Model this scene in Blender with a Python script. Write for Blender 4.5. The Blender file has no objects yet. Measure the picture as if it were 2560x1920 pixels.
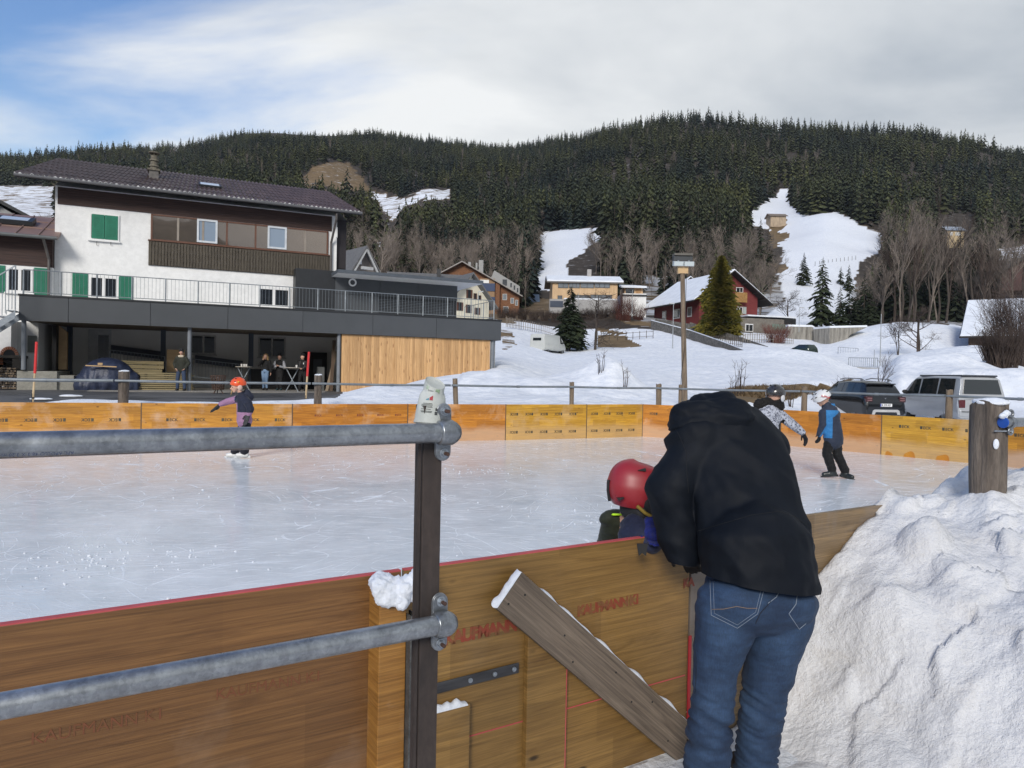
import bpy, bmesh, math, random
import numpy as np
from mathutils import Vector, Matrix, noise
R = math.radians
scene = bpy.context.scene
col = scene.collection
V = Vector
# ------------------------------------------------------------------ camera
FPX = 725.0
cam_d = bpy.data.cameras.new('camera'); cam = bpy.data.objects.new('camera', cam_d); col.objects.link(cam)
cam_d.sensor_width = 36; cam_d.lens = FPX / 1024 * 36; cam_d.clip_end = 6000; cam_d.clip_start = 0.05
CAM = V((0, 0, 1.6))
CAMR = Matrix.Rotation(R(90 - 0.75), 3, 'X') @ Matrix.Rotation(R(1.146), 3, 'Z')
cam.matrix_world = Matrix.Translation(CAM) @ CAMR.to_4x4()
scene.camera = cam
# ------------------------------------------------------------------ world and sun
SUN_EL, SUN_AZ = 28, 192      # azimuth from +Y clockwise
world = bpy.data.worlds.new('World'); scene.world = world; world.use_nodes = True
def build_world():
 nt = world.node_tree; N = nt.nodes; L = nt.links; N.clear()
 out = N.new('ShaderNodeOutputWorld')
 sky = N.new('ShaderNodeTexSky'); sky.sky_type = 'NISHITA'; sky.sun_disc = False
 sky.sun_elevation = R(SUN_EL); sky.sun_rotation = R(SUN_AZ); sky.air_density = 1.3; sky.ozone_density = 2.0
 b1 = N.new('ShaderNodeBackground'); b1.inputs[1].default_value = 0.15
 hs = N.new('ShaderNodeHueSaturation'); hs.inputs['Saturation'].default_value = 1.25; hs.inputs['Hue'].default_value = .515
 L.new(sky.outputs[0], hs.inputs['Color']); L.new(hs.outputs[0], b1.inputs[0])
 tc = N.new('ShaderNodeTexCoord')
 sep = N.new('ShaderNodeSeparateXYZ'); L.new(tc.outputs['Generated'], sep.inputs[0])
 def math_(op, a, b=None, c=None):
  m = N.new('ShaderNodeMath'); m.operation = op
  for i, x in enumerate((a, b, c)):
   if x is None: continue
   if isinstance(x, (int, float)): m.inputs[i].default_value = x
   else: L.new(x, m.inputs[i])
  return m.outputs[0]
 zz = math_('ADD', math_('MAXIMUM', sep.outputs[2], 0.0), 0.25)
 cx = math_('DIVIDE', sep.outputs[0], zz); cy = math_('DIVIDE', sep.outputs[1], zz)
 cmb = N.new('ShaderNodeCombineXYZ'); L.new(cx, cmb.inputs[0]); L.new(cy, cmb.inputs[1])
 def nz(scale, detail, rough, sx, sy, off, dist=0.0):
  mp = N.new('ShaderNodeMapping'); mp.inputs['Scale'].default_value = (sx, sy, 1); mp.inputs['Location'].default_value = (off, off * .7, 0)
  mp.inputs['Rotation'].default_value = (0, 0, R(20))
  L.new(cmb.outputs[0], mp.inputs[0])
  n = N.new('ShaderNodeTexNoise'); n.inputs['Scale'].default_value = scale; n.inputs['Detail'].default_value = detail
  n.inputs['Roughness'].default_value = rough; n.inputs['Distortion'].default_value = dist
  L.new(mp.outputs[0], n.inputs['Vector']); return n.outputs['Fac']
 n1 = nz(1.5, 8, .55, .7, 1.5, 3.3, .3); n2 = nz(1.0, 6, .55, .8, 1.3, 9.1, .3)
 cov = math_('MULTIPLY_ADD', sep.outputs[0], 2.5, 1.42)
 cov = math_('ADD', cov, math_('MULTIPLY', math_('SUBTRACT', n1, .5), 2.8))
 cov = math_('ADD', cov, math_('MULTIPLY', math_('SUBTRACT', 0.33, sep.outputs[2]), 2.2))
 mr = N.new('ShaderNodeMapRange'); mr.interpolation_type = 'SMOOTHSTEP'
 mr.inputs['From Min'].default_value = 0.0; mr.inputs['From Max'].default_value = 0.95
 L.new(cov, mr.inputs['Value'])
 ramp = N.new('ShaderNodeValToRGB'); e = ramp.color_ramp.elements
 e[0].position = .33; e[0].color = (.47, .52, .58, 1); e[1].position = .60; e[1].color = (.90, .92, .93, 1)
 L.new(math_('ADD', math_('MULTIPLY', sep.outputs[0], -.16), math_('ADD', n2, math_('MULTIPLY', math_('SUBTRACT', .30, sep.outputs[2]), .22))), ramp.inputs[0])
 b2 = N.new('ShaderNodeBackground'); b2.inputs[1].default_value = 0.93
 L.new(ramp.outputs[0], b2.inputs[0])
 mx = N.new('ShaderNodeMixShader'); L.new(mr.outputs[0], mx.inputs[0]); L.new(b1.outputs[0], mx.inputs[1]); L.new(b2.outputs[0], mx.inputs[2])
 L.new(mx.outputs[0], out.inputs[0])
build_world()
sd = bpy.data.lights.new('sun', 'SUN'); sd.energy = 2.5; sd.angle = R(16); sd.color = (1, .95, .88)
sun = bpy.data.objects.new('sun', sd); col.objects.link(sun)
_d = V((math.sin(R(SUN_AZ)) * math.cos(R(SUN_EL)), math.cos(R(SUN_AZ)) * math.cos(R(SUN_EL)), math.sin(R(SUN_EL))))
sun.rotation_euler = _d.to_track_quat('Z', 'Y').to_euler(); sun.location = (0, -20, 40)
scene.view_settings.view_transform = 'Standard'; scene.view_settings.look = 'None'
scene.view_settings.gamma = 1; scene.view_settings.exposure = 0.12
scene.cycles.max_bounces = 8; scene.cycles.diffuse_bounces = 4; scene.cycles.volume_bounces = 1
scene.cycles.transparent_max_bounces = 8
try: scene.cycles.use_denoising = True
except Exception: pass
# ------------------------------------------------------------------ measuring helpers: where a sight line meets a real surface
def ray(px, py):
 return (CAMR @ V(((px - 512) / FPX, -(py - 384) / FPX, -1)))
def A(px, py, D):                      # the point of the sight line at depth D
 r = ray(px, py); return CAM + r * (D / r.y)
def G(px, py, z=0.0):                  # the point of the sight line on a level plane
 r = ray(px, py); return CAM + r * ((z - CAM.z) / r.z)
def PL(px, py, p0, n):                 # ... on any plane
 r = ray(px, py); return CAM + r * ((p0 - CAM).dot(n) / r.dot(n))
def proj(p):
 q = CAMR.transposed() @ (V(p) - CAM); return (512 + FPX * q.x / -q.z, 384 - FPX * q.y / -q.z)
# ------------------------------------------------------------------ object helpers
def tag(o, label=None, cat=None, group=None, kind=None):
 if label: o['label'] = label
 if cat: o['category'] = cat
 if group: o['group'] = group
 if kind: o['kind'] = kind
 return o
def empty(name, loc=(0, 0, 0), rz=0, label=None, cat=None, group=None):
 o = bpy.data.objects.new(name, None); col.objects.link(o); o.location = loc; o.rotation_euler = (0, 0, rz)
 o.empty_display_size = .2
 return tag(o, label, cat, group)
def link(name, me, parent=None):
 o = bpy.data.objects.new(name, me); col.objects.link(o)
 if parent is not None: o.parent = parent
 return o
def copy_tree(o, parent=None):
 c = o.copy(); col.objects.link(c); c.parent = parent
 for ch in list(o.children): copy_tree(ch, c)
 return c
class MB:
 def __init__(s): s.v = []; s.f = []; s.m = []; s.mi = 0
 def add(s, vs, fs):
  b = len(s.v); s.v.extend([tuple(p) for p in vs])
  s.f.extend([tuple(i + b for i in f) for f in fs]); s.m.extend([s.mi] * len(fs)); return s
 def mat(s, i): s.mi = i; return s
 def box(s, x0, x1, y0, y1, z0, z1, M=None):
  vs = [V((x, y, z)) for z in (z0, z1) for y in (y0, y1) for x in (x0, x1)]
  if M is not None: vs = [M @ p for p in vs]
  return s.add(vs, [(0, 2, 3, 1), (4, 5, 7, 6), (0, 1, 5, 4), (2, 6, 7, 3), (0, 4, 6, 2), (1, 3, 7, 5)])
 def bar(s, a, b, w, h, up=(0, 0, 1)):          # rectangular bar from a to b
  a = V(a); b = V(b); d = (b - a).normalized(); u = V(up)
  sx = d.cross(u)
  if sx.length < 1e-4: sx = d.cross(V((1, 0, 0)))
  sx.normalize(); u = sx.cross(d)
  vs = [p + sx * (i * w / 2) + u * (j * h / 2) for p in (a, b) for j in (-1, 1) for i in (-1, 1)]
  return s.add(vs, [(0, 2, 3, 1), (4, 5, 7, 6), (0, 1, 5, 4), (2, 6, 7, 3), (0, 4, 6, 2), (1, 3, 7, 5)])
 def tube(s, pts, r, n=8, cap=True, flat=None):
  pts = [V(p) for p in pts]; m = len(pts)
  rs = r if isinstance(r, (list, tuple)) else [r] * m
  vs = []; prev = None
  for i, p in enumerate(pts):
   d = (pts[min(i + 1, m - 1)] - pts[max(i - 1, 0)])
   if d.length < 1e-9: d = V((0, 0, 1))
   d.normalize()
   if prev is None:
    a = d.cross(V((0, 0, 1)))
    if a.length < 1e-3: a = d.cross(V((0, 1, 0)))
   else:
    a = prev - d * prev.dot(d)
    if a.length < 1e-4: a = d.cross(V((0, 0, 1)))
   a.normalize(); prev = a; b = d.cross(a)
   for k in range(n):
    t = 2 * math.pi * k / n
    vs.append(p + a * (rs[i] * math.cos(t)) + b * (rs[i] * math.sin(t)))
  fs = [(i * n + k, i * n + (k + 1) % n, (i + 1) * n + (k + 1) % n, (i + 1) * n + k) for i in range(m - 1) for k in range(n)]
  if cap: fs += [tuple(range(n - 1, -1, -1)), tuple((m - 1) * n + k for k in range(n))]
  return s.add(vs, fs)
 def ell(s, c, r, n=12, m=8, M=None):
  c = V(c); r = (r, r, r) if isinstance(r, (int, float)) else r
  vs = [V((0, 0, r[2]))]
  for i in range(1, m):
   a = math.pi * i / m
   for k in range(n):
    t = 2 * math.pi * k / n
    vs.append(V((r[0] * math.sin(a) * math.cos(t), r[1] * math.sin(a) * math.sin(t), r[2] * math.cos(a))))
  vs.append(V((0, 0, -r[2])))
  if M is not None: vs = [M @ p for p in vs]
  vs = [p + c for p in vs]
  fs = [(0, 1 + k, 1 + (k + 1) % n) for k in range(n)]
  fs += [(1 + (i - 1) * n + k, 1 + i * n + k, 1 + i * n + (k + 1) % n, 1 + (i - 1) * n + (k + 1) % n) for i in range(1, m - 1) for k in range(n)]
  e = len(vs) - 1
  fs += [(e, 1 + (m - 2) * n + (k + 1) % n, 1 + (m - 2) * n + k) for k in range(n)]
  return s.add(vs, fs)
 def prism(s, poly, d):                          # planar polygon extruded by vector d
  poly = [V(p) for p in poly]; d = V(d); n = len(poly)
  vs = poly + [p + d for p in poly]
  fs = [tuple(range(n - 1, -1, -1)), tuple(range(n, 2 * n))] + [(i, (i + 1) % n, n + (i + 1) % n, n + i) for i in range(n)]
  return s.add(vs, fs)
 def rings(s, rg, cap=True, close=True):
  n = len(rg[0]); vs = [p for r_ in rg for p in r_]
  K = n if close else n - 1
  fs = [(i * n + k, i * n + (k + 1) % n, (i + 1) * n + (k + 1) % n, (i + 1) * n + k) for i in range(len(rg) - 1) for k in range(K)]
  if cap: fs += [tuple(range(n - 1, -1, -1)), tuple((len(rg) - 1) * n + k for k in range(n))]
  return s.add(vs, fs)
 def xf(s, M, start=0):
  s.v[start:] = [tuple(M @ V(p)) for p in s.v[start:]]; return s
 def build(s, name, mats, parent=None, smooth=None, bev=0, loc=None, origin=None):
  me = bpy.data.meshes.new(name)
  vs = s.v
  if origin is not None:
   o_ = V(origin); vs = [tuple(V(p) - o_) for p in vs]
  me.from_pydata(vs, [], s.f)
  if not isinstance(mats, (list, tuple)): mats = [mats]
  for m in mats: me.materials.append(m)
  if len(mats) > 1: me.polygons.foreach_set('material_index', s.m)
  bm = bmesh.new(); bm.from_mesh(me); bmesh.ops.recalc_face_normals(bm, faces=bm.faces); bm.to_mesh(me); bm.free()
  if smooth is not None:
   me.polygons.foreach_set('use_smooth', [True] * len(me.polygons))
   if smooth < 179: me.set_sharp_from_angle(angle=R(smooth))
  me.update()
  o = link(name, me, parent)
  if origin is not None: o.location = origin
  if loc is not None: o.location = loc
  if bev:
   b = o.modifiers.new('bevel', 'BEVEL'); b.width = bev; b.segments = 2; b.limit_method = 'ANGLE'
  return o
def frame_obj(o, P0, P1):      # put an object at P0 with its x axis towards P1
 d = V(P1) - V(P0); o.location = P0; o.rotation_euler = (0, 0, math.atan2(d.y, d.x)); return math.hypot(d.x, d.y)
def push(me, fn):              # displace a mesh along its normals, normals read before anything moves
 n = len(me.vertices); co = np.empty(n * 3); no = np.empty(n * 3); me.vertices.foreach_get('co', co); me.vertex_normals.foreach_get('vector', no)
 co = co.reshape(-1, 3); no = no.reshape(-1, 3); d = np.array([fn(V(c)) for c in co]); me.vertices.foreach_set('co', (co + no * d[:, None]).ravel()); me.update()
def text_obj(body, size, mat, parent, M, thick=.0008, name='lettering', bold=0.0, spacing=1.0, flip=False, align='LEFT'):
 cu = bpy.data.curves.new('tmp', 'FONT'); cu.body = body; cu.size = size; cu.extrude = thick; cu.offset = bold; cu.space_character = spacing
 cu.align_x = align; cu.resolution_u = 3
 to = bpy.data.objects.new('tmp', cu); col.objects.link(to)
 dg = bpy.context.evaluated_depsgraph_get()
 me = bpy.data.meshes.new_from_object(to.evaluated_get(dg))
 bpy.data.objects.remove(to); bpy.data.curves.remove(cu)
 me.name = name; me.materials.clear(); me.materials.append(mat)
 if flip: me.transform(Matrix.Scale(-1, 4, (1, 0, 0))); me.flip_normals()
 me.transform(M)
 return me if parent == 'mesh' else link(name, me, parent)
# ------------------------------------------------------------------ materials
def new_mat(name):
 m = bpy.data.materials.new(name); m.use_nodes = True
 return m, m.node_tree.nodes, m.node_tree.links, m.node_tree.nodes['Principled BSDF']
def rgb(c): return (c[0], c[1], c[2], 1)
def tex_coord(N, L, coord='Object', scale=(1, 1, 1), rot=(0, 0, 0)):
 tc = N.new('ShaderNodeTexCoord'); mp = N.new('ShaderNodeMapping')
 mp.inputs['Scale'].default_value = scale; mp.inputs['Rotation'].default_value = rot
 if coord == 'World':
  g = N.new('ShaderNodeNewGeometry'); L.new(g.outputs['Position'], mp.inputs[0])
 else:
  oi = N.new('ShaderNodeObjectInfo'); vm = N.new('ShaderNodeVectorMath'); vm.operation = 'ADD'
  mu = N.new('ShaderNodeMath'); mu.operation = 'MULTIPLY'; mu.inputs[1].default_value = 37.0
  L.new(oi.outputs['Random'], mu.inputs[0])
  L.new(tc.outputs[coord], vm.inputs[0]); L.new(mu.outputs[0], vm.inputs[1]); L.new(vm.outputs[0], mp.inputs[0])
 return mp.outputs[0]
def noise_n(N, L, vec, scale, detail=5, rough=.55, dist=0):
 n = N.new('ShaderNodeTexNoise'); n.inputs['Scale'].default_value = scale; n.inputs['Detail'].default_value = detail
 n.inputs['Roughness'].default_value = rough; n.inputs['Distortion'].default_value = dist
 L.new(vec, n.inputs['Vector']); return n.outputs['Fac']
def ramp_n(N, L, fac, stops, interp='LINEAR'):
 r_ = N.new('ShaderNodeValToRGB'); cr = r_.color_ramp; cr.interpolation = interp
 while len(cr.elements) < len(stops): cr.elements.new(.5)
 for e, (p, c) in zip(cr.elements, stops):
  e.position = p; e.color = rgb(c) if not isinstance(c, (int, float)) else (c, c, c, 1)
 L.new(fac, r_.inputs[0]); return r_.outputs[0]
def mix_n(N, L, fac, a, b, mode='MIX'):
 m = N.new('ShaderNodeMix'); m.data_type = 'RGBA'; m.blend_type = mode
 if isinstance(fac, (int, float)): m.inputs[0].default_value = fac
 else: L.new(fac, m.inputs[0])
 for i, x in ((6, a), (7, b)):
  if isinstance(x, (tuple, list)): m.inputs[i].default_value = rgb(x)
  else: L.new(x, m.inputs[i])
 return m.outputs[2]
def bump_n(N, L, h, strength, dist, bs, prev=None):
 b = N.new('ShaderNodeBump'); b.inputs['Strength'].default_value = strength; b.inputs['Distance'].default_value = dist
 L.new(h, b.inputs['Height'])
 if prev is not None: L.new(prev, b.inputs['Normal'])
 L.new(b.outputs[0], bs.inputs['Normal']); return b.outputs[0]
def M(name, a, b=None, rough=.8, scale=4, stretch=(1, 1, 1), bump=.0, bdist=.01, metal=0, coord='Object', spec=.5, detail=6, lo=.3, hi=.7, fine=0, coat=0, bscale=None):
 m, N, L, bs = new_mat(name)
 if b is None: b = tuple(x * .78 for x in a)
 vec = tex_coord(N, L, coord, stretch)
 n = noise_n(N, L, vec, scale, detail)
 c = ramp_n(N, L, n, [(lo, b), (hi, a)])
 if fine:
  n2 = noise_n(N, L, vec, scale * 9, 4, .7)
  c = mix_n(N, L, fine, c, ramp_n(N, L, n2, [(.35, .35), (.65, 1.25)]), 'MULTIPLY')
 L.new(c, bs.inputs['Base Color'])
 bs.inputs['Roughness'].default_value = rough; bs.inputs['Metallic'].default_value = metal
 bs.inputs['Specular IOR Level'].default_value = spec
 if coat: bs.inputs['Coat Weight'].default_value = coat; bs.inputs['Coat Roughness'].default_value = .05
 if bump:
  nb = noise_n(N, L, vec, bscale or scale * 4, 5, .6); bump_n(N, L, nb, bump, bdist, bs)
 return m
def glass_mat(name, tint=(.02, .025, .03), rough=.03, metal=.0, spec=1.0):
 m, N, L, bs = new_mat(name)
 bs.inputs['Base Color'].default_value = rgb(tint); bs.inputs['Roughness'].default_value = rough
 bs.inputs['Metallic'].default_value = metal; bs.inputs['Specular IOR Level'].default_value = spec
 vec = tex_coord(N, L, 'Object'); n = noise_n(N, L, vec, .8, 2); bump_n(N, L, n, .15, .02, bs)
 return m
def board_mat(name, c_lo, c_hi, wear=(.62, .50, .42), wear_amt=.5, grain=1.0, gloss=.35, low_wear=.0, patch_scale=1.6, planks=.16, knots=True):
 m, N, L, bs = new_mat(name)
 vec = tex_coord(N, L, 'Object')
 mp = N.new('ShaderNodeMapping'); mp.inputs['Scale'].default_value = (.5, 1, 8); L.new(vec, mp.inputs[0])
 g = noise_n(N, L, mp.outputs[0], 2.6, 9, .66, 2.2)
 c = ramp_n(N, L, g, [(.25, c_lo), (.72, c_hi)])
 mp2 = N.new('ShaderNodeMapping'); mp2.inputs['Scale'].default_value = (.35, 1, 60); L.new(vec, mp2.inputs[0])
 g2 = noise_n(N, L, mp2.outputs[0], 3, 6, .7, .6)
 c = mix_n(N, L, .55 * grain, c, ramp_n(N, L, g2, [(.38, .45), (.6, 1.12)]), 'MULTIPLY')
 sp = N.new('ShaderNodeSeparateXYZ'); tcx = N.new('ShaderNodeTexCoord'); L.new(tcx.outputs['Object'], sp.inputs[0])
 w = N.new('ShaderNodeMath'); w.operation = 'DIVIDE'; w.inputs[1].default_value = planks; L.new(sp.outputs[2], w.inputs[0])
 fl = N.new('ShaderNodeMath'); fl.operation = 'FLOOR'; L.new(w.outputs[0], fl.inputs[0])
 wn = N.new('ShaderNodeTexWhiteNoise'); wn.noise_dimensions = '1D'; L.new(fl.outputs[0], wn.inputs['W'])
 c = mix_n(N, L, .5, c, ramp_n(N, L, wn.outputs['Value'], [(0, .72), (1, 1.1)]), 'MULTIPLY')
 st_ = N.new('ShaderNodeMath'); st_.operation = 'MULTIPLY_ADD'; st_.inputs[1].default_value = 7.3; L.new(wn.outputs['Value'], st_.inputs[0]); L.new(sp.outputs[0], st_.inputs[2])
 s2 = N.new('ShaderNodeMath'); s2.operation = 'DIVIDE'; s2.inputs[1].default_value = .74; L.new(st_.outputs[0], s2.inputs[0]); s3 = N.new('ShaderNodeMath'); s3.operation = 'FLOOR'; L.new(s2.outputs[0], s3.inputs[0])
 cb = N.new('ShaderNodeCombineXYZ'); L.new(s3.outputs[0], cb.inputs[0]); L.new(fl.outputs[0], cb.inputs[1]); w2 = N.new('ShaderNodeTexWhiteNoise'); w2.noise_dimensions = '2D'; L.new(cb.outputs[0], w2.inputs['Vector'])
 c = mix_n(N, L, .8, c, ramp_n(N, L, w2.outputs['Value'], [(0, (.80, .76, .70)), (1, (1.14, 1.12, 1.05))]), 'MULTIPLY')
 if knots:
  mpk = N.new('ShaderNodeMapping'); mpk.inputs['Scale'].default_value = (2.2, 1, 5.5); L.new(vec, mpk.inputs[0])
  vo = N.new('ShaderNodeTexVoronoi'); vo.inputs['Scale'].default_value = 1.0; L.new(mpk.outputs[0], vo.inputs['Vector'])
  kf = ramp_n(N, L, vo.outputs['Distance'], [(.035, 1.0), (.075, 0.0)])
  c = mix_n(N, L, kf, c, tuple(x * .25 for x in c_lo))
 if wear_amt:
  w1 = noise_n(N, L, vec, patch_scale, 7, .62, .3)
  f = ramp_n(N, L, w1, [(.56 - .1 * wear_amt, 0.0), (.70 - .1 * wear_amt, wear_amt)])
  if low_wear:
   zr = N.new('ShaderNodeMapRange'); zr.inputs['From Min'].default_value = .55; zr.inputs['From Max'].default_value = .1
   wv = N.new('ShaderNodeMath'); wv.operation = 'MULTIPLY_ADD'; wv.inputs[1].default_value = .9; wv.inputs[2].default_value = -.42
   L.new(w1, wv.inputs[0])
   ad = N.new('ShaderNodeMath'); ad.operation = 'ADD'; L.new(sp.outputs[2], zr.inputs['Value']); L.new(zr.outputs[0], ad.inputs[0]); L.new(wv.outputs[0], ad.inputs[1])
   f2 = ramp_n(N, L, ad.outputs[0], [(.35, 0.0), (.75, low_wear)])
   mxx = N.new('ShaderNodeMath'); mxx.operation = 'MAXIMUM'; L.new(f, mxx.inputs[0]); L.new(f2, mxx.inputs[1]); f = mxx.outputs[0]
  c = mix_n(N, L, f, c, wear)
 L.new(c, bs.inputs['Base Color'])
 bs.inputs['Roughness'].default_value = gloss + .15
 bump_n(N, L, g2, .25, .004, bs)
 return m
def snow_mat(name, a=(.80, .83, .87), b=(.66, .69, .74), dirt=(.42, .37, .30), dirt_amt=.25, scale=1.0, bump=.5, coord='World'):
 m, N, L, bs = new_mat(name)
 vec = tex_coord(N, L, coord, (1, 1, 1))
 n = noise_n(N, L, vec, .8 * scale, 8, .6)
 c = ramp_n(N, L, n, [(.3, b), (.7, a)])
 nd = noise_n(N, L, vec, 1.7 * scale, 9, .68, .4)
 f = ramp_n(N, L, nd, [(.52, 0.0), (.78, dirt_amt)])
 c = mix_n(N, L, f, c, dirt)
 L.new(c, bs.inputs['Base Color'])
 bs.inputs['Roughness'].default_value = .65; bs.inputs['Specular IOR Level'].default_value = .25
 n1 = noise_n(N, L, vec, 9 * scale, 8, .65); n2 = noise_n(N, L, vec, 70 * scale, 4, .6)
 p = bump_n(N, L, n1, bump, .12 / scale, bs); bump_n(N, L, n2, bump * .6, .012, bs, p)
 return m
white_wall = M('white_plaster', (.80, .80, .79), (.66, .665, .66), rough=.9, scale=.45, bump=.35, bdist=.012, bscale=18, fine=.12, lo=.2, hi=.55)
white_paint = M('white_frame', (.80, .80, .79), (.72, .72, .71), rough=.45, scale=2)
dark_panel = M('anthracite_panel', (.066, .072, .080), (.054, .060, .067), rough=.55, scale=.8)
darker_panel = M('dark_trim', (.02, .022, .025), rough=.5)
green_paint = M('green_paint', (.010, .18, .105), (.008, .14, .08), rough=.5, scale=3)
brown_clad = M('dark_stained_cladding', (.060, .030, .022), (.022, .010, .009), rough=.7, scale=3, stretch=(.4, 1, 9), bump=.4)
metal_galv = M('galvanised_steel', (.42, .46, .50), (.27, .30, .34), rough=.42, scale=9, metal=.75, fine=.25)
metal_rail = M('rail_steel', (.25, .28, .30), (.16, .18, .20), rough=.5, scale=5, metal=.3)
rust_steel = M('rusted_steel', (.050, .036, .030), (.022, .017, .016), rough=.7, scale=7, stretch=(1, 1, .4), bump=.3, bdist=.002, fine=.4)
win_glass = glass_mat('window_glass', (.012, .016, .022))
sky_glass = glass_mat('loggia_glass', (.30, .25, .21), .03, .85)
larch = M('larch_cladding', (.66, .42, .20), (.50, .29, .12), rough=.65, scale=1.2, stretch=(9, 1, .6), bump=.3, bdist=.006, fine=.35)
concrete = M('concrete', (.34, .33, .29), (.22, .215, .19), rough=.9, scale=1.4, bump=.3, fine=.25)
stone = M('rubble_stone', (.17, .16, .145), (.055, .052, .048), rough=.95, scale=3.5, bump=.8, bdist=.05, fine=.4)
plywood = M('plywood', (.55, .38, .20), (.44, .29, .15), rough=.7, scale=2, stretch=(1, 1, 5))
old_wood = M('weathered_post_wood', (.20, .165, .135), (.055, .043, .036), rough=.9, scale=3, stretch=(6, 6, .7), bump=.9, bdist=.012, fine=.5)
old_wood2 = M('pale_post_wood', (.26, .20, .14), (.13, .095, .066), rough=.9, scale=4, stretch=(5, 5, .7), bump=.6, bdist=.01, fine=.4)
snow_clean = snow_mat('snow_clean', dirt_amt=.05, bump=.35)
snow_cap_mat = snow_mat('snow_cap', a=(.84, .87, .92), b=(.74, .78, .85), dirt_amt=.08, scale=6, bump=.5, coord='Object')
black_mat = M('matt_black', (.012, .012, .013), (.008, .008, .009), rough=.7)
rubber = M('tyre_rubber', (.018, .018, .019), rough=.85, bump=.2)
# ------------------------------------------------------------------ the rink outline
NEAR_S = .63; NEAR_Y = 2.9                                   # near boards: y = 2.9 + .63 x
FAR = [(-10.55, 13.6), (-7.54, 14.75), (-4.72, 15.6), (-2.40, 16.75), (-.14, 17.6), (1.93, 18.6), (3.53, 19.5), (6.6, 17.75), (8.15, 15.95), (9.65, 14.1), (10.4, 12.2), (10.0, 10.4), (8.2, 8.07)]
LEFT = [(-12.5, 12.4), (-15.2, 9.6), (-16.4, 6.2), (-16.2, 2.6), (-14.6, -1.2), (-11.5, -4.345)]
RINK = LEFT[::-1] + FAR
BOARD_H = .87
def far_hit(u):                                              # depth at which the line x = u*y leaves the rink
 best = 8.0
 P = RINK
 for i in range(len(P) - 1):
  (x0, y0), (x1, y1) = P[i], P[i + 1]
  a = x0 - u * y0; b = x1 - u * y1
  if (a <= 0 <= b or b <= 0 <= a) and a != b:
   t = a / (a - b); y = y0 + t * (y1 - y0)
   if y > best: best = y
 return best
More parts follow.
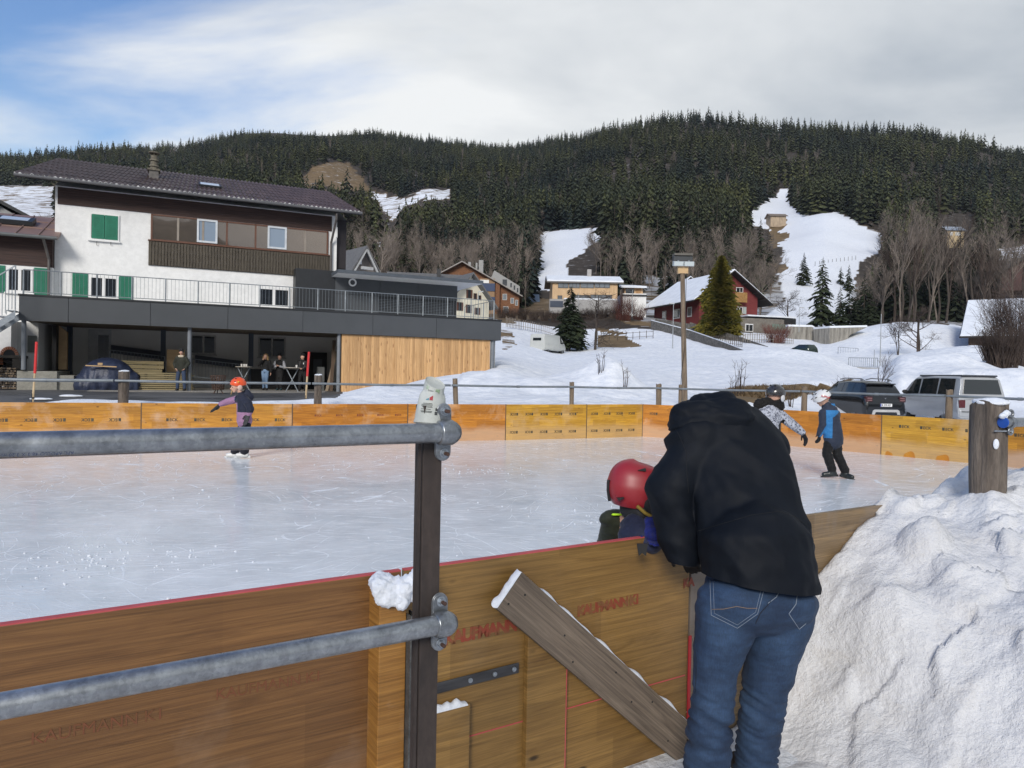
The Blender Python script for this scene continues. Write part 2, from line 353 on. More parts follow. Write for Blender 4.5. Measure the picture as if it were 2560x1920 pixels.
# ------------------------------------------------------------------ terrain profiles: (depth, image row) or ('z', height)
def ycol(px, *kn):
 out = []
 for k in kn:
  D, y = k[0], k[1]
  out.append((D, A(px, y, D).z if len(k) == 2 else k[2]))
 return px, out
Z = None
COLS = [
 ycol(-900, (0, Z, .5), (60, Z, 2), (110, Z, 9), (300, 230), (600, 190), (1100, 170), (1500, 175)),
 ycol(-300, (0, Z, .5), (40, Z, .8), (100, Z, 4), (300, 235), (600, 190), (1100, 168), (1500, 172)),
 ycol(0, (0, Z, .42), (28, Z, .60), (50, Z, .9), (100, Z, 6), (200, 232), (300, 203), (420, 190), (600, 182), (1100, 165), (1500, 168)),
 ycol(55, (0, Z, .46), (28, Z, .62), (50, Z, .9), (100, Z, 6), (200, 232), (300, 205), (420, 188), (600, 180), (1100, 162), (1500, 165)),
 ycol(150, (0, Z, .50), (30, Z, .62), (52, Z, .9), (100, Z, 6), (300, 215), (600, 180), (1050, 159), (1500, 163)),
 ycol(240, (0, Z, .52), (33, Z, .62), (55, Z, .9), (100, Z, 6), (300, 222), (600, 178), (950, 141), (1300, 136), (1500, 140)),
 ycol(320, (0, Z, .60), (36, Z, .64), (55, Z, .9), (100, Z, 6), (300, 228), (520, 184), (600, 164), (700, 160), (1050, 141), (1500, 145)),
 ycol(370, (0, Z, .62), (38, Z, .66), (57, Z, 1), (100, 300), (250, 252), (400, 225), (500, 205), (600, 180), (1050, 140), (1500, 146)),
 ycol(430, (0, Z, .62), (34, Z, .8), (60, 352), (105, 322), (140, 312), (250, 262), (400, 222), (500, 190), (700, 178), (1100, 147), (1500, 152)),
 ycol(500, (0, Z, .62), (30, 388), (37, 365), (42, 362), (60, 352), (90, 330), (105, 321), (140, 311), (250, 262), (420, 215), (600, 190), (800, 165), (1150, 152), (1500, 158)),
 ycol(560, (0, Z, .62), (26, 394), (40, 378), (60, 362), (90, 347), (105, 332), (125, 316), (160, 303), (260, 248), (420, 212), (620, 178), (1000, 148), (1400, 152)),
 ycol(605, (0, Z, .60), (24, 398), (40, 381), (60, 364), (90, 346), (105, 334), (125, 312), (160, 302), (260, 246), (420, 208), (620, 162), (850, 143), (1400, 170)),
 ycol(650, (0, Z, .55), (24, 402), (40, 382), (60, 366), (90, 346), (105, 332), (125, 318), (160, 304), (260, 244), (420, 205), (620, 155), (800, 133), (1400, 170)),
 ycol(713, (0, Z, .50), (24, 406), (34, 394), (45, 384), (60, 366), (90, 350), (110, 330), (125, 320), (160, 306), (260, 250), (420, 200), (620, 143), (760, 122), (1400, 165)),
 ycol(770, (0, Z, .45), (25, 406), (34, 392), (40, 388), (60, 366), (85, 354), (105, 337), (125, 328), (160, 306), (230, 262), (340, 224), (450, 198), (620, 148), (760, 127), (1400, 168)),
 ycol(820, (0, Z, .15), (27, 410), (34, 394), (42, 388), (60, 371), (90, 356), (105, 340), (125, 330), (160, 310), (230, 258), (330, 216), (420, 200), (600, 155), (760, 135), (1400, 170)),
 ycol(862, (0, Z, .02), (34, Z, .05), (38, 386), (60, 381), (73, 378.5), (80, 368), (92, 352), (106, 329), (150, 326), (200, 285), (300, 232), (350, 212), (600, 160), (780, 140), (1400, 175)),
 ycol(881, (0, Z, .02), (34, Z, .05), (38, 385), (60, 381), (73, 378.5), (80, 368), (92, 350), (106, 326), (150, 324), (200, 287), (300, 236), (350, 214), (600, 162), (780, 142), (1400, 176)),
 ycol(900, (0, Z, .0), (33, Z, .02), (37, 378), (45, 371), (60, 367), (80, 361), (92, 346), (104, 324), (145, 322), (190, 290), (300, 240), (450, 200), (780, 144), (1400, 178)),
 ycol(960, (0, Z, .0), (33, Z, .02), (37, 375), (42, 370), (60, 363), (85, 356), (98, 347), (110, 326), (145, 322), (190, 290), (300, 246), (450, 205), (800, 150), (1400, 180)),
 ycol(1024, (0, Z, .0), (33, Z, .02), (37, 384), (42, 376), (60, 368), (85, 358), (98, 354), (112, 332), (145, 322), (190, 292), (300, 250), (450, 210), (820, 157), (1400, 182)),
 ycol(1400, (0, Z, .0), (35, Z, .1), (60, Z, 1.2), (100, Z, 5), (150, Z, 14), (300, Z, 55), (820, Z, 240), (1400, Z, 250)),
 ycol(1900, (0, Z, .0), (35, Z, .1), (60, Z, 1.2), (100, Z, 5), (150, Z, 14), (300, Z, 55), (820, Z, 220), (1400, Z, 230)),
]
CPX = np.array([c[0] for c in COLS])
def smoothi(xs, xk, yk):                                     # monotone cubic between the knots
 xk = np.asarray(xk, float); yk = np.asarray(yk, float); h = np.diff(xk); d = np.diff(yk) / h
 m = np.zeros(len(xk)); m[0] = d[0]; m[-1] = d[-1]
 for i in range(1, len(xk) - 1):
  m[i] = 0 if d[i - 1] * d[i] <= 0 else (h[i - 1] + h[i]) / (h[i - 1] / d[i] + h[i] / d[i - 1]) if False else (2 * d[i - 1] * d[i] / (d[i - 1] + d[i]) if d[i - 1] * d[i] > 0 else 0)
 xs = np.clip(xs, xk[0], xk[-1]); k = np.clip(np.searchsorted(xk, xs) - 1, 0, len(h) - 1)
 t = (xs - xk[k]) / h[k]; t2 = t * t; t3 = t2 * t
 return yk[k] * (2 * t3 - 3 * t2 + 1) + h[k] * m[k] * (t3 - 2 * t2 + t) + yk[k + 1] * (-2 * t3 + 3 * t2) + h[k] * m[k + 1] * (t3 - t2)
def terr_z(px, D):
 px = float(px); i = int(np.clip(np.searchsorted(CPX, px) - 1, 0, len(COLS) - 2))
 t = min(max((px - CPX[i]) / (CPX[i + 1] - CPX[i]), 0), 1); t = t * t * (3 - 2 * t) * .5 + t * .5
 z = []
 for c in (COLS[i], COLS[i + 1]):
  z.append(smoothi(np.asarray(D, float), [k[0] for k in c[1]], [k[1] for k in c[1]]))
 return z[0] * (1 - t) + z[1] * t
def gpt(px, D, dz=0):
 z = float(terr_z(px, np.array([D]))[0]) + float(hump(px, D)) + dz + float(tnoise(np.array([(px - 512) / FPX * D]), np.array([float(D)]))[0])
 return V(((px - 512) / FPX * D * 1.0 , D, z))            # the small camera roll is ignored on purpose: x is a plain bearing
def hump(px, D):
 h = 0; x = (px - 512) / FPX * D
 for (cpx, cd, w, dp, hh) in PILES:
  cx = (cpx - 512) / FPX * cd
  q = ((x - cx) / w) ** 2 + ((D - cd) / dp) ** 2
  if np.ndim(q) == 0:
   if q < 6: h = h + hh * math.exp(-q * 1.2)
  else: h = h + np.where(q < 6, hh * np.exp(-q * 1.2), 0)
 return h
PILES = [(452, 30, 2.6, 3.0, .45), (420, 28, 1.8, 2.5, .25), (385, 24, 1.8, 2.2, .5), (490, 30, 2.2, 3.0, .3), (590, 30, 2.0, 2.2, .85), (613, 29, 1.1, 1.6, .75), (540, 27, 1.9, 2.0, .35),
   (60, 15.6, 1.2, .4, .22), (130, 15.9, 1.9, .4, .27), (200, 16.4, 1.9, .4, .25), (262, 17, 1.9, .45, .26), (320, 17.6, 1.5, .5, .25), (360, 18.5, 1.2, 1.0, .22),
   (800, 28, 1.3, 1.4, .4), (745, 24, 1.6, 1.5, .15), (700, 24, 2.0, 1.6, .25), (812, 38, 2.0, 2, .5), (905, 42, 3.0, 2.4, .9), (962, 41, 2.6, 2.0, .5), (1000, 44, 2.5, 2.2, .7),
   (1040, 36, 3, 2, .8), (1085, 33, 3, 3, 1.0), (770, 80, 7, 5, .5), (800, 78, 6, 6, .7), (930, 75, 8, 5, 1.0), (990, 70, 5, 4, 1.2)]
OPEN = [
 ('snow', [(745, 222), (757, 205), (775, 197), (779, 188), (787, 188), (790, 205), (808, 215), (822, 214), (838, 212), (862, 224), (888, 236), (880, 250), (862, 262), (856, 282), (850, 300), (843, 328), (774, 328), (764, 318), (785, 300), (776, 270), (784, 250), (770, 232)]),
 ('snow', [(536, 232), (602, 227), (598, 241), (584, 253), (568, 262), (568, 280), (558, 290), (530, 292), (540, 257)]),
 ('snow', [(590, 233), (640, 228), (640, 236), (600, 240)]),
 ('snow', [(652, 232), (690, 222), (692, 230), (655, 240)]),
 ('grass', [(296, 186), (312, 168), (330, 162), (350, 163), (363, 180), (372, 192), (345, 190), (320, 188)]),
 ('mix', [(366, 188), (400, 198), (428, 188), (452, 190), (450, 198), (420, 200), (404, 208), (394, 222), (386, 214)]),
 ('mix', [(-40, 188), (0, 186), (58, 186), (58, 224), (-40, 224)]),
 ('snow', [(366, 246), (380, 243), (398, 250), (396, 256), (370, 256)]),
 ('mix', [(984, 246), (1040, 244), (1040, 262), (992, 258)]),
]
def in_poly(x, y, P):
 c = False; n = len(P); j = n - 1
 for i in range(n):
  if (P[i][1] > y) != (P[j][1] > y) and x < (P[j][0] - P[i][0]) * (y - P[i][1]) / (P[j][1] - P[i][1]) + P[i][0]: c = not c
  j = i
 return c
def in_poly_np(x, y, P):
 c = np.zeros(x.shape, bool); n = len(P); j = n - 1
 for i in range(n):
  (xi, yi), (xj, yj) = P[i], P[j]
  if yj != yi:
   c ^= ((yi > y) != (yj > y)) & (x < (xj - xi) * (y - yi) / (yj - yi) + xi)
  j = i
 return c
def proj_np(X, Y, Zc):
 Q = np.stack([X, Y, Zc - CAM.z], -1) @ np.array(CAMR)
 return 512 + FPX * Q[..., 0] / -Q[..., 2], 384 - FPX * Q[..., 1] / -Q[..., 2]
_VT = {}
def vnoise(X, Y, s, seed=0):
 if seed not in _VT: _VT[seed] = np.random.RandomState(seed).rand(256, 256)
 T = _VT[seed]
 x = X / s; y = Y / s; xi = np.floor(x).astype(int); yi = np.floor(y).astype(int); fx = x - xi; fy = y - yi
 fx = fx * fx * (3 - 2 * fx); fy = fy * fy * (3 - 2 * fy)
 g = lambda a, b: T[a & 255, b & 255]
 return (g(xi, yi) * (1 - fx) + g(xi + 1, yi) * fx) * (1 - fy) + (g(xi, yi + 1) * (1 - fx) + g(xi + 1, yi + 1) * fx) * fy - .5
def tnoise(X, Y):
 amp = np.clip((Y - 110) / 200, 0, 1); a2 = np.clip((Y - 25) / 100, 0, 1); a3 = np.clip((Y - 450) / 400, 0, 1)
 return vnoise(X, Y, 60, 1) * 7 * amp + vnoise(X, Y, 130, 14) * 22 * a3 + vnoise(X, Y, 22, 2) * 2.2 * amp + vnoise(X, Y, 6, 3) * .35 * a2
def build_terrain():
 pxs = np.concatenate([np.linspace(-880, -60, 70), np.linspace(-50, 1070, 480), np.linspace(1080, 1880, 70)])
 nr = 420; s = np.linspace(0, 1, nr)
 X = np.zeros((len(pxs), nr)); Y = X.copy(); Zc = X.copy()
 for i, p in enumerate(pxs):
  u = (p - 512) / FPX; Db = far_hit(u) + .07
  D = Db * (1400 / Db) ** s
  X[i] = u * D; Y[i] = D; Zc[i] = terr_z(p, D) + hump(np.full(nr, p), D)
 flat = ((X < -2) & (Y < 45)) | ((X > 9) & (Y < 34))
 Zc += tnoise(X, Y)
 Zc += np.where(flat, 0, (vnoise(X, Y, 2.3, 4) * .20 + vnoise(X, Y, .9, 5) * .12) * np.where((Y < 42), 1.5, .8))
 PX, PY = proj_np(X, Y, Zc)
 wx = PX + vnoise(X, Y, 9, 7) * 5 + vnoise(X, Y, 3, 8) * 3; wy = PY + vnoise(X, Y, 8, 9) * 4 + vnoise(X, Y, 3, 10) * 2
 c = np.zeros(X.shape + (3,))         # r snow, g dry grass, b woodland floor
 c[..., 2] = 1.0
 near = (Y < 112 + 10 * vnoise(X, Y, 20, 11)); c[near] = (1, 0, 0)
 for kind, P in OPEN:
  m = in_poly_np(wx, wy, P) & ~near
  if kind == 'snow': c[m] = (1, 0, 0)
  elif kind == 'grass': c[m] = (.30, .7, 0)
  else: c[m] = (.55, .45, 0)
 def grass(P, v=(.05, .95, 0)):
  m = in_poly_np(wx, wy, P); c[m] = v
 m_ = (PX > 640) & (Y > 112) & (Y < 205) & ~in_poly_np(PX, PY, OPEN[0][1]); c[m_] = (.50, .15, .5)
 grass([(722, 392), (740, 386), (800, 386), (838, 386), (850, 378), (858, 384), (838, 393), (806, 395), (790, 401), (760, 405), (728, 401)])
 grass([(768, 216), (785, 214), (788, 224), (780, 232), (792, 236), (784, 240), (775, 250), (770, 236)], (.2, .8, 0))
 grass([(764, 262), (782, 262), (790, 268), (776, 275), (764, 292)], (.2, .8, 0))
 grass([(596, 340), (600, 336), (628, 336), (640, 346), (600, 348)], (.05, .95, 0))
 grass([(480, 300), (500, 296), (560, 300), (556, 318), (500, 322), (484, 316)], (.1, .6, .3))
 grass([(500, 330), (514, 334), (516, 345), (500, 349)], (.4, .6, 0))
 grass([(620, 318), (700, 326), (690, 330), (630, 324)], (.35, .65, 0))
 grass([(600, 327), (630, 333), (622, 336), (596, 331)], (.3, .7, 0))
 q_ = ((X - 4.0) / 2.2) ** 2 + ((Y - 29) / 4.5) ** 2; c[(q_ < 1 + vnoise(X, Y, 1.5, 31)) & (c[..., 0] > .9)] = (.74, .26, 0)
 asph = ((X < -1.8) & (Y > 0) & (Y < 48))
 snowy = vnoise(X, Y, 1.1, 12) * .5
 fh = np.array([far_hit(u) for u in (pxs - 512) / FPX])[:, None]
 along = X * .422 - Y * .906 + 33.73            # >0 in front of the shelter
 asph &= (Y - fh > 2.4 + snowy) & (along > -9) & (PX < 336 + (PY - 400) * -1.1 + 4 * snowy)
 park = (X > 10.5) & (Y > 20) & (Y < 35.5) & (PX > 800)
 n0, n1 = X.shape
 vs = np.stack([X, Y, Zc], -1).reshape(-1, 3)
 idx = np.arange(n0 * n1).reshape(n0, n1)
 q = np.stack([idx[:-1, :-1], idx[1:, :-1], idx[1:, 1:], idx[:-1, 1:]], -1)
 am = (asph[:-1, :-1] & asph[1:, :-1] & asph[1:, 1:] & asph[:-1, 1:])
 def mk(name, mask, mat, kind='structure'):
  f = q[mask]; used = np.unique(f); mp = np.full(n0 * n1, -1); mp[used] = np.arange(len(used)); f = mp[f]
  me = bpy.data.meshes.new(name)
  me.vertices.add(len(used)); me.vertices.foreach_set('co', vs[used].ravel())
  me.loops.add(f.size); me.loops.foreach_set('vertex_index', f.ravel())
  me.polygons.add(len(f)); me.polygons.foreach_set('loop_start', np.arange(0, f.size, 4)); me.polygons.foreach_set('loop_total', np.full(len(f), 4))
  me.polygons.foreach_set('use_smooth', np.ones(len(f), bool))
  me.update(calc_edges=True)
  ca = me.attributes.new('cover', 'FLOAT_COLOR', 'POINT')
  cc = np.concatenate([c.reshape(-1, 3)[used], np.ones((len(used), 1))], 1); ca.data.foreach_set('color', cc.astype(np.float32).ravel())
  me.materials.append(mat); o = link(name, me); tag(o, kind=kind); return o
 m, N, L, bs = new_mat('winter_hillside')
 at = N.new('ShaderNodeAttribute'); at.attribute_name = 'cover'
 sp = N.new('ShaderNodeSeparateColor'); L.new(at.outputs['Color'], sp.inputs[0])
 vec = tex_coord(N, L, 'World')
 n_big = noise_n(N, L, vec, .05, 8, .6); n_mid = noise_n(N, L, vec, .35, 8, .65); n_small = noise_n(N, L, vec, 2.2, 8, .65)
 snow = ramp_n(N, L, n_small, [(.3, (.62, .66, .73)), (.62, (.83, .85, .88))])
 grassc = ramp_n(N, L, n_mid, [(.3, (.10, .068, .035)), (.7, (.23, .16, .085))])
 mps = N.new('ShaderNodeMapping'); mps.inputs['Scale'].default_value = (.05, .05, .35); mps.inputs['Rotation'].default_value = (.25, .2, 0); L.new(vec, mps.inputs[0])
 streak = noise_n(N, L, mps.outputs[0], 2.2, 8, .65, .5)
 ad = N.new('ShaderNodeMath'); ad.operation = 'MULTIPLY_ADD'; ad.inputs[1].default_value = 1.3; ad.inputs[2].default_value = -.65; L.new(streak, ad.inputs[0])
 ad2 = N.new('ShaderNodeMath'); ad2.operation = 'ADD'; L.new(ad.outputs[0], ad2.inputs[0]); L.new(sp.outputs[0], ad2.inputs[1])
 f_s = ramp_n(N, L, ad2.outputs[0], [(.42, 0.0), (.55, 1.0)])
 floor_ = ramp_n(N, L, n_mid, [(.3, (.022, .018, .014)), (.6, (.060, .047, .036)), (.74, (.45, .47, .50))])
 open_ = mix_n(N, L, f_s, grassc, snow)
 cc = mix_n(N, L, sp.outputs[2], open_, floor_)
 L.new(cc, bs.inputs['Base Color']); bs.inputs['Roughness'].default_value = .8; bs.inputs['Specular IOR Level'].default_value = .2
 p = bump_n(N, L, n_mid, .5, .5, bs); bump_n(N, L, n_small, .6, .12, bs, p)
 asm, N, L, bs = new_mat('wet_asphalt')
 vec = tex_coord(N, L, 'World'); n = noise_n(N, L, vec, .5, 7, .6, .4); n2 = noise_n(N, L, vec, 60, 3)
 c_ = ramp_n(N, L, n, [(.35, (.05, .05, .05)), (.6, (.105, .103, .10))]); L.new(c_, bs.inputs['Base Color'])
 rr = ramp_n(N, L, n, [(.35, .35), (.6, .85)]); L.new(rr, bs.inputs['Roughness']); bump_n(N, L, n2, .4, .01, bs)
 pm = (park[:-1, :-1] & park[1:, :-1] & park[1:, 1:] & park[:-1, 1:])
 mk('snowy_hillside', ~am & ~pm, m); mk('asphalt_yard', am, asm)
 mk('parking_ground', pm, snow_mat('packed_snow', dirt_amt=.35, bump=.3))
build_terrain()
def build_ground():
 mb = MB(); S = 1500
 mb.add([(-S, -S, -.16), (S, -S, -.16), (S, S, -.16), (-S, S, -.16)], [(0, 1, 2, 3)])
 o = mb.build('snowy_ground', snow_mat('trodden_snow', dirt_amt=.45, bump=.6)); tag(o, kind='structure')
 mb = MB(); rg = []
 for k in range(61):
  a = R(100 + k * 160 / 60 + 0); row = []
  hgt = 116 + 18 * math.sin(k * .37) + 12 * math.sin(k * .91 + 1) + 6 * math.sin(k * 2.3)
  for (r_, f) in ((300, 0), (420, .45), (560, .85), (700, 1), (1000, 1.1)):
   row.append(V((r_ * math.sin(a), r_ * math.cos(a) * 1.0, -.3 + hgt * f)))
  rg.append(row)
 mb.rings(rg, cap=False, close=False)
 hm = M('far_valley_side', (.30, .26, .20), (.05, .05, .04), rough=.9, scale=.03, coord='World', detail=8)
 o = mb.build('far_hills', hm, smooth=180); tag(o, kind='structure')
build_ground()
# ------------------------------------------------------------------ ice
def build_ice():
 pts = RINK
 mb = MB(); mb.add([(x, y, 0) for x, y in pts], [tuple(range(len(pts)))][:1])
 m, N, L, bs = new_mat('skated_ice')
 vec = tex_coord(N, L, 'World')
 n1 = noise_n(N, L, vec, .45, 7, .6, .3); n2 = noise_n(N, L, vec, 2.3, 8, .65)
 c = ramp_n(N, L, n1, [(.3, (.61, .67, .71)), (.7, (.80, .83, .86))])
 c = mix_n(N, L, .45, c, ramp_n(N, L, n2, [(.3, .72), (.7, 1.15)]), 'MULTIPLY')
 sp = N.new('ShaderNodeSeparateXYZ'); L.new(vec, sp.inputs[0])
 tint = N.new('ShaderNodeMapRange'); tint.inputs['From Min'].default_value = 8.0; tint.inputs['From Max'].default_value = 17; tint.inputs['To Max'].default_value = .35; L.new(sp.outputs[1], tint.inputs['Value'])
 c = mix_n(N, L, tint.outputs[0], c, (.72, .66, .60))  # warm reflection of the far boards painted into the ice colour
 tot = None
 for (sx, sy, rot, sc, wd, am) in ((.30, 1.3, 12, .9, .0035, .9), (1.0, .35, -25, .8, .0035, .7), (.5, .9, 55, 1.3, .005, .6), (.18, 1.6, 4, 1.9, .008, .7), (.7, .6, 80, .6, .003, .7), (.2, 1.3, -14, 3.2, .011, .6)):
  mp = N.new('ShaderNodeMapping'); mp.inputs['Scale'].default_value = (sx, sy, 1); mp.inputs['Rotation'].default_value = (0, 0, R(rot)); mp.inputs['Location'].default_value = (sc * 3, sc, 0)
  wr = N.new('ShaderNodeTexNoise'); wr.inputs['Scale'].default_value = .35; wr.inputs['Detail'].default_value = 1; L.new(vec, wr.inputs['Vector'])
  vm = N.new('ShaderNodeVectorMath'); vm.operation = 'MULTIPLY_ADD'; vm.inputs[1].default_value = (4.5, 4.5, 0); L.new(wr.outputs['Color'], vm.inputs[0]); L.new(vec, vm.inputs[2])
  L.new(vm.outputs[0], mp.inputs[0])
  vo = N.new('ShaderNodeTexVoronoi'); vo.feature = 'DISTANCE_TO_EDGE'; vo.inputs['Scale'].default_value = sc; L.new(mp.outputs[0], vo.inputs['Vector'])
  f = ramp_n(N, L, vo.outputs['Distance'], [(0, am), (wd, 0.0)])
  br = noise_n(N, L, vec, 1.7 + sc, 3); f = mix_n(N, L, 1.0, f, ramp_n(N, L, br, [(.44, 0.0), (.62, 1.0)]), 'MULTIPLY')
  tot = f if tot is None else mix_n(N, L, 1.0, tot, f, 'ADD')
 mp = N.new('ShaderNodeMapping'); mp.inputs['Scale'].default_value = (1.2, 16, 1); mp.inputs['Rotation'].default_value = (0, 0, R(-4)); L.new(vec, mp.inputs[0])
 st = noise_n(N, L, mp.outputs[0], 2.0, 8, .75); st = ramp_n(N, L, st, [(.51, 0.0), (.68, .50)])
 tot = mix_n(N, L, 1.0, tot, st, 'ADD')
 sh = noise_n(N, L, vec, 26, 4, .8); shf = ramp_n(N, L, sh, [(.70, 0.0), (.76, .6)]); tot = mix_n(N, L, 1.0, tot, shf, 'ADD')
 c = mix_n(N, L, tot, c, (.90, .93, .96))
 L.new(c, bs.inputs['Base Color'])
 rf = mix_n(N, L, tot, ramp_n(N, L, n1, [(.3, .07), (.7, .19)]), (.75, .75, .75)); L.new(rf, bs.inputs['Roughness'])
 bs.inputs['IOR'].default_value = 1.31; bs.inputs['Specular IOR Level'].default_value = .5
 bump_n(N, L, tot, .35, .004, bs, bump_n(N, L, n2, .04, .02, bs))
 o = mb.build('ice_surface', m); tag(o, kind='structure')
build_ice()
# ------------------------------------------------------------------ trees
def leaf_mat(name, a, b, world_var=0.0):
 m, N, L, bs = new_mat(name)
 oi = N.new('ShaderNodeObjectInfo'); vec = tex_coord(N, L, 'Object')
 n = noise_n(N, L, vec, .9, 4, .6); c = ramp_n(N, L, n, [(.3, b), (.7, a)])
 c = mix_n(N, L, .6, c, ramp_n(N, L, oi.outputs['Random'], [(0, .55), (1, 1.35)]), 'MULTIPLY')
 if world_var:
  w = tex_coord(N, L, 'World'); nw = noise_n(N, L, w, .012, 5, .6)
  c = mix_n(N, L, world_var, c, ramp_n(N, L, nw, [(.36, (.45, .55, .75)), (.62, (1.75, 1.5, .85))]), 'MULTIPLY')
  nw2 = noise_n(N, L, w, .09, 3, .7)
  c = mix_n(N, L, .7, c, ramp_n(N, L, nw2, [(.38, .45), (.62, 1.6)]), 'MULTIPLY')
 L.new(c, bs.inputs['Base Color']); bs.inputs['Roughness'].default_value = .85; bs.inputs['Specular IOR Level'].default_value = .15
 return m
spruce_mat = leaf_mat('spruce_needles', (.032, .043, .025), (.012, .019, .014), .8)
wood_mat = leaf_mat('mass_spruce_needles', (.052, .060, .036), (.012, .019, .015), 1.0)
gold_mat = leaf_mat('golden_conifer_needles', (.24, .19, .030), (.035, .05, .012))
bark_mat = M('bark', (.085, .068, .055), (.035, .028, .023), rough=.95, scale=3, stretch=(5, 5, 1), bump=.6)
twig_mat = leaf_mat('bare_twigs', (.27, .225, .19), (.12, .10, .085))
twig_dark = leaf_mat('dark_bare_twigs', (.10, .075, .062), (.04, .03, .026))
red_twig = leaf_mat('red_brown_twigs', (.17, .065, .05), (.07, .03, .025))
def conifer(rng, h, w, n, droop=.35, sub=3, base=.05, curve=1.0, dens_gap=.0):
 """crown mesh: tiers of drooping boughs, each bough several needle blades; and a trunk mesh"""
 mb = MB()
 for i in range(n):
  t = (i + rng.random()) / n
  if rng.random() < dens_gap: continue
  z = h * (base + (1 - base) * t ** 1.0)
  L_ = w * ((1 - t) ** curve) * rng.uniform(.62, 1.12) + w * .05
  a = rng.uniform(0, 2 * math.pi); L_ *= 1 + .42 * noise.noise(V((math.cos(a) * 1.3 + w, math.sin(a) * 1.3, z / h * 5))); dx, dy = math.cos(a), math.sin(a)
  dr = droop * L_ * rng.uniform(.5, 1.3)
  tip = V((dx * L_, dy * L_, z - dr + .10 * L_ * 0)); root = V((dx * .03 * L_, dy * .03 * L_, z))
  sd = V((-dy, dx, 0))
  wd = L_ * rng.uniform(.20, .34)
  mid = root.lerp(tip, .55) + V((0, 0, .12 * L_))
  vs = [root, mid + sd * wd * .8 - V((0, 0, .10 * L_)), tip, mid - sd * wd * .8 - V((0, 0, .10 * L_)), mid]
  mb.add(vs, [(0, 4, 1), (1, 4, 2), (2, 4, 3), (3, 4, 0)])
  for k in range(sub):          # hanging side sprays, ragged
   u = rng.uniform(.3, 1.0); q = root.lerp(tip, u) + V((0, 0, .06 * L_)); s_ = rng.choice((-1, 1))
   e = q + sd * s_ * wd * rng.uniform(.7, 1.5) + V((dx, dy, 0)) * L_ * rng.uniform(-.05, .25) - V((0, 0, L_ * rng.uniform(.08, .30)))
   f_ = q - V((dx, dy, 0)) * L_ * .13 - V((0, 0, L_ * .05))
   mb.add([q, e, f_], [(0, 1, 2)])
 mb.add([(-.02 * w, 0, h * .93), (.02 * w, 0, h * .93), (0, 0, h * 1.03)], [(0, 1, 2)])
 mb.add([(0, -.02 * w, h * .93), (0, .02 * w, h * .93), (0, 0, h * 1.03)], [(0, 1, 2)])
 tr = MB(); tr.tube([(0, 0, -.6), (0, 0, h * .4), (0, 0, h * .97)], [h * .014 + .02, h * .009, h * .002], 6)
 return mb, tr
def bare(rng, h, lv=4, spread=.55, r0=None, kids=(4, 6), up=.35, trunk=.35, thin=1.0):
 mb = MB(); r0 = r0 or h * .011
 def br(p, d, L_, r_, l):
  pts = [p]; q = p; dd = d.copy(); k = 3 if l > 0 else 2
  for i in range(k):
   dd = (dd + V((rng.uniform(-1, 1), rng.uniform(-1, 1), rng.uniform(-.3, .9))) * .13).normalized()
   q = q + dd * (L_ / k); pts.append(q)
  mb.tube(pts, [r_ * (1 - .55 * i / k) for i in range(k + 1)], 5 if l >= lv - 1 else 3, cap=False)
  if l == 0: return
  n = rng.randint(*kids) + (3 if l == lv else 0)
  for j in range(n):
   t = (trunk + (1 - trunk) * (j + rng.random()) / n) if l == lv else rng.uniform(.25, 1.0)
   s = t * k; i = min(int(s), k - 1); a = pts[i].lerp(pts[i + 1], s - i)
   ax = V((rng.gauss(0, 1), rng.gauss(0, 1), rng.gauss(0, .4)))
   sd = (ax - dd * ax.dot(dd)).normalized()
   nd = (dd * (1 - spread) + sd * spread + V((0, 0, up * .5))).normalized()
   br(a, nd, L_ * rng.uniform(.42, .62) * (1.15 - .45 * t if l == lv else 1), r_ * .48 * thin, l - 1)
 br(V((0, 0, -.3)), V((0, 0, 1)), h * .72, r0, lv)
 return mb
def col_y(px, D): return proj(gpt(px, D))
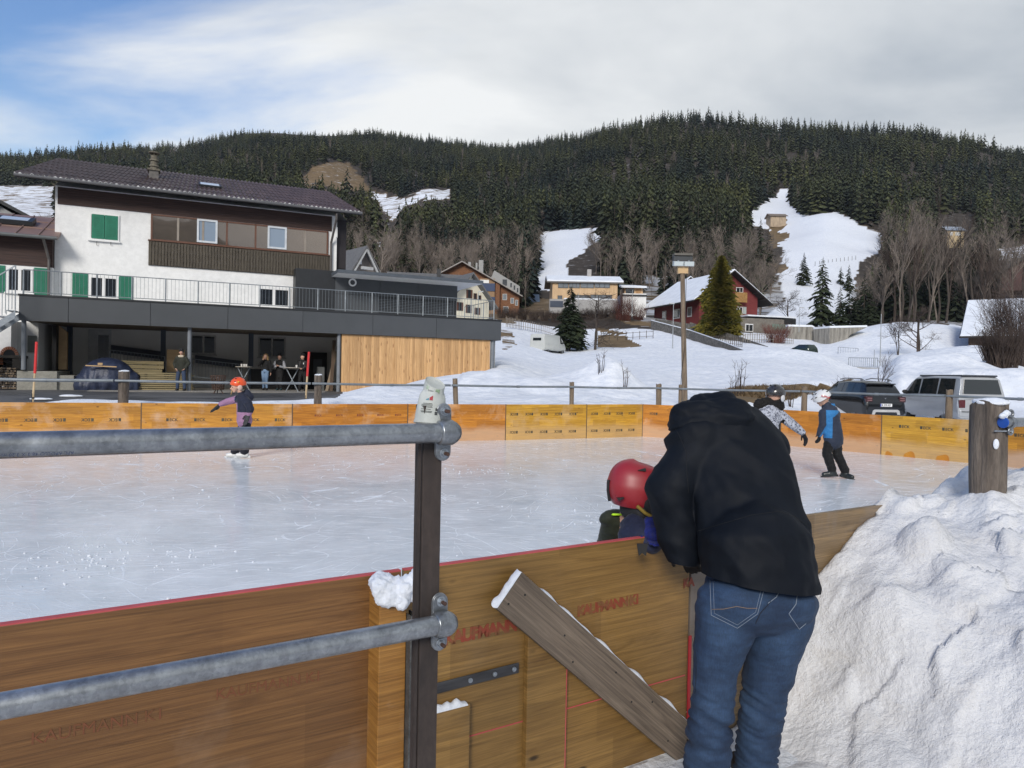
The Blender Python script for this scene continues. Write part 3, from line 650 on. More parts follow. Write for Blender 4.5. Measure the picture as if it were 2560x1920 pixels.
def build_forest():
 rng = random.Random(7)
 cands = []
 tries = 0; NT = 42000
 tgt = {'c': [], 'b': []}
 while tries < NT:
  tries += 1
  px = rng.uniform(-240, 1120)
  D = math.sqrt(rng.uniform(125 ** 2, 1180 ** 2)) if rng.random() < .62 else rng.uniform(125, 420)
  ridge = float(np.interp(px, [0, 300, 500, 560, 605, 713, 1024], [1120, 1060, 1160, 1010, 860, 770, 830]))
  if D > ridge + 25: continue
  p = gpt(px, D); x, y = proj(p)
  if in_any(x, y, D): continue
  lim = np.interp(px, [0, 330, 400, 500, 640, 700, 800, 900, 1024], [200, 232, 246, 250, 254, 262, 268, 236, 240])
  pb = 1 / (1 + math.exp(-(y - lim) / 9.0)) * .60 + .04
  nb = noise.noise(V((p.x * .012, p.y * .012, 0)))
  if 60 < px < 340 and nb > .1: pb = max(pb, .22)
  kind = 'b' if rng.random() < pb else 'c'
  hit_ = False
  for fz in (.3, .6, .9):
   xx, yy = proj(p + V((0, 0, 15 * fz)))
   if in_any(xx, yy): hit_ = True
  if hit_ and (D < 480 or rng.random() < .9): continue
  if 862 < px < 1010 and y > 228: kind = 'b' if rng.random() < .5 else 'c'
  h = rng.triangular(4, 21, 11) * (1.0 if kind == 'c' else .78)
  if D < 200: h *= .62 + .38 * max(0, (D - 120)) / 80
  tgt[kind].append((FPX * h / D * (1 if -40 < px < 1060 else .01), px, D, h, p))
 cvars = []
 for k in range(5):
  r_ = random.Random(40 + k); mb, tr = conifer(r_, 20, r_.uniform(3.3, 4.6), 170, droop=.45, sub=2, base=.06, curve=.85)
  n0 = len(mb.f); tr_mb = MB(); tr_mb.v = mb.v + tr.v; tr_mb.f = mb.f + [tuple(i + len(mb.v) for i in f) for f in tr.f]; tr_mb.m = [0] * n0 + [1] * len(tr.f)
  o = tr_mb.build('spruce_tree', [spruce_mat, bark_mat]); cvars.append(o.data); bpy.data.objects.remove(o)
 bvars = []
 for k in range(6):
  r_ = random.Random(60 + k); mb = bare(r_, 16, 3, .46, kids=(5, 8), up=.5, trunk=.28, r0=.17, thin=1.05)
  o = mb.build('bare_tree', [twig_mat]); bvars.append(o.data); bpy.data.objects.remove(o)
 tgt['c'].sort(reverse=True, key=lambda t: t[0]); tgt['b'].sort(reverse=True, key=lambda t: t[0])
 for key, vars_, hh, nm, lab, cat, grp in (('c', cvars, 20, 'spruce_tree', 'dark green spruce among the trees of the wooded hillside', 'spruce', 'spruces on the wooded hillside'),
           ('b', bvars, 15.5, 'bare_tree', 'leafless grey-brown tree in the woods on the hillside', 'bare tree', 'leafless trees on the hillside')):
  for (s_, px, D, h, p) in tgt[key][:290]:
   o = link(nm, vars_[rng.randrange(len(vars_))]); k = h / hh
   o.location = p - V((0, 0, .3)); o.rotation_euler = (rng.uniform(-.03, .03), rng.uniform(-.03, .03), rng.uniform(0, 6.28))
   o.scale = (k * rng.uniform(.85, 1.15), k * rng.uniform(.85, 1.15), k)
   tag(o, lab, cat, grp)
 def mass(name, lst, tv, tf, hh, mat, label, cat, tri):
  n = len(lst); tv = np.array(tv)
  nv = len(tv[0]); rs = np.random.RandomState(3)
  allv = np.zeros((n, nv, 3));
  for i, (s_, px, D, h, p) in enumerate(lst):
   t = tv[i % len(tv)]; a = rs.rand() * 6.28; k = h / hh; kw = k * rs.uniform(.8, 1.25)
   ca, sa = math.cos(a), math.sin(a)
   allv[i, :, 0] = (t[:, 0] * ca - t[:, 1] * sa) * kw + p.x; allv[i, :, 1] = (t[:, 0] * sa + t[:, 1] * ca) * kw + p.y; allv[i, :, 2] = t[:, 2] * k + p.z - .3
  nf = len(tf); F = (np.array(tf)[None] + (np.arange(n) * nv)[:, None, None]).reshape(-1, 3)
  me = bpy.data.meshes.new(name); me.vertices.add(n * nv); me.vertices.foreach_set('co', allv.ravel())
  me.loops.add(F.size); me.loops.foreach_set('vertex_index', F.ravel().astype(np.int32))
  me.polygons.add(len(F)); me.polygons.foreach_set('loop_start', np.arange(0, F.size, 3)); me.polygons.foreach_set('loop_total', np.full(len(F), 3))
  me.update(calc_edges=True); me.materials.append(mat); o = link(name, me); tag(o, label, cat, kind='stuff'); return o
 def ctempl(seed):
  r_ = random.Random(seed); v = []; nb = 30
  for i in range(nb):
   t = (i + r_.random()) / nb; z = 20 * (.04 + .96 * t); L_ = 4.5 * (1 - t) ** .80 * r_.uniform(.65, 1.15) + .35
   a = i * 2.4 + r_.uniform(-.4, .4); dx, dy = math.cos(a), math.sin(a); w_ = L_ * .5
   v += [(0, 0, z + .9), (dx * L_ * .7 - dy * w_, dy * L_ * .7 + dx * w_, z - L_ * .35), (dx * L_ * 1.05, dy * L_ * 1.05, z - L_ * .55), (dx * L_ * .7 + dy * w_, dy * L_ * .7 - dx * w_, z - L_ * .35)]
  v += [(-.25, 0, 18), (.25, 0, 18), (0, 0, 20.8), (0, .2, 18)]
  return v
 def topo(nb):
  f = []
  for i in range(nb): b = i * 4; f += [(b, b + 1, b + 2), (b, b + 2, b + 3)]
  return f
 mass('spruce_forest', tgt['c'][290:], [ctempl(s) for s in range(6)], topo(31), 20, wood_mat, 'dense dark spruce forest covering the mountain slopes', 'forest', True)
 def btempl(seed):
  r_ = random.Random(seed); v = []
  for i in range(46):
   t = r_.random(); z0 = 16 * (.25 + .5 * t); a = r_.uniform(0, 6.28); L_ = r_.uniform(2, 4.6)
   e = V((math.cos(a) * L_ * .62, math.sin(a) * L_ * .62, z0 + L_ * r_.uniform(.6, 1.4))); s_ = V((math.cos(a) * .3 * r_.random(), math.sin(a) * .3, z0))
   w_ = V((-math.sin(a), math.cos(a), 0)) * .10
   v += [s_ - w_, s_ + w_, e + w_ * .5, e - w_ * .5]
  v += [(-.2, 0, 0), (.2, 0, 0), (.08, 0, 12), (-.08, 0, 12)]
  return v
 mass('bare_woodland', tgt['b'][290:], [btempl(s) for s in range(6)], topo(47), 16, twig_mat, 'mass of leafless grey-brown woodland across the lower mountain slopes', 'woodland', True)
def in_any(x, y, D=999):
 for kind, P in OPEN:
  if in_poly(x, y, P): return True
 if D < 150 and y > 296 and x < 850: return True
 if D < 150 and 850 <= x and y > 322: return True
 if 545 < x < 660 and D < 175 and y > 292: return True
 if 655 < x < 775 and D < 170 and y > 300: return True
 if 934 < x < 976 and 214 < y < 290 and D < 420: return True
 if 343 < x < 374 and 228 < y < 262 and D < 300: return True
 if 768 < x < 785 and 205 < y < 245 and D < 420: return True
 return False
build_forest()
def big_conifer(px, D, h, w, n, label, mat=None, seed=1, droop=.4, curve=.9, gap=0.0, sub=4, base=.06, name='spruce_tree', cat='spruce', z=None, group=None):
 rng = random.Random(seed); p = gpt(px, D)
 e = empty(name, p, 0, label, cat, group); c_, t_ = conifer(rng, h, w, n, droop, sub, base, curve, gap)
 c_.build('crown', mat or spruce_mat, e); t_.build('trunk', bark_mat, e); return e
def big_bare(px, D, h, label, seed=1, lv=4, spread=.55, mat=None, name='bare_tree', cat='bare tree', up=.3, kids=(4, 6), trunk=.3, r0=None, group=None):
 rng = random.Random(seed); p = gpt(px, D); e = empty(name, p, 0, label, cat, group)
 rr = r0 or h * .011
 t = MB(); t.tube([(0, 0, -.4), (.02 * h, 0, h * .2), (0, .01 * h, h * .45), (.01 * h, 0, h * .62)], [rr * 1.5, rr * 1.1, rr * .8, rr * .5], 8); t.build('trunk', bark_mat, e)
 bare(rng, h, lv, spread, kids=kids, up=up, trunk=trunk, r0=rr).build('crown', mat or twig_dark, e); return e
big_conifer(569, 84, 7.4, 2.15, 420, 'dark spruce beside the leafless tree in the snowy field', seed=11, droop=.25, curve=.75, gap=.05, sub=5)
big_bare(594, 84, 9.2, 'leafless larch with long level branches beside the dark spruce in the field', seed=5, lv=4, spread=.85, mat=twig_dark, up=.05, kids=(4, 6), trunk=.12, r0=.11)
big_conifer(718.5, 104, 11.6, 3.0, 2600, 'large yellow-green conifer in front of the red chalet', gold_mat, seed=3, droop=-.15, curve=.62, sub=5, base=.0, name='golden_conifer', cat='conifer')
big_bare(738, 138, 15, 'tall leafless tree behind the red chalet', seed=8, lv=4, spread=.6, mat=twig_mat, kids=(5, 7))
big_bare(758, 140, 13, 'leafless tree just right of the red chalet gable', seed=9, lv=4, spread=.5, mat=twig_mat, kids=(5, 7), group='trees behind the chalet')
big_bare(786, 118, 8.0, 'small round leafless tree beside the concrete wall', seed=10, lv=4, spread=.7, mat=twig_dark, kids=(5, 7))
big_conifer(801, 190, 8.6, 2.1, 260, 'small lone spruce highest on the open snow slope', seed=21, droop=.3)
big_conifer(820, 125, 12.4, 2.9, 330, 'tall sparse spruce with drooping boughs below the snow slope', seed=22, droop=.45, gap=.25, curve=.7, sub=3)
for k, (px, D, h) in enumerate(((838, 124, 7.2), (847, 126, 8.6), (855, 123, 6.4), (862, 127, 9.5), (868, 122, 7), (846, 190, 7), (838, 196, 5))):
 big_conifer(px, D, h, h * .26, 170, 'small dark spruce at the foot of the snow slope above the concrete walls', seed=30 + k, droop=.4, group='small spruces at the slope foot')
big_conifer(884, 152, 17, 3.4, 420, 'tall dark spruce at the right edge of the open snow slope', seed=41, droop=.5)
big_conifer(977, 152, 21, 4.6, 700, 'broad tall dark spruce among the bare trees on the right', seed=42, droop=.5)
big_conifer(934, 152, 22, 4.2, 420, 'tall dark spruce behind the bare trees left of the broad one', seed=43, droop=.5)
for k, (px, D, h) in enumerate(((892, 140, 16), (899, 138, 20), (906, 139, 22), (912, 136, 17), (926, 138, 19), (936, 140, 16), (944, 137, 22), (968, 139, 20), (979, 141, 18), (987, 137, 15), (998, 139, 17), (1010, 136, 16), (1020, 140, 18), (858, 150, 10), (880, 134, 11))):
 big_bare(px, D, h, 'tall leafless tree standing along the snow bank on the right', seed=50 + k, lv=3, spread=.40, mat=twig_mat if k % 3 else twig_dark, kids=(6, 8), up=.6, trunk=.35, r0=.17, group='tall leafless trees above the bank')
big_bare(917, 84, 7.0, 'low wide leafless fruit tree standing on the snow bank', seed=71, lv=4, spread=.72, mat=twig_dark, kids=(5, 7), up=.35, trunk=.12, r0=.12)
big_bare(897, 86, 5.0, 'slim young leafless tree left of the wide fruit tree', seed=72, lv=3, spread=.4, mat=twig_dark)
def bush(px, D, h, w, n, label, mat, seed, name='bare_bush', cat='bush', group=None):
 rng = random.Random(seed); mb = MB(); p = gpt(px, D)
 for i in range(n):
  a = rng.uniform(0, 6.28); r_ = rng.uniform(0, .25) * w; s_ = V((math.cos(a) * r_, math.sin(a) * r_, -.1))
  a2 = a + rng.uniform(-.6, .6); L_ = rng.uniform(.55, 1.0)
  e = V((math.cos(a2) * w * .5 * rng.uniform(.3, 1.1), math.sin(a2) * w * .5 * rng.uniform(.3, 1.1), h * L_))
  m_ = s_.lerp(e, .5) + V((rng.uniform(-.1, .1), rng.uniform(-.1, .1), .1)) * h * .4
  mb.tube([s_, m_, e], [.018, .012, .004], 3, cap=False)
  for k in range(3):
   q = m_.lerp(e, rng.random()); mb.tube([q, q + V((rng.uniform(-1, 1), rng.uniform(-1, 1), rng.uniform(.2, 1.2))) * h * .16], [.009, .003], 3, cap=False)
 o = mb.build(name, mat); o.location = p; tag(o, label, cat, group); return o
bush(1001, 42, 2.6, 3.0, 420, 'dense brown leafless bush in front of the snow-roofed house', twig_dark, 1)
bush(1021, 50, 6.5, 6.0, 520, 'tall spreading leafless shrub at the right edge before the house', twig_dark, 2)
bush(989, 60, 2.0, 2.0, 90, 'thin leafless bush left of the dense one by the snow-roofed house', twig_dark, 3)
bush(775, 98, 2.6, 4.6, 260, 'red-brown bush beside the stone garden walls', red_twig, 4)
bush(622, 118, 4.2, 4.6, 260, 'reddish leafless shrub between the modern house and the chalet', red_twig, 5)
bush(637, 120, 2.6, 3.5, 160, 'low reddish shrub next to the tall reddish one', red_twig, 51)
for k, (px, D) in enumerate(((500, 116), (510, 117), (521, 118), (532, 118), (543, 118), (554, 117), (565, 118), (577, 118), (589, 119), (601, 119), (612, 119))):
 bush(px, D, 1.9, 2.6, 170, 'trimmed brown hedge bush in the row below the modern timber house', twig_dark, 80 + k, 'hedge_bush', 'bush', 'hedge bushes below the modern house')
for k, (px, D, h) in enumerate(((737, 30, 1.5), (742, 31, 1.6), (733, 30, 1.1), (846, 33, 1.7), (838, 34, 1.3), (600, 28, 1.0), (625, 27, 1.2), (792, 26, .8))):
 bush(px, D, h, .5, 5, 'thin dry weed stalks poking out of the snow', twig_dark, 100 + k, 'dry_weed', 'weed', 'dry weeds in the snow')
big_bare(878, 36, 2.6, 'thin leafless sapling beside a leaning stake behind the parked cars', seed=77, lv=3, spread=.4, mat=twig_dark, r0=.025)
def tufts():
 rng = random.Random(5); mb = MB()
 P = [(722, 392), (740, 387), (800, 387), (836, 387), (850, 380), (856, 385), (838, 393), (806, 395), (790, 401), (760, 405), (728, 401)]
 n = 0
 for i in range(90000):
  px = rng.uniform(720, 862); D = rng.uniform(26, 52); p = gpt(px, D); x, y = proj(p)
  if not in_poly(x, y, P): continue
  n += 1
  if n > 9000: break
  a = rng.uniform(0, 6.28); L_ = rng.uniform(.10, .34); d = V((math.cos(a) * .6, math.sin(a) * .6, rng.uniform(.2, .8))).normalized() * L_; s_ = V((-math.sin(a), math.cos(a), 0)) * .02
  mb.add([p - s_, p + s_, p + d], [(0, 1, 2)])
 o = mb.build('dry_grass', leaf_mat('dry_grass_blades', (.27, .185, .10), (.10, .07, .04))); tag(o, 'brown dry grass along the thawed ditch behind the boards', 'grass', kind='stuff')
tufts()
# ------------------------------------------------------------------ boards round the rink
UB = V((.8461, .5330, 0)); NBn = V((.5330, -.8461, 0))         # along the near boards, and their outward normal (towards the camera)
def NBp(x, d=0, z=0): return V((x, NEAR_Y + NEAR_S * x, z)) + NBn * d
lac_orange = board_mat('lacquered_board_orange', (.34, .13, .012), (.70, .34, .040), wear=(.60, .42, .30), wear_amt=.55, low_wear=.75)
lac_red = board_mat('lacquered_board_red_orange', (.33, .11, .010), (.70, .29, .032), wear=(.60, .42, .28), wear_amt=.55, low_wear=.6)
lac_yellow = board_mat('lacquered_board_yellow', (.40, .19, .016), (.74, .43, .05), wear=(.62, .46, .30), wear_amt=.35, low_wear=.35)
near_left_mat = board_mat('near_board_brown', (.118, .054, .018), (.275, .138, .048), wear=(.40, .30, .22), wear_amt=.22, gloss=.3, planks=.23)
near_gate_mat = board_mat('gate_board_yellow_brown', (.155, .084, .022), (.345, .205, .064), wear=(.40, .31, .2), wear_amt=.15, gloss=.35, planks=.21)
near_grey_mat = board_mat('end_board_weathered', (.11, .078, .05), (.29, .20, .105), wear=(.21, .18, .16), wear_amt=.9, patch_scale=1.1, planks=.3)
red_edge = M('red_painted_edge', (.55, .09, .10), (.42, .06, .065), rough=.6, scale=6)
mark_black = M('printed_black', (.035, .035, .03), (.10, .08, .04), rough=.6, scale=22, lo=.42, hi=.58)
mark_red = M('printed_red', (.25, .045, .022), (.19, .08, .03), rough=.6, scale=26, lo=.4, hi=.6)
def board_panel(P0, P1, z0, z1, mat, label, th=.027, marks=None, edge=None, outward=-1, group='boards round the ice rink'):
 P0 = V((P0[0], P0[1], 0)); P1 = V((P1[0], P1[1], 0))
 mb = MB(); L_ = (P1 - P0).length
 mb.box(.004, L_ - .004, 0, th * outward * -1, z0, z1)
 o = mb.build('rink_board', mat, bev=.003); frame_obj(o, P0, P1); tag(o, label, 'rink board', group)
 if edge:
  e = MB(); e.box(.005, L_ - .005, .001 if outward < 0 else -th + .001, th - .001 if outward < 0 else -.001, z1 - .002, z1 + .004); e.build('painted_edge', edge, o)
 return o
def eck(o, xs, z, size, flip, side=-1, mat=None):
 """rows of printed marks: a black block followed by letters, on the rink face"""
 mat = mat or mark_black; vs = MB()
 meshes = []
 for x in xs:
  Mx = Matrix.Translation((x, side * .0022, z)) @ Matrix.Rotation(R(90), 4, 'X')
  me = text_obj('ECK', size, mat, 'mesh', Mx, thick=.0006, bold=size * .02, flip=flip); meshes.append(me)
  w = size * .55
  b = MB(); sx = -1 if flip else 1
  b.box(x + sx * -.15 * size - (w if not flip else 0), x + sx * -.15 * size + (0 if not flip else w), side * .0028, side * .0015, z - size * .02, z + size * .72)
  vs.add(b.v, b.f)
 bm = bmesh.new(); bm.from_mesh
 for me in meshes: bm.from_mesh(me); bpy.data.meshes.remove(me)
 me = bpy.data.meshes.new('printed_marks'); bm.to_mesh(me); bm.free()
 v0 = [v.co[:] for v in me.vertices]; f0 = [tuple(p.vertices) for p in me.polygons]
 vs.add(v0, f0); bpy.data.meshes.remove(me)
 return vs.build('printed_marks', mat, o)
P = FAR
far_specs = [  # index, material, label, marks (x list as fraction, z, flip)
 (0, lac_orange, 'orange far rink board at the left edge of the photo with mirrored black marks', [.27, .42, .57, .72, .87], [.5], True),
 (1, lac_orange, 'orange far rink board behind the girl with the orange helmet', [.18, .36, .54, .72, .90], [.5], False),
 (2, lac_red, 'red-orange far rink board behind the top of the steel post, with faint red print', [.2, .38, .56, .74, .9], [.6], False),
 (3, lac_red, 'red-orange unmarked far rink board just right of the steel post', [], [], False),
 (4, lac_yellow, 'yellow far rink board with two rows of marks, left one of the yellow pair', [.12, .3, .48, .66, .84], [.60, .16], True),
 (5, lac_yellow, 'yellow far rink board with two rows of marks, right one of the yellow pair', [.16, .38, .6, .82], [.60, .16], True),
 (6, lac_red, 'red-orange far rink board just left of the hood of the bending man', [.1], [.6], True),
 (7, lac_red, 'red-orange far rink board behind the child in the blue jacket, worn pale at the foot', [], [], False),
 (8, lac_yellow, 'yellow far rink board left of the snow-capped wooden post, with orange scallops at the foot', [.18, .36, .54, .72], [.62], False),
 (9, lac_orange, 'orange far rink board at the right edge of the photo behind the wooden post', [.1, .4], [.6], False),
]
for i, mat_, lab, mk, mz, fl in far_specs:
 o = board_panel(P[i], P[i + 1], -.02, BOARD_H, mat_, lab, outward=-1)
 L_ = math.hypot(P[i + 1][0] - P[i][0], P[i + 1][1] - P[i][1])
 if mk:
  for z_ in mz:
   q = eck(o, [f * L_ for f in mk], z_, .085 if i != 2 else .06, fl, mat=mark_red if i == 2 else None)
 e = MB(); e.box(-.004, .012, -.006, .03, 0, BOARD_H + .003); e.build('joint_strip', M('joint_grey', (.10, .08, .06), rough=.8), o)
 if i == 8:                     # rounded orange scallops left by the freezing water
  stm = M('stain_orange', (.55, .24, .025), (.42, .15, .015), rough=.4, scale=6)
  for (fx, wd, hh) in ((.04, .16, .10), (.20, .24, .14), (.47, .26, .15), (.74, .34, .12)):
   pts = [V((fx * L_ + wd * t, -.0016, .0 + hh * math.sin(math.pi * t) ** .32 * (.85 + .15 * math.sin(5 * t + fx * 20)))) for t in [k / 14 for k in range(15)]]
   s = MB(); s.prism([V((fx * L_, -.0016, 0))] + pts[1:-1] + [V((fx * L_ + wd, -.0016, 0))], (0, .001, 0)); s.build('water_stain', stm, o)
grey_rest = [(10, 11), (11, 12)]
for a, b in grey_rest: board_panel(P[a], P[b], -.02, BOARD_H, lac_orange, 'orange rink board closing the rink on the far right behind the snow bank', outward=-1)
LL = LEFT[::-1]
for a in range(len(LL) - 1): board_panel(LL[a], LL[a + 1], -.02, BOARD_H, lac_orange, 'orange rink board closing the rink beyond the left edge of the photo', outward=-1)
board_panel(LL[-1], P[0], -.02, BOARD_H, lac_orange, 'orange rink board closing the rink beyond the left edge of the photo', outward=-1)
def near_panel(x0, x1, mat_, label, edge=None, z1=BOARD_H):
 return board_panel(NBp(x0), NBp(x1), -.16, z1, mat_, label, edge=edge, outward=-1)
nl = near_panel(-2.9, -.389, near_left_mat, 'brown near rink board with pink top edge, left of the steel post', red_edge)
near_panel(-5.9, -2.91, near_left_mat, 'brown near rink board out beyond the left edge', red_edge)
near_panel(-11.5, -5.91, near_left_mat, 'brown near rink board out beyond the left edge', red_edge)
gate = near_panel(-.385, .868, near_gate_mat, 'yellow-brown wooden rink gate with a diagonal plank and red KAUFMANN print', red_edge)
gate.name = 'rink_gate'; gate['category'] = 'gate'
near_panel(.871, 2.60, near_grey_mat, 'grey weathered near rink board running into the snow bank right of the man')
near_panel(2.61, 8.2, near_grey_mat, 'grey weathered near rink board buried in the snow bank', None, .80)
GO = NBp(-.385)
def gl(px, py, off=0.0):
 p = PL(px, py, GO + NBn * off, NBn); q = p - GO; return q.dot(UB), q.z
def gtext(o, body, px, py, px2, py2, size, off, mat, bold=.0, flip=False, inv=0.0, sp=1.0):
 x, z = gl(px, py, off); x2, z2 = gl(px2, py2, off); ang = math.atan2(z2 - z, x2 - x)
 return text_obj(body, size, mat, o, Matrix.Translation((x, -off - .0012, z)) @ Matrix.Rotation(-ang, 4, 'Y') @ Matrix.Rotation(R(90), 4, 'X'), thick=.0005, bold=bold, name='printed_name', spacing=sp)
gtext(gate, 'KAUFMANN K1', 444, 645, 517, 630, .068, 0, mark_red, .003, sp=.82)
gtext(gate, 'KAUFMANN K1', 577, 616, 634, 604, .060, 0, mark_red, .0026, sp=.80)
gtext(gate, 'KAUFMANN K1', 600, 797, 668, 780, .070, 0, mark_red, .003, sp=.82)
gtext(gate, 'KA', 683, 588, 700, 584, .060, 0, mark_red, .0026, sp=.80)
ox = nl.location
faint_red = M('faint_printed_red', (.19, .060, .026), (.15, .065, .022), rough=.6, scale=26)
def nltext(px, py, px2, py2, size):
 p = PL(px, py, GO, NBn) - ox; q = PL(px2, py2, GO, NBn) - ox; ang = math.atan2(q.z - p.z, q.dot(UB) - p.dot(UB))
 text_obj('KAUFMANN K1', size, faint_red, nl, Matrix.Translation((p.dot(UB), -.0012, p.z)) @ Matrix.Rotation(-ang, 4, 'Y') @ Matrix.Rotation(R(90), 4, 'X'), thick=.0005, name='printed_name')
nltext(30, 745, 120, 727, .05); nltext(215, 700, 300, 684, .05)
mb = MB(); x0, z0 = gl(470, 736); x1, z1 = gl(690, 680)
mb.box(0.005, 1.46, -.0025, .0, z0 - .002, z0 + .002); mb.build('red_seam', red_edge, gate)
xb0, _ = gl(527, 700, .03); xb1, _ = gl(566, 700, .03); _, zb = gl(545, 632, .03)
mb = MB(); mb.box(xb0, xb1, -.03, -.001, -.15, zb); b = mb.build('batten', near_gate_mat, gate, bev=.002)
mb = MB(); mb.box(xb1 - .001, xb1 + .004, -.029, -.002, -.15, zb - .01); mb.build('batten_edge', red_edge, gate)
xc0, zc = gl(434, 713, .035); xc1, _ = gl(470, 713, .035)
mb = MB(); mb.box(xc0, xc1, -.035, -.001, -.15, zc); mb.build('short_board', near_gate_mat, gate, bev=.002)
c = [(522.5, 572.6), (688.3, 721.7), (740, 815), (682.4, 766.5), (501.6, 612.6)]
c = [(522.5, 572.6), (705, 736.7), (705, 785.8), (501.6, 612.6)]
pts = [gl(a, b, .072) for a, b in c]
plank = MB(); plank.prism([V((x, -.072, z)) for x, z in pts], (0, .038, 0))
x_, z_ = pts[0]
plank_mat = M('grey_weathered_plank', (.27, .215, .165), (.13, .10, .078), rough=.85, scale=2.5, stretch=(1, 1, 1), bump=.5, bdist=.004, fine=.35)
pd = empty('plank_axis', (0, 0, 0)); bpy.data.objects.remove(pd)
def plank_build():
 a, b_ = V((pts[0][0], 0, pts[0][1])), V((pts[1][0], 0, pts[1][1])); d = (b_ - a); ang = math.atan2(d.z, d.x); Ln = d.length
 w = (V((pts[3][0], 0, pts[3][1])) - a); wd = abs(w.dot(V((-d.z, 0, d.x)).normalized()))
 mb = MB(); mb.box(0, Ln, 0, .038, -wd, 0)
 m, N, L, bs = new_mat('weathered_plank'); vec = tex_coord(N, L, 'Object', (.7, 1, 9)); n = noise_n(N, L, vec, 2.4, 8, .65, 1.0)
 c_ = ramp_n(N, L, n, [(.28, (.10, .075, .055)), (.7, (.235, .185, .14))]); vec2 = tex_coord(N, L, 'Object', (.5, 1, 34)); n2 = noise_n(N, L, vec2, 3, 6, .7, .5)
 c_ = mix_n(N, L, .6, c_, ramp_n(N, L, n2, [(.4, .4), (.6, 1.15)]), 'MULTIPLY'); L.new(c_, bs.inputs['Base Color']); bs.inputs['Roughness'].default_value = .8; bump_n(N, L, n2, .5, .003, bs)
 o = mb.build('diagonal_plank', m, gate, bev=.002); o.location = (a.x, -.072, a.z); o.rotation_euler = (0, -ang, 0)
 mb = MB(); rng = random.Random(3)
 for (u, v) in ((.05, .35), (.02, .75), (.25, .45), (.33, .8), (.5, .3), (.62, .6), (.7, .25), (.85, .75), (.93, .4)): mb.tube([(u * Ln, -.0012, -v * wd), (u * Ln, .002, -v * wd)], .0045, 8)
 mb.build('screw_heads', black_mat, o)
 sn = MB()
 rg = []
 for k in range(23):
  t = k / 22; ww = .013 + .014 * noise.noise(V((k * .23, 1.3, 0))) + .006 * (1 - t)
  cpt = V((-.004, .019, -wd * (1 - t) * .98)); rg.append([cpt + V((-ww * math.cos(q) * .9, .019 * math.sin(q), ww * .35 * math.sin(q * 2))) for q in [R(-90 + 22.5 * j) for j in range(9)]])
 sn.rings(rg, cap=True, close=False); rg = []
 for k in range(60):
  t = k / 59; ww = max(.001, .012 * abs(math.sin(k * .31) + .4 * math.sin(k * .83 + 1)) * (0 if t < .1 else 1))
  cpt = V((Ln * t, .019, 0)); rg.append([cpt + V((0, .019 * math.sin(q), ww * math.cos(q))) for q in [R(-90 + 22.5 * j) for j in range(9)]])
 sn.rings(rg, cap=True, close=False); sn.build('snow_rim', snow_cap_mat, o, smooth=60)
plank_build()
mb = MB(); (xa, za), (xb, zb2) = gl(428, 692, .02), gl(520, 668.5, .02)
d = V((xb - xa, 0, zb2 - za)); L_ = d.length; mb.box(0, L_, -.006, 0, -.021, .021)
st = mb.build('strap_hinge', M('dark_zinc_strap', (.10, .10, .105), (.045, .045, .048), rough=.45, scale=12, metal=.6, stretch=(.4, 1, 3)), gate, bev=.002); st.location = (xa, -.006, za); st.rotation_euler = (0, -math.atan2(d.z, d.x), 0)
for t in (.45, .72, .94):
 mb = MB(); mb.tube([(t * L_, -.006, 0), (t * L_, -.011, 0)], .0095, 12); mb.tube([(t * L_, -.01, 0), (t * L_, -.015, 0)], .0065, 6); mb.build('bolt', metal_galv, st)
sc = MB(); rng = random.Random(4); rg = []
for k in range(16):
 t = k / 15; ww = .020 + .018 * noise.noise(V((k * .4, 7.7, 0))); rg.append([V((xc0 - .004 + (xc1 - xc0) * t * .96, -.018 + .02 * math.sin(q), zc - .003 + ww * math.cos(q) * (math.sin(math.pi * (t * .9 + .07)) ** .4))) for q in [R(-90 + 22.5 * j) for j in range(9)]])
sc.rings(rg, close=False); sc.build('snow_cap', snow_cap_mat, gate, smooth=70)
mb = MB(); mb.box(1.478, 1.494, -.007, -.001, -.15, .37); mb.build('red_end_strip', M('red_end_paint', (.50, .02, .03), rough=.5), gate)
def strut(px0, px1, ytop, off0, off1, label, snow=True, group=None, chan=True):
 pc = V(GO); a = PL(px0, ytop, GO + NBn * off1, NBn); b = PL(px1, ytop, GO + NBn * off1, NBn)
 w = (b - a).dot(UB); e = empty('board_strut', V((a.x, a.y, -.16)), math.atan2(UB.y, UB.x), label, 'strut', group); h = a.z + .16
 mb = MB(); dd = off1 - off0
 mb.v = []; mb.prism([V((0, 0, 0)), V((w, 0, 0)), V((w, 0, h - .05)), V((0, 0, h - .0))], (0, dd, 0))
 m2 = board_mat('strut_orange_wood', (.20, .085, .015), (.38, .19, .045), wear_amt=.3, planks=5)
 mb.build('post', m2, e, bev=.003)
 if chan:
  c2 = MB(); c2.box(w + .002, w + .026, -.03, -.024, 0, h - .1); c2.box(w + .002, w + .007, -.024, .09, 0, h - .1); c2.box(w + .026, w + .031, -.03, .04, 0, h - .1)
  c2.build('steel_channel', M('worn_channel', (.16, .165, .16), (.05, .05, .05), rough=.6, scale=14, metal=.4, fine=.5), e)
 if snow:
  vs = []; rng = random.Random(8)
  sb = MB()
  for (cx, cy, cz, rx, rz) in ((.02, .03, h + .015, .05, .028), (.06, .02, h - .005, .055, .035), (.10, .0, h - .01, .055, .045), (.145, -.015, h + .01, .045, .055), (.15, -.02, h + .045, .018, .04), (.03, -.01, h - .03, .035, .035), (.07, -.015, h - .045, .035, .03), (.005, .0, h - .01, .03, .04)):
   sb.ell((cx, cy, cz), (rx, rx * .9, rz), 14, 10)
  o = remesh_build(sb, 'snow_lump', snow_cap_mat, e, .006, .016, 22, 1)
 return e
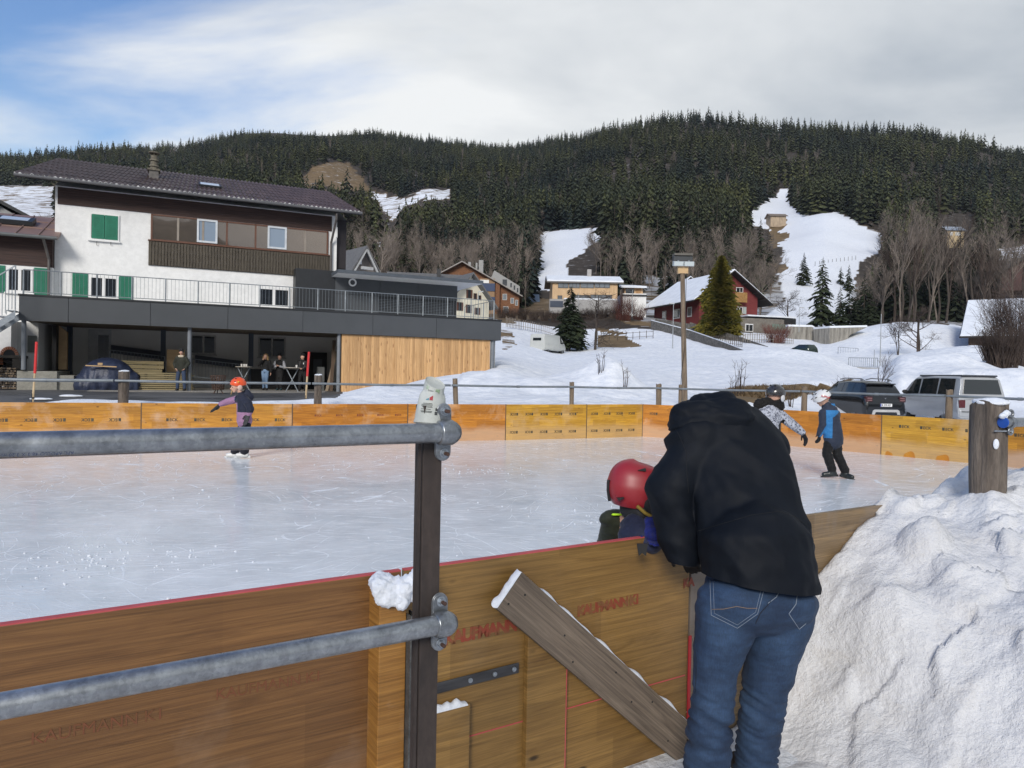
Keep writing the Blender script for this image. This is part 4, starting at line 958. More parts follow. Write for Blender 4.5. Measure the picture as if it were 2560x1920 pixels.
def remesh_build(mb, name, mat, parent, voxel, amp=0, freq=10, smooth_it=2, seed=0):
 o = mb.build('tmp', mat); md = o.modifiers.new('r', 'REMESH'); md.mode = 'VOXEL'; md.voxel_size = voxel; md.use_smooth_shade = True
 if smooth_it: sm = o.modifiers.new('s', 'SMOOTH'); sm.factor = .6; sm.iterations = smooth_it
 dg = bpy.context.evaluated_depsgraph_get(); me = bpy.data.meshes.new_from_object(o.evaluated_get(dg))
 bpy.data.objects.remove(o)
 if amp:
  push(me, lambda c: amp * noise.fractal(c * freq + V((seed, 0, 0)), .8, 2.2, 4))
 me.polygons.foreach_set('use_smooth', [True] * len(me.polygons)); me.name = name
 ob = link(name, me, parent); return ob
strut(380, 407, 590, 0, .10, 'orange wooden strut topped by a lump of snow beside the steel post')
strut(768, 786, 655, 0, .08, 'dark-edged wooden strut of the boards right of the man, at his knee', snow=False)
rbolt = M('rusty_bolt', (.09, .045, .03), (.04, .02, .015), rough=.8, scale=60)
def near_railing():
 pb = A(427.5, 500, 1.80); e = empty('steel_railing', V((pb.x, pb.y, -.16)), math.atan2(UB.y, UB.x), 'rusty steel post with two galvanised pipe rails and bolted clamps in front of the boards', 'railing')
 zt = 1.52 + .16
 mb = MB(); s = .025; t = .004
 for (x0, x1, y0, y1) in ((-s, s, -s, -s + t), (-s, s, s - t, s), (-s, -s + t, -s + t, s - t), (s - t, s, -s + t, s - t)): mb.box(x0, x1, y0, y1, 0, zt)
 mb.build('post', rust_steel, e, bev=.0015)
 mb = MB(); mb.box(-s - .012, -s - .004, -s + .003, -s + .010, .1, zt - .08); mb.build('weld_seam', rust_steel, e)
 for (zz, name_) in ((1.455, 'upper'), (.985, 'lower')):
  z = zz + .16; y = -.051; mb = MB(); r_ = .0242
  rng = random.Random(4)
  pts = [(-2.9 + k * .1465, y, z) for k in range(21)]
  mb.tube(pts, r_, 32)
  p = mb.build('rail', metal_galv2, e, smooth=60)
  c = MB(); n = 20
  def ring(x, rr): return [V((x, y + rr * math.cos(a), z + rr * math.sin(a))) for a in [2 * math.pi * k / 28 for k in range(28)]]
  xs = [(.0, r_ + .0012), (.003, r_ + .0055), (.012, r_ + .007), (.036, r_ + .007), (.048, r_ + .001), (.056, r_ * .75), (.060, r_ * .35)]
  c.rings([ring(x, rr) for x, rr in xs])
  pl = []
  for a in [R(k * 15) for k in range(0, 13)]: pl.append(V((.024 + .021 * math.cos(a), -.030, z + .050 + .021 * math.sin(a))))
  for a in [R(180 + k * 15) for k in range(0, 13)]: pl.append(V((.024 + .021 * math.cos(a), -.030, z - .050 + .021 * math.sin(a))))
  c.prism(pl, (0, .005, 0)); pl2 = [V((p_.x * .97, p_.y - .006 if False else -.0365, p_.z)) for p_ in pl]; c.prism(pl2, (0, .005, 0))
  cl = c.build('clamp', metal_galv3, e, smooth=40, bev=.0012)
  for sg in (1, -1):
   zc_ = z + sg * .052; b = MB(); b.tube([(.024, -.037, zc_), (.024, -.0395, zc_)], .0125, 18)
   b.tube([(.024, -.0395, zc_), (.024, -.047, zc_)], .0085, 6); b.build('nut', metal_galv, cl, bev=.0006)
   b = MB(); b.tube([(.024, -.046, zc_), (.024, -.060, zc_)], .0048, 12); b.build('bolt', rbolt, cl)
  if name_ == 'upper':
   xt = (PL(74, 452, pb + NBn * .07, NBn) - pb).dot(UB)
   ang = R(-32); rr = r_ + .0004
   Mx = Matrix.Translation((xt, y - rr * math.cos(ang), z + rr * math.sin(ang))) @ Matrix.Rotation(R(90) - ang * -1 * 1.0, 4, 'X') @ Matrix.Rotation(R(180), 4, 'Z')
   text_obj('APL APOLLO 48.3 X 3.20 mm MF', .0088, M('blue_ink', (.02, .035, .09), rough=.6), p, Mx, thick=.0002, name='printed_size', spacing=1.05)
 return e, pb
def galv_mat(name, a, b, metal):
 m, N, L, bs = new_mat(name); vec = tex_coord(N, L, 'Object', (1, 1, 1))
 vo = N.new('ShaderNodeTexVoronoi'); vo.inputs['Scale'].default_value = 140; L.new(vec, vo.inputs['Vector'])
 n1 = noise_n(N, L, vec, 22, 6, .7); n3 = noise_n(N, L, tex_coord(N, L, 'Object', (3, 1, 1)), 5, 5, .7)
 c = ramp_n(N, L, n1, [(.3, b), (.7, a)]); c = mix_n(N, L, .35, c, ramp_n(N, L, vo.outputs['Color'], [(0, .5), (1, 1.3)]), 'MULTIPLY')
 c = mix_n(N, L, .5, c, ramp_n(N, L, n3, [(.4, .6), (.62, 1.1)]), 'MULTIPLY')
 L.new(c, bs.inputs['Base Color']); bs.inputs['Metallic'].default_value = metal
 r2 = ramp_n(N, L, n1, [(.3, .26), (.7, .42)]); L.new(r2, bs.inputs['Roughness']); bump_n(N, L, n1, .25, .0015, bs); return m
metal_galv2 = galv_mat('spangled_pipe', (.44, .46, .48), (.25, .265, .28), .8)
metal_galv3 = galv_mat('cast_clamp', (.36, .38, .40), (.18, .195, .21), .75)
rail_e, post_p = near_railing()
def cup():
 zt = 1.52; e = V((post_p.x + .002, post_p.y - .0, zt - .035))
 mb = MB(); n = 40; rg = []
 prof = [(-.012, .0385), (-.010, .0400), (-.006, .0385), (.0, .0375), (.020, .0362), (.040, .0345), (.052, .0325), (.060, .0295), (.066, .0262), (.074, .0258), (.084, .0255), (.094, .0252), (.096, .0240)]
 for z, r_ in prof:
  row = []
  for k in range(n):
   a = 2 * math.pi * k / n; q = 1 + (.07 * math.sin(3 * a + 1) + .05 * math.sin(5 * a + z * 60)) * min(1, max(0, (z - .03) / .03)) * (1 if z < .07 else .6)
   zz = z + (-.016 * math.cos(a + R(60)) - .004) * max(0, (z - .062) / .034)
   if .045 < z < .07: zz += .006 * math.sin(4 * a)
   row.append(V((r_ * q * math.cos(a) + max(0, z - .05) * .08, r_ * q * math.sin(a), zz)))
  rg.append(row)
 top = rg[-1]; c = sum(top, V()) / n
 rg.append([c + (p - c) * .94 - V((0, 0, .004)) for p in top]); rg.append([c + (p - c) * .3 - V((0, 0, .006)) for p in top])
 mb.rings(rg, cap=False); mb.add(rg[-1], [tuple(range(n))])
 cm = M('paper_cup', (.50, .52, .49), (.38, .40, .37), rough=.75, scale=20, bump=.3, bdist=.002)
 o = mb.build('paper_cup', cm, smooth=38); o.location = e; o.rotation_euler = (R(-6), R(4), R(0)); tag(o, 'crushed white paper cup turned upside down on the steel post', 'cup')
 def patch(name, mat, a0, a1, z0, z1, rad=None):
  b = MB(); K = 8; rows = []
  for z in (z0, z1):
   row = []
   for k in range(K + 1):
    a = R(a0 + (a1 - a0) * k / K); r_ = np.interp(z, [p[0] for p in prof], [p[1] for p in prof])
    q = 1 + (.07 * math.sin(3 * a + 1) + .05 * math.sin(5 * a + z * 60)) * min(1, max(0, (z - .03) / .03)) * (1 if z < .07 else .6)
    zz = z + (-.016 * math.cos(a + R(60)) - .004) * max(0, (z - .062) / .034)
    if .045 < z < .07: zz += .006 * math.sin(4 * a)
    row.append(V(((r_ * q + .0009) * math.cos(a) + max(0, z - .05) * .08, (r_ * q + .0009) * math.sin(a), zz)))
   rows.append(row)
  b.rings(rows, cap=False, close=False); return b
 ink = M('cup_ink', (.05, .055, .055), rough=.7); tot = MB()
 rng = random.Random(3)
 for i, (z, w0, w1) in enumerate(((.036, -118, -80), (.033, -125, -78), (.030, -125, -80), (.027, -121, -78), (.022, -123, -84), (.017, -125, -78), (.0145, -122, -80), (.072, -112, -80), (.076, -112, -84))):
  b = patch('t', ink, w0, w1, z, z + .0013); tot.add(b.v, b.f)
 b = patch('t', ink, -66, -57, .020, .027); tot.add(b.v, b.f); b = patch('t', ink, -68, -57, .010, .018); tot.add(b.v, b.f)
 tot.build('fine_print', ink, o)
 patch('s', None, -108, -95, .045, .053).build('blue_square', M('cup_blue', (.10, .28, .36), rough=.7), o)
 patch('s', None, -93, -80, .045, .053).build('red_square', M('cup_red', (.38, .04, .05), rough=.7), o)
 patch('s', None, -72, -48, .062, .090).build('green_print', M('cup_green', (.16, .26, .14), (.26, .34, .22), rough=.7, scale=90), o)
 patch('s', None, -128, -110, .078, .092).build('green_print', M('cup_green_dots', (.20, .30, .18), (.5, .55, .48), rough=.7, scale=150), o)
cup()
def log(name, p, r_, z0, z1, mat, label, lean=(0, 0), n=20, seed=0, cap=True, cat='fence post', group=None, rough=.05):
 e = empty(name, V((p.x, p.y, 0)), 0, label, cat, group); mb = MB(); rg = []; K = 12
 for i in range(K + 1):
  t = i / K; z = z0 + (z1 - z0) * t; row = []
  for k in range(n):
   a = 2 * math.pi * k / n; q = 1 + rough * noise.noise(V((math.cos(a) * 2.2, math.sin(a) * 2.2, z * .9 + seed))) * 2 + rough * .8 * noise.noise(V((math.cos(a) * 6, math.sin(a) * 6, z * 1.5 + seed)))
   row.append(V((r_ * q * math.cos(a) + lean[0] * (z - z0), r_ * q * math.sin(a) + lean[1] * (z - z0), z + (.02 * math.sin(3 * a + seed) * r_ / .1 if i == K else 0))))
  rg.append(row)
 mb.rings(rg); mb.build('post', mat, e, smooth=50)
 if cap:
  s = MB(); s.ell((lean[0] * (z1 - z0), lean[1] * (z1 - z0), z1 + .002), (r_ * 1.03, r_ * 1.03, r_ * .28), 20, 10); remesh = s
  for i, v in enumerate(s.v):
   vv = V(v); nn = noise.noise(vv * 14 + V((seed, 0, 0))); s.v[i] = tuple(vv + V((vv.x * .3 * nn, vv.y * .3 * nn, .012 * nn)))
  s.build('snow_cap', snow_cap_mat, e, smooth=180)
 return e
pr = A(989, 440, 4.2)
pe = log('fence_post', pr, .092, -.2, 1.49, old_wood, 'thick weathered wooden post with snow cap rising from the near snow bank', n=40, seed=3, rough=.10)
mb = MB(); mb.ell((-.02, -.092, 1.26), (.017, .01, .03), 12, 8); mb.build('snow_speck', snow_cap_mat, pe, smooth=180)
def right_rail():
 a = A(1003.5, 422.5, 4.08); dirv = V((.86, .38, 0)).normalized(); e = empty('pipe_rail', a, math.atan2(dirv.y, dirv.x), 'galvanised pipe rail with a bright blue end cap clamped to the snow-capped post', 'rail')
 mb = MB(); mb.tube([(.0, 0, 0), (3.2, 0, 0)], .026, 24); mb.build('pipe', metal_galv2, e, smooth=50)
 mb = MB(); mb.tube([(-.008, 0, 0), (.002, 0, 0)], .0315, 28); c = mb.build('end_cap', M('blue_plastic', (.012, .08, .40), rough=.4), e, bev=.002)
 mb = MB()
 mb.tube([(.045, 0, 0), (.075, 0, 0)], .033, 20)
 for sg in (1, -1):
  rg = []
  for k in range(12):
   rg.append(None)
  mb.tube([(.06 + .018 * math.cos(2 * math.pi * k / 16), -.002, sg * .05 + .018 * math.sin(2 * math.pi * k / 16)) for k in range(17)], .0075, 8)
 mb.build('clamp', metal_galv3, e, smooth=50)
 mb = MB(); mb.tube([(-.03, .03, -.05), (.07, -.005, -.05)], .005, 8); mb.build('bolt', metal_galv, e)
 mb = MB(); mb.ell((.0, .0, .035), (.04, .02, .016), 12, 8); mb.ell((.02, .0, .05), (.025, .018, .02), 12, 8)
 remesh_build(mb, 'snow_lump', snow_cap_mat, e, .006, .008, 25)
right_rail()
FP = [(-40, 5.2, 1.50, 3), (123.5, 9.8, 1.505, 1), (318, 7.6, 1.50, 2), (456, 5.0, 1.47, 3), (572, 4.6, 1.43, 4), (659, 5.4, 1.42, 5), (804.7, 5.6, 1.44, 6), (949.5, 6.5, 1.46, 7), (1090, 7, 1.46, 8)]
flabs = ['post of the rink fence beyond the left edge', 'thick snow-edged fence post left of the girl skater, first from the left', 'fence post beside the right red snow pole, second from the left', 'slightly leaning fence post just right of the paper cup', 'thin fence post behind the far yellow boards', 'split fence post just left of the tall floodlight mast', 'pale fence post between the two helmeted children on the right', 'pale fence post in front of the silver van', 'post of the rink fence beyond the right edge']
fpts = []
for (px, w, zt, sd), lab in zip(FP, flabs):
 u = (px - 512) / FPX; D = far_hit(u) + .45; p = V((u * D, D, 0)); r_ = w * D / FPX / 2
 lean = (-.05, 0) if sd == 3 and px > 0 else (.01 * math.sin(sd), 0)
 log('fence_post', V((p.x - lean[0] * 1.1, p.y, 0)), max(r_, .055), -.1, zt, old_wood if px < 400 else old_wood2, lab, lean, n=14, seed=sd, cap=px < 400, group='posts of the rink fence', rough=.08)
 fpts.append(V((p.x, p.y - r_ - .02, 1.31 if px < 700 else 1.33)))
for i in range(len(fpts) - 1):
 a, b = fpts[i], fpts[i + 1]; mb = MB(); d = (b - a).normalized()
 r1 = .035 if i == 0 else .028
 mb.tube([a - d * .1, a.lerp(b, .5) - V((0, 0, .012)), b - d * .13], r1, 10)
 mid = a.lerp(b, .52); mb.tube([mid - d * .04 - V((0, 0, .012)), mid + d * .04 - V((0, 0, .012))], r1 + .006, 10)
 labs = ['galvanised fence rail crossing in front of the blue tarpaulin at the far left', 'galvanised fence rail behind the girl with the orange helmet', 'galvanised fence rail in front of the larch-clad wall', 'thin fence rail over the snow piles left of centre', 'thin fence rail over the dirty snow heap', 'fence rail passing the tall floodlight mast', 'fence rail in front of the dark estate car', 'fence rail in front of the silver van at the right edge']
 o = mb.build('pipe_rail', metal_rail, smooth=50, origin=a); tag(o, labs[i], 'rail', 'pipe rails of the rink fence')
for (pt, pr_, pb_, D, lab) in (((36.6, 341.8), (34.9, 373.3), (32.7, 402), 16.5, 'red-topped wooden snow pole at the far left edge of the yard'), ((309, 351.7), (307.2, 376.3), (305.5, 403), 18.8, 'red-topped wooden snow pole in front of the drinks tables')):
 a, b_, c_ = A(*pb_, D), A(*pr_, D), A(*pt, D); e = empty('snow_pole', a, 0, lab, 'snow pole', 'red snow poles')
 mb = MB(); mb.tube([V((0, 0, 0)) , b_ - a], .024, 10); mb.build('wooden_shaft', M('pale_pole_wood', (.60, .46, .28), (.46, .34, .2), rough=.8, scale=5), e)
 mb = MB(); mb.tube([b_ - a, c_ - a], .029, 10); mb.build('red_sleeve', M('red_pole_paint', (.62, .03, .03), rough=.5), e)
 mb = MB(); mb.tube([(b_ - a) * .12, (b_ - a) * .17], .032, 10); mb.tube([V((.0, -.03, -.1)), V((.0, -.03, .2))], .006, 6); mb.build('iron_spike', black_mat, e)
def mast():
 b_ = A(685.5, 410, 21.5); t_ = A(682.5, 273, 21.5); e = empty('floodlight_mast', V((b_.x, b_.y, .3)), 0, 'tall round wooden mast with twin floodlights behind the far boards', 'floodlight')
 h = t_.z - .3; dx = t_.x - b_.x; mb = MB(); mb.tube([(0, 0, 0), (dx * .5, 0, h * .5), (dx, 0, h)], [.085, .075, .065], 14); mb.build('mast', old_wood2, e, smooth=50)
 x0 = dx; mb = MB(); mb.box(x0 - .15, x0 + .15, -.08, .08, h - .02, h + .19); mb.build('plywood_block', plywood, e)
 lm = M('lamp_housing', (.50, .55, .56), (.40, .44, .45), rough=.5)
 for s_ in (-1, 1):
  mb = MB(); mb.box(-.145, .145, -.10, .10, -.07, .07); l_ = mb.build('floodlight', lm, e, bev=.01); l_.location = (x0 + s_ * .155, -.08, h + .26); l_.rotation_euler = (R(10), 0, 0)
  mb = MB(); mb.box(-.13, .13, -.108, -.102, -.055, .055); mb.build('lamp_glass', glass_mat('lamp_glass', (.5, .55, .55)), l_)
  mb = MB(); mb.box(-.02, .02, -.03, .03, .07, .10); mb.build('bracket', metal_galv, l_)
 mb = MB(); mb.box(x0 - .28, x0 + .28, -.05, .16, h + .335, h + .50); mb.build('ballast_box', M('dark_box', (.045, .05, .055), rough=.6), e, bev=.01)
 mb = MB(); mb.box(x0 - .27, x0 + .27, -.10, .20, h + .51, h + .57); mb.build('cover_board', M('grey_wood_cover', (.14, .13, .11), rough=.8), e)
 mb = MB(); mb.tube([(x0 + .1, -.07, h), (.02 + dx * .6, -.1, h * .5), (-.16, -.1, h * .35), (-.2, -.1, .6)], .008, 5); mb.build('cable', black_mat, e)
mast()
mb = MB(); u = (680.5 - 512) / FPX; D = far_hit(u) + .4; mb.tube([(0, 0, 0), (0, 0, 1.42)], .048, 10); o = mb.build('short_post', old_wood2, smooth=50); o.location = (u * D, D, 0); tag(o, 'short stake standing tight against the left of the floodlight mast', 'stake')
# ------------------------------------------------------------------ near snow bank
def snowbank():
 xs = np.linspace(-1.5, 9.0, 640); ds = np.linspace(-.55, 5.0, 330)
 Xl, Dd = np.meshgrid(xs, ds, indexing='ij')
 kx = [-2, 1.15, 1.3, 1.45, 1.58, 1.68, 1.84, 2.0, 2.12, 2.3, 2.55, 2.75, 2.87, 3.1, 3.43, 4.2, 6, 9]; kz = [-.13, -.12, 0, .22, .44, .56, .66, .80, .84, .91, .89, .92, .985, 1.0, 1.0, 1.02, .95, .8]
 H = np.interp(Xl + .0 * Dd, kx, kz)
 fall = np.clip(Dd, 0, 9); Hs = np.interp(Xl - .10 * fall + .0, kx, kz)
 Z_ = -.13 + (Hs + .13) * np.clip(1 - (fall / 4.3) ** 1.15, 0, 1)
 Z_ += .16 * np.exp(-((Xl - 3.2) / .8) ** 2 - ((Dd - 1.6) / .5) ** 2) + .07 * np.exp(-((Xl - 2.4) / .3) ** 2 - ((Dd - .6) / .22) ** 2)
 Z_ -= .05 * np.exp(-((Dd - .1) / .35) ** 2)
 Z_ += np.clip((Xl - 2.33) / .25, 0, 1) * .24 * np.exp(-((Dd - .55) / .42) ** 2)
 inside = np.clip(-Dd / .5, 0, 1); Z_ = np.where(Dd < 0, Hs - inside ** 1.3 * (Hs + .1), Z_)
 m = np.clip((Xl - 1.1) / .5, 0, 1)
 WX = Xl + NBn.x * Dd; WY = NEAR_Y + NEAR_S * Xl + NBn.y * Dd
 rid = lambda s, seed: 1 - np.abs(vnoise(WX, WY, s, seed)) * 3
 m2 = m * np.clip(.25 + Dd / .5, .25, 1)
 Z_ += m2 * (vnoise(WX, WY, .8, 21) * .18 + vnoise(WX, WY, .36, 22) * .13 - np.clip(.10 - np.abs(vnoise(WX, WY, .5, 28)), 0, 1) * .5 + vnoise(WX, WY, .15, 23) * .06 + vnoise(WX, WY, .07, 24) * .018) + m * (vnoise(WX, WY, .033, 25) * .008)
 Z_ += (1 - m) * (vnoise(WX, WY, .3, 26) * .05 + vnoise(WX, WY, .09, 27) * .02)
 rs = np.random.RandomState(9); pc = np.stack([rs.uniform(1.3, 6.5, 620), rs.uniform(-.5, 4.2, 620)], 1); best = np.full(Xl.shape, 9e9); off = np.zeros(Xl.shape)
 wx_ = Xl + vnoise(WX, WY, .3, 41) * .12; wd_ = Dd + vnoise(WX, WY, .25, 42) * .12
 for (cx, cd) in pc:
  q = (wx_ - cx) ** 2 + (wd_ - cd) ** 2; r_ = rs.uniform(-1, 1, 3); mk_ = q < best; best = np.where(mk_, q, best); off = np.where(mk_, r_[0] * .022 + r_[1] * .22 * (wx_ - cx) + r_[2] * .22 * (wd_ - cd), off)
 Z_ += m2 * np.clip(off, -.06, .06)
 rs = np.random.RandomState(6)
 for k in range(110):
  cx = rs.uniform(1.7, 6.0); cd = rs.uniform(-.1, 3.2); r_ = rs.uniform(.03, .11) * (1.2 if k < 12 else .8); q = ((Xl - cx) ** 2 * (.7 + rs.rand()) + (Dd - cd) ** 2) / r_ ** 2
  Z_ += np.where(q < 1, np.sqrt(np.clip(1 - q, 0, 1)) * r_ * .55, 0)
 for (cx, cd, r_) in ((2.30, .06, .10), (2.42, .14, .09), (2.05, .35, .12), (3.0, .1, .12)):
  q = ((Xl - cx) ** 2 + (Dd - cd) ** 2) / r_ ** 2; Z_ += np.where(q < 1, np.sqrt(np.clip(1 - q, 0, 1)) * r_ * .7, 0)
 Z_ = np.where((Dd < .0) & (Xl < 2.15), -.3, Z_); Z_ = np.maximum(Z_, -.3)
 n0, n1 = Xl.shape; vs = np.stack([WX, WY, Z_], -1).reshape(-1, 3); idx = np.arange(n0 * n1).reshape(n0, n1)
 f = np.stack([idx[:-1, :-1], idx[1:, :-1], idx[1:, 1:], idx[:-1, 1:]], -1).reshape(-1, 4)
 me = bpy.data.meshes.new('snow_bank'); me.vertices.add(len(vs)); me.vertices.foreach_set('co', vs.ravel()); me.loops.add(f.size); me.loops.foreach_set('vertex_index', f.ravel())
 me.polygons.add(len(f)); me.polygons.foreach_set('loop_start', np.arange(0, f.size, 4)); me.polygons.foreach_set('loop_total', np.full(len(f), 4)); me.polygons.foreach_set('use_smooth', np.ones(len(f), bool)); me.update(calc_edges=True)
 me.materials.append(snow_mat('ploughed_snow', a=(.80, .805, .815), b=(.66, .665, .68), dirt=(.46, .40, .32), dirt_amt=.36, scale=2.2, bump=.6)); o = link('snow_bank', me); tag(o, kind='structure')
snowbank()
# ------------------------------------------------------------------ buildings
BYAW = math.atan2(.422, .906); BU = V((math.cos(BYAW), math.sin(BYAW), 0)); BN = V((-math.sin(BYAW), math.cos(BYAW), 0))   # along the front, and away from the camera
BO = V((-.61, 36.9, 0))
def bl(px, py, off=0.0):
 p = PL(px, py, BO + BN * off, BN) - BO; return p.dot(BU), p.z
def bw(x, off, z): return BO + BU * x + BN * off + V((0, 0, z))
def wall_window(parent, x0, x1, z0, z1, y, frame=None, glass=None, mull=1, sill=True, fw=.07, trans=0, shutters=None, proud=.03, name='window'):
 """window on a wall facing -y at depth y: glass pane set in a frame, sill, optional shutters"""
 g = MB(); g.box(x0 + fw * .7, x1 - fw * .7, y - .012, y - .003, z0 + fw * .7, z1 - fw * .7); w = g.build(name, glass or win_glass, parent)
 f = MB()
 f.box(x0, x1, y - proud - .03, y - .001, z0, z0 + fw); f.box(x0, x1, y - proud - .03, y - .001, z1 - fw, z1)
 f.box(x0, x0 + fw, y - proud - .03, y - .001, z0 + fw, z1 - fw); f.box(x1 - fw, x1, y - proud - .03, y - .001, z0 + fw, z1 - fw)
 for k in range(mull):
  xm = x0 + (x1 - x0) * (k + 1) / (mull + 1); f.box(xm - fw * .6, xm + fw * .6, y - proud - .02, y - .002, z0 + fw, z1 - fw)
 if trans: f.box(x0 + fw, x1 - fw, y - proud - .015, y - .002, z0 + (z1 - z0) * trans - fw * .3, z0 + (z1 - z0) * trans + fw * .3)
 f.build('frame', frame or white_paint, w)
 if sill: s = MB(); s.box(x0 - .05, x1 + .05, y - .12, y - .001, z0 - .06, z0 - .002); s.build('sill', frame or white_paint, w)
 if shutters:
  for (a, b) in shutters:
   s = MB(); t = .035; s.box(a, b, y - .05, y - .015, z0 - .04, z1 + .04)
   k = z0 + .06
   while k < z1 - .06: s.box(a + .07, b - .07, y - .064, y - .048, k, k + .03); k += .075
   s.build('shutter', green_paint, w)
 return w
def railing(name, pts, h, label, cat='railing', step=.13, mat=None, group=None, r_=.018, post_every=1.9, bar=.0065):
 """balustrade along world points"""
 o_ = V(pts[0]); e = empty(name, o_, 0, label, cat, group); mb = MB(); ps = MB(); bs_ = MB()
 for a, b in zip(pts[:-1], pts[1:]):
  a = V(a) - o_; b = V(b) - o_; L_ = (b - a).length; mb.tube([a + V((0, 0, h)), b + V((0, 0, h))], r_, 8); mb.bar(a + V((0, 0, .10)), b + V((0, 0, .10)), .025, .03)
  n = max(1, int(L_ / step)); m = max(1, round(L_ / post_every)); ps = None
  for k in range(n + 1): q = a.lerp(b, k / n); bs_.tube([q + V((0, 0, .10)), q + V((0, 0, h))], bar, 4)
  for k in range(m + 1): q = a.lerp(b, k / m); ps = MB(); ps.box(q.x - .022, q.x + .022, q.y - .022, q.y + .022, q.z, q.z + h); ps.build('post', mat or metal_rail, e)
 mb.build('handrail', mat or metal_rail, e); bs_.build('balusters', mat or metal_rail, e); return e
def shelter():
 e = empty('shelter', BO, BYAW, 'long open shelter with dark grey fascia and larch wall beside the rink', 'shelter')
 xl = bl(19, 300)[0]; zt, zb = 4.36, 3.32
 joints = [xl] + [bl(px, 310)[0] for px in (68.5, 150.5, 228, 303, 373, 436.5)] + [0.0]
 for a, b in zip(joints[:-1], joints[1:]):
  mb = MB(); mb.box(a + .008, b - .008, -.03, 0, zb, zt - .07); mb.build('fascia_panel', dark_panel, e, bev=.004)
 mb = MB(); mb.box(xl, 0, .0, .10, zb + .01, zt - .08); mb.build('fascia_core', darker_panel, e)
 mb = MB(); mb.box(xl - .03, .03, -.06, .30, zt - .068, zt); mb.build('coping', darker_panel, e)
 mb = MB(); mb.box(-.10, 0.0, .105, 9, zb, zt - .075); mb.build('side_fascia', dark_panel, e)
 mb = MB(); mb.box(xl + .02, -.12, .105, 5.45, zb + .06, zt - .3); mb.build('ceiling_slab', M('timber_soffit', (.20, .16, .12), (.14, .11, .08), rough=.8), e)
 mb = MB(); mb.box(xl + .1, -.15, .32, 5.44, zt - .29, zt - .2); mb.build('added_bounce_deck', M('pale_deck', (.52, .52, .50), (.42, .42, .41), rough=.9, scale=1), e)  # unseen pale deck, added to bounce light onto the soffit and house wall
 x0 = bl(342, 360)[0]; x1 = bl(491, 345)[0]
 w = MB(); n = int((x1 - x0) / .125); rng = random.Random(1); k = x0
 while k < x1 - .02:
  d_ = rng.choice((0, .008, .016, .004)); w.box(k + .002, min(k + .123, x1) - .002, .10 + d_, .17, .45, zb - .01); k += .125
 w.build('larch_wall', larch2, e)
 mb = MB(); mb.box(x0, x1, .171, .30, .45, zb - .01); mb.box(x1 - .13, x1, .301, 5.5, .3, zb - .01); mb.build('wall_core', M('shed_inner', (.2, .14, .08), rough=.9), e)
 for q, (a, r_) in enumerate(((x0 - .12, .085), (x1 + .16, .10))):
  mb = MB(); mb.tube([(a, .20, .4), (a, .20, zb)], r_, 20); mb.build('column', metal_col, e, smooth=50)
 for px in (189.2, 23.5):
  a = bl(px, 360, .25)[0]; mb = MB(); mb.tube([(a, .25, .4 if px > 100 else 1.4), (a, .25, zb + .06)], .085, 20); mb.build('column', metal_col, e, smooth=50)
 mb = MB(); mb.tube([(x1 + .33, .30, .3), (x1 + .33, .30, zb)], .035, 12); mb.build('downpipe', M('pale_pipe', (.5, .5, .48), rough=.5), e)
 BACK = 5.46
 bx0 = bl(69, 350, BACK)[0]; mb = MB(); mb.box(bx0, x1 - .14, BACK, BACK + .1, .45, zb + .05); mb.build('back_wall', M('shelter_plaster', (.66, .65, .61), (.56, .55, .52), rough=.9, scale=.6, bump=.15, bscale=14), e)
 mb = MB(); xw = bl(30, 350, 1.6)[0]
 mb.prism([V((xw - 2.5, 2.2, 1.38)), V((xw + .2, 2.2, 1.38)), V((bx0, BACK - .02, 1.38)), V((bx0 - 6, BACK - .02, 1.38))], (0, 0, zb + .05 - 1.38)); mb.build('wing_wall', M('wing_plaster', (.60, .60, .58), (.52, .52, .50), rough=.9, scale=.6), e)
 for px in (69.6, 163.2, 251):
  a = bl(px, 345, 4.4)[0]; mb = MB(); mb.box(a - .11, a + .11, 4.3, 4.5, .6, zb + .05); mb.build('inner_column', M('blue_grey_column', (.035, .05, .075), rough=.5), e)
 for (p0, p1, q0, q1) in ((190.5, 216, 335.5, 353.8), (258, 285.5, 337.6, 357)):
  xa, za = bl(p0, q1, BACK); xb, zb_ = bl(p1, q0, BACK); wall_window(e, xa, xb, za, zb_, BACK, M('grey_window_frame', (.42, .41, .38), rough=.6))
 xa, za = bl(88, 372, BACK); xb, zb_ = bl(111.5, 330, BACK); mb = MB(); mb.box(xa, xb, BACK - .05, BACK - .002, 1.0, zb_); d = mb.build('door', M('pale_door', (.46, .47, .46), rough=.6), e)
 xc = bl(98.5, 340, BACK)[0]; mb = MB(); mb.box(xc, xc + .42, BACK - .06, BACK - .051, 1.35, zb_ - .25); mb.build('door_glass', win_glass, d)
 xa = bl(302, 372, BACK)[0]; xb = bl(325.5, 372, BACK)[0]; zc = bl(310, 352.3, BACK)[1]; mb = MB(); mb.box(xa, xb, BACK - .35, BACK - .002, .62, zc); d = mb.build('dark_doorway', black_mat, e)
 mb = MB(); mb.box(xa + (xb - xa) * .42, xb - .25, BACK - .37, BACK - .351, .9, zc - .35); mb.build('door_glass', glass_mat('grey_glass', (.09, .10, .11)), d)
 def wing(px): return bl(px, 345, 2.2)[0]
 xq = bl(29.5, 350, 2.2)[0]; xr = bl(35, 350, 2.2)[0]
 mb = MB(); xq = bl(27.5, 345, 2.1)[0]; mb.box(xq, xq + .30, 2.12, 2.196, 1.38 + .75, zb - .5); mb.build('slot_window', M('slot_glass', (.12, .13, .11), rough=.4), e)
 mb = MB(); xq = bl(50, 345, 2.1)[0]; mb.box(xq, xq + .16, 2.6, 3.5, 1.38, zb); mb.build('dark_opening', black_mat, e)
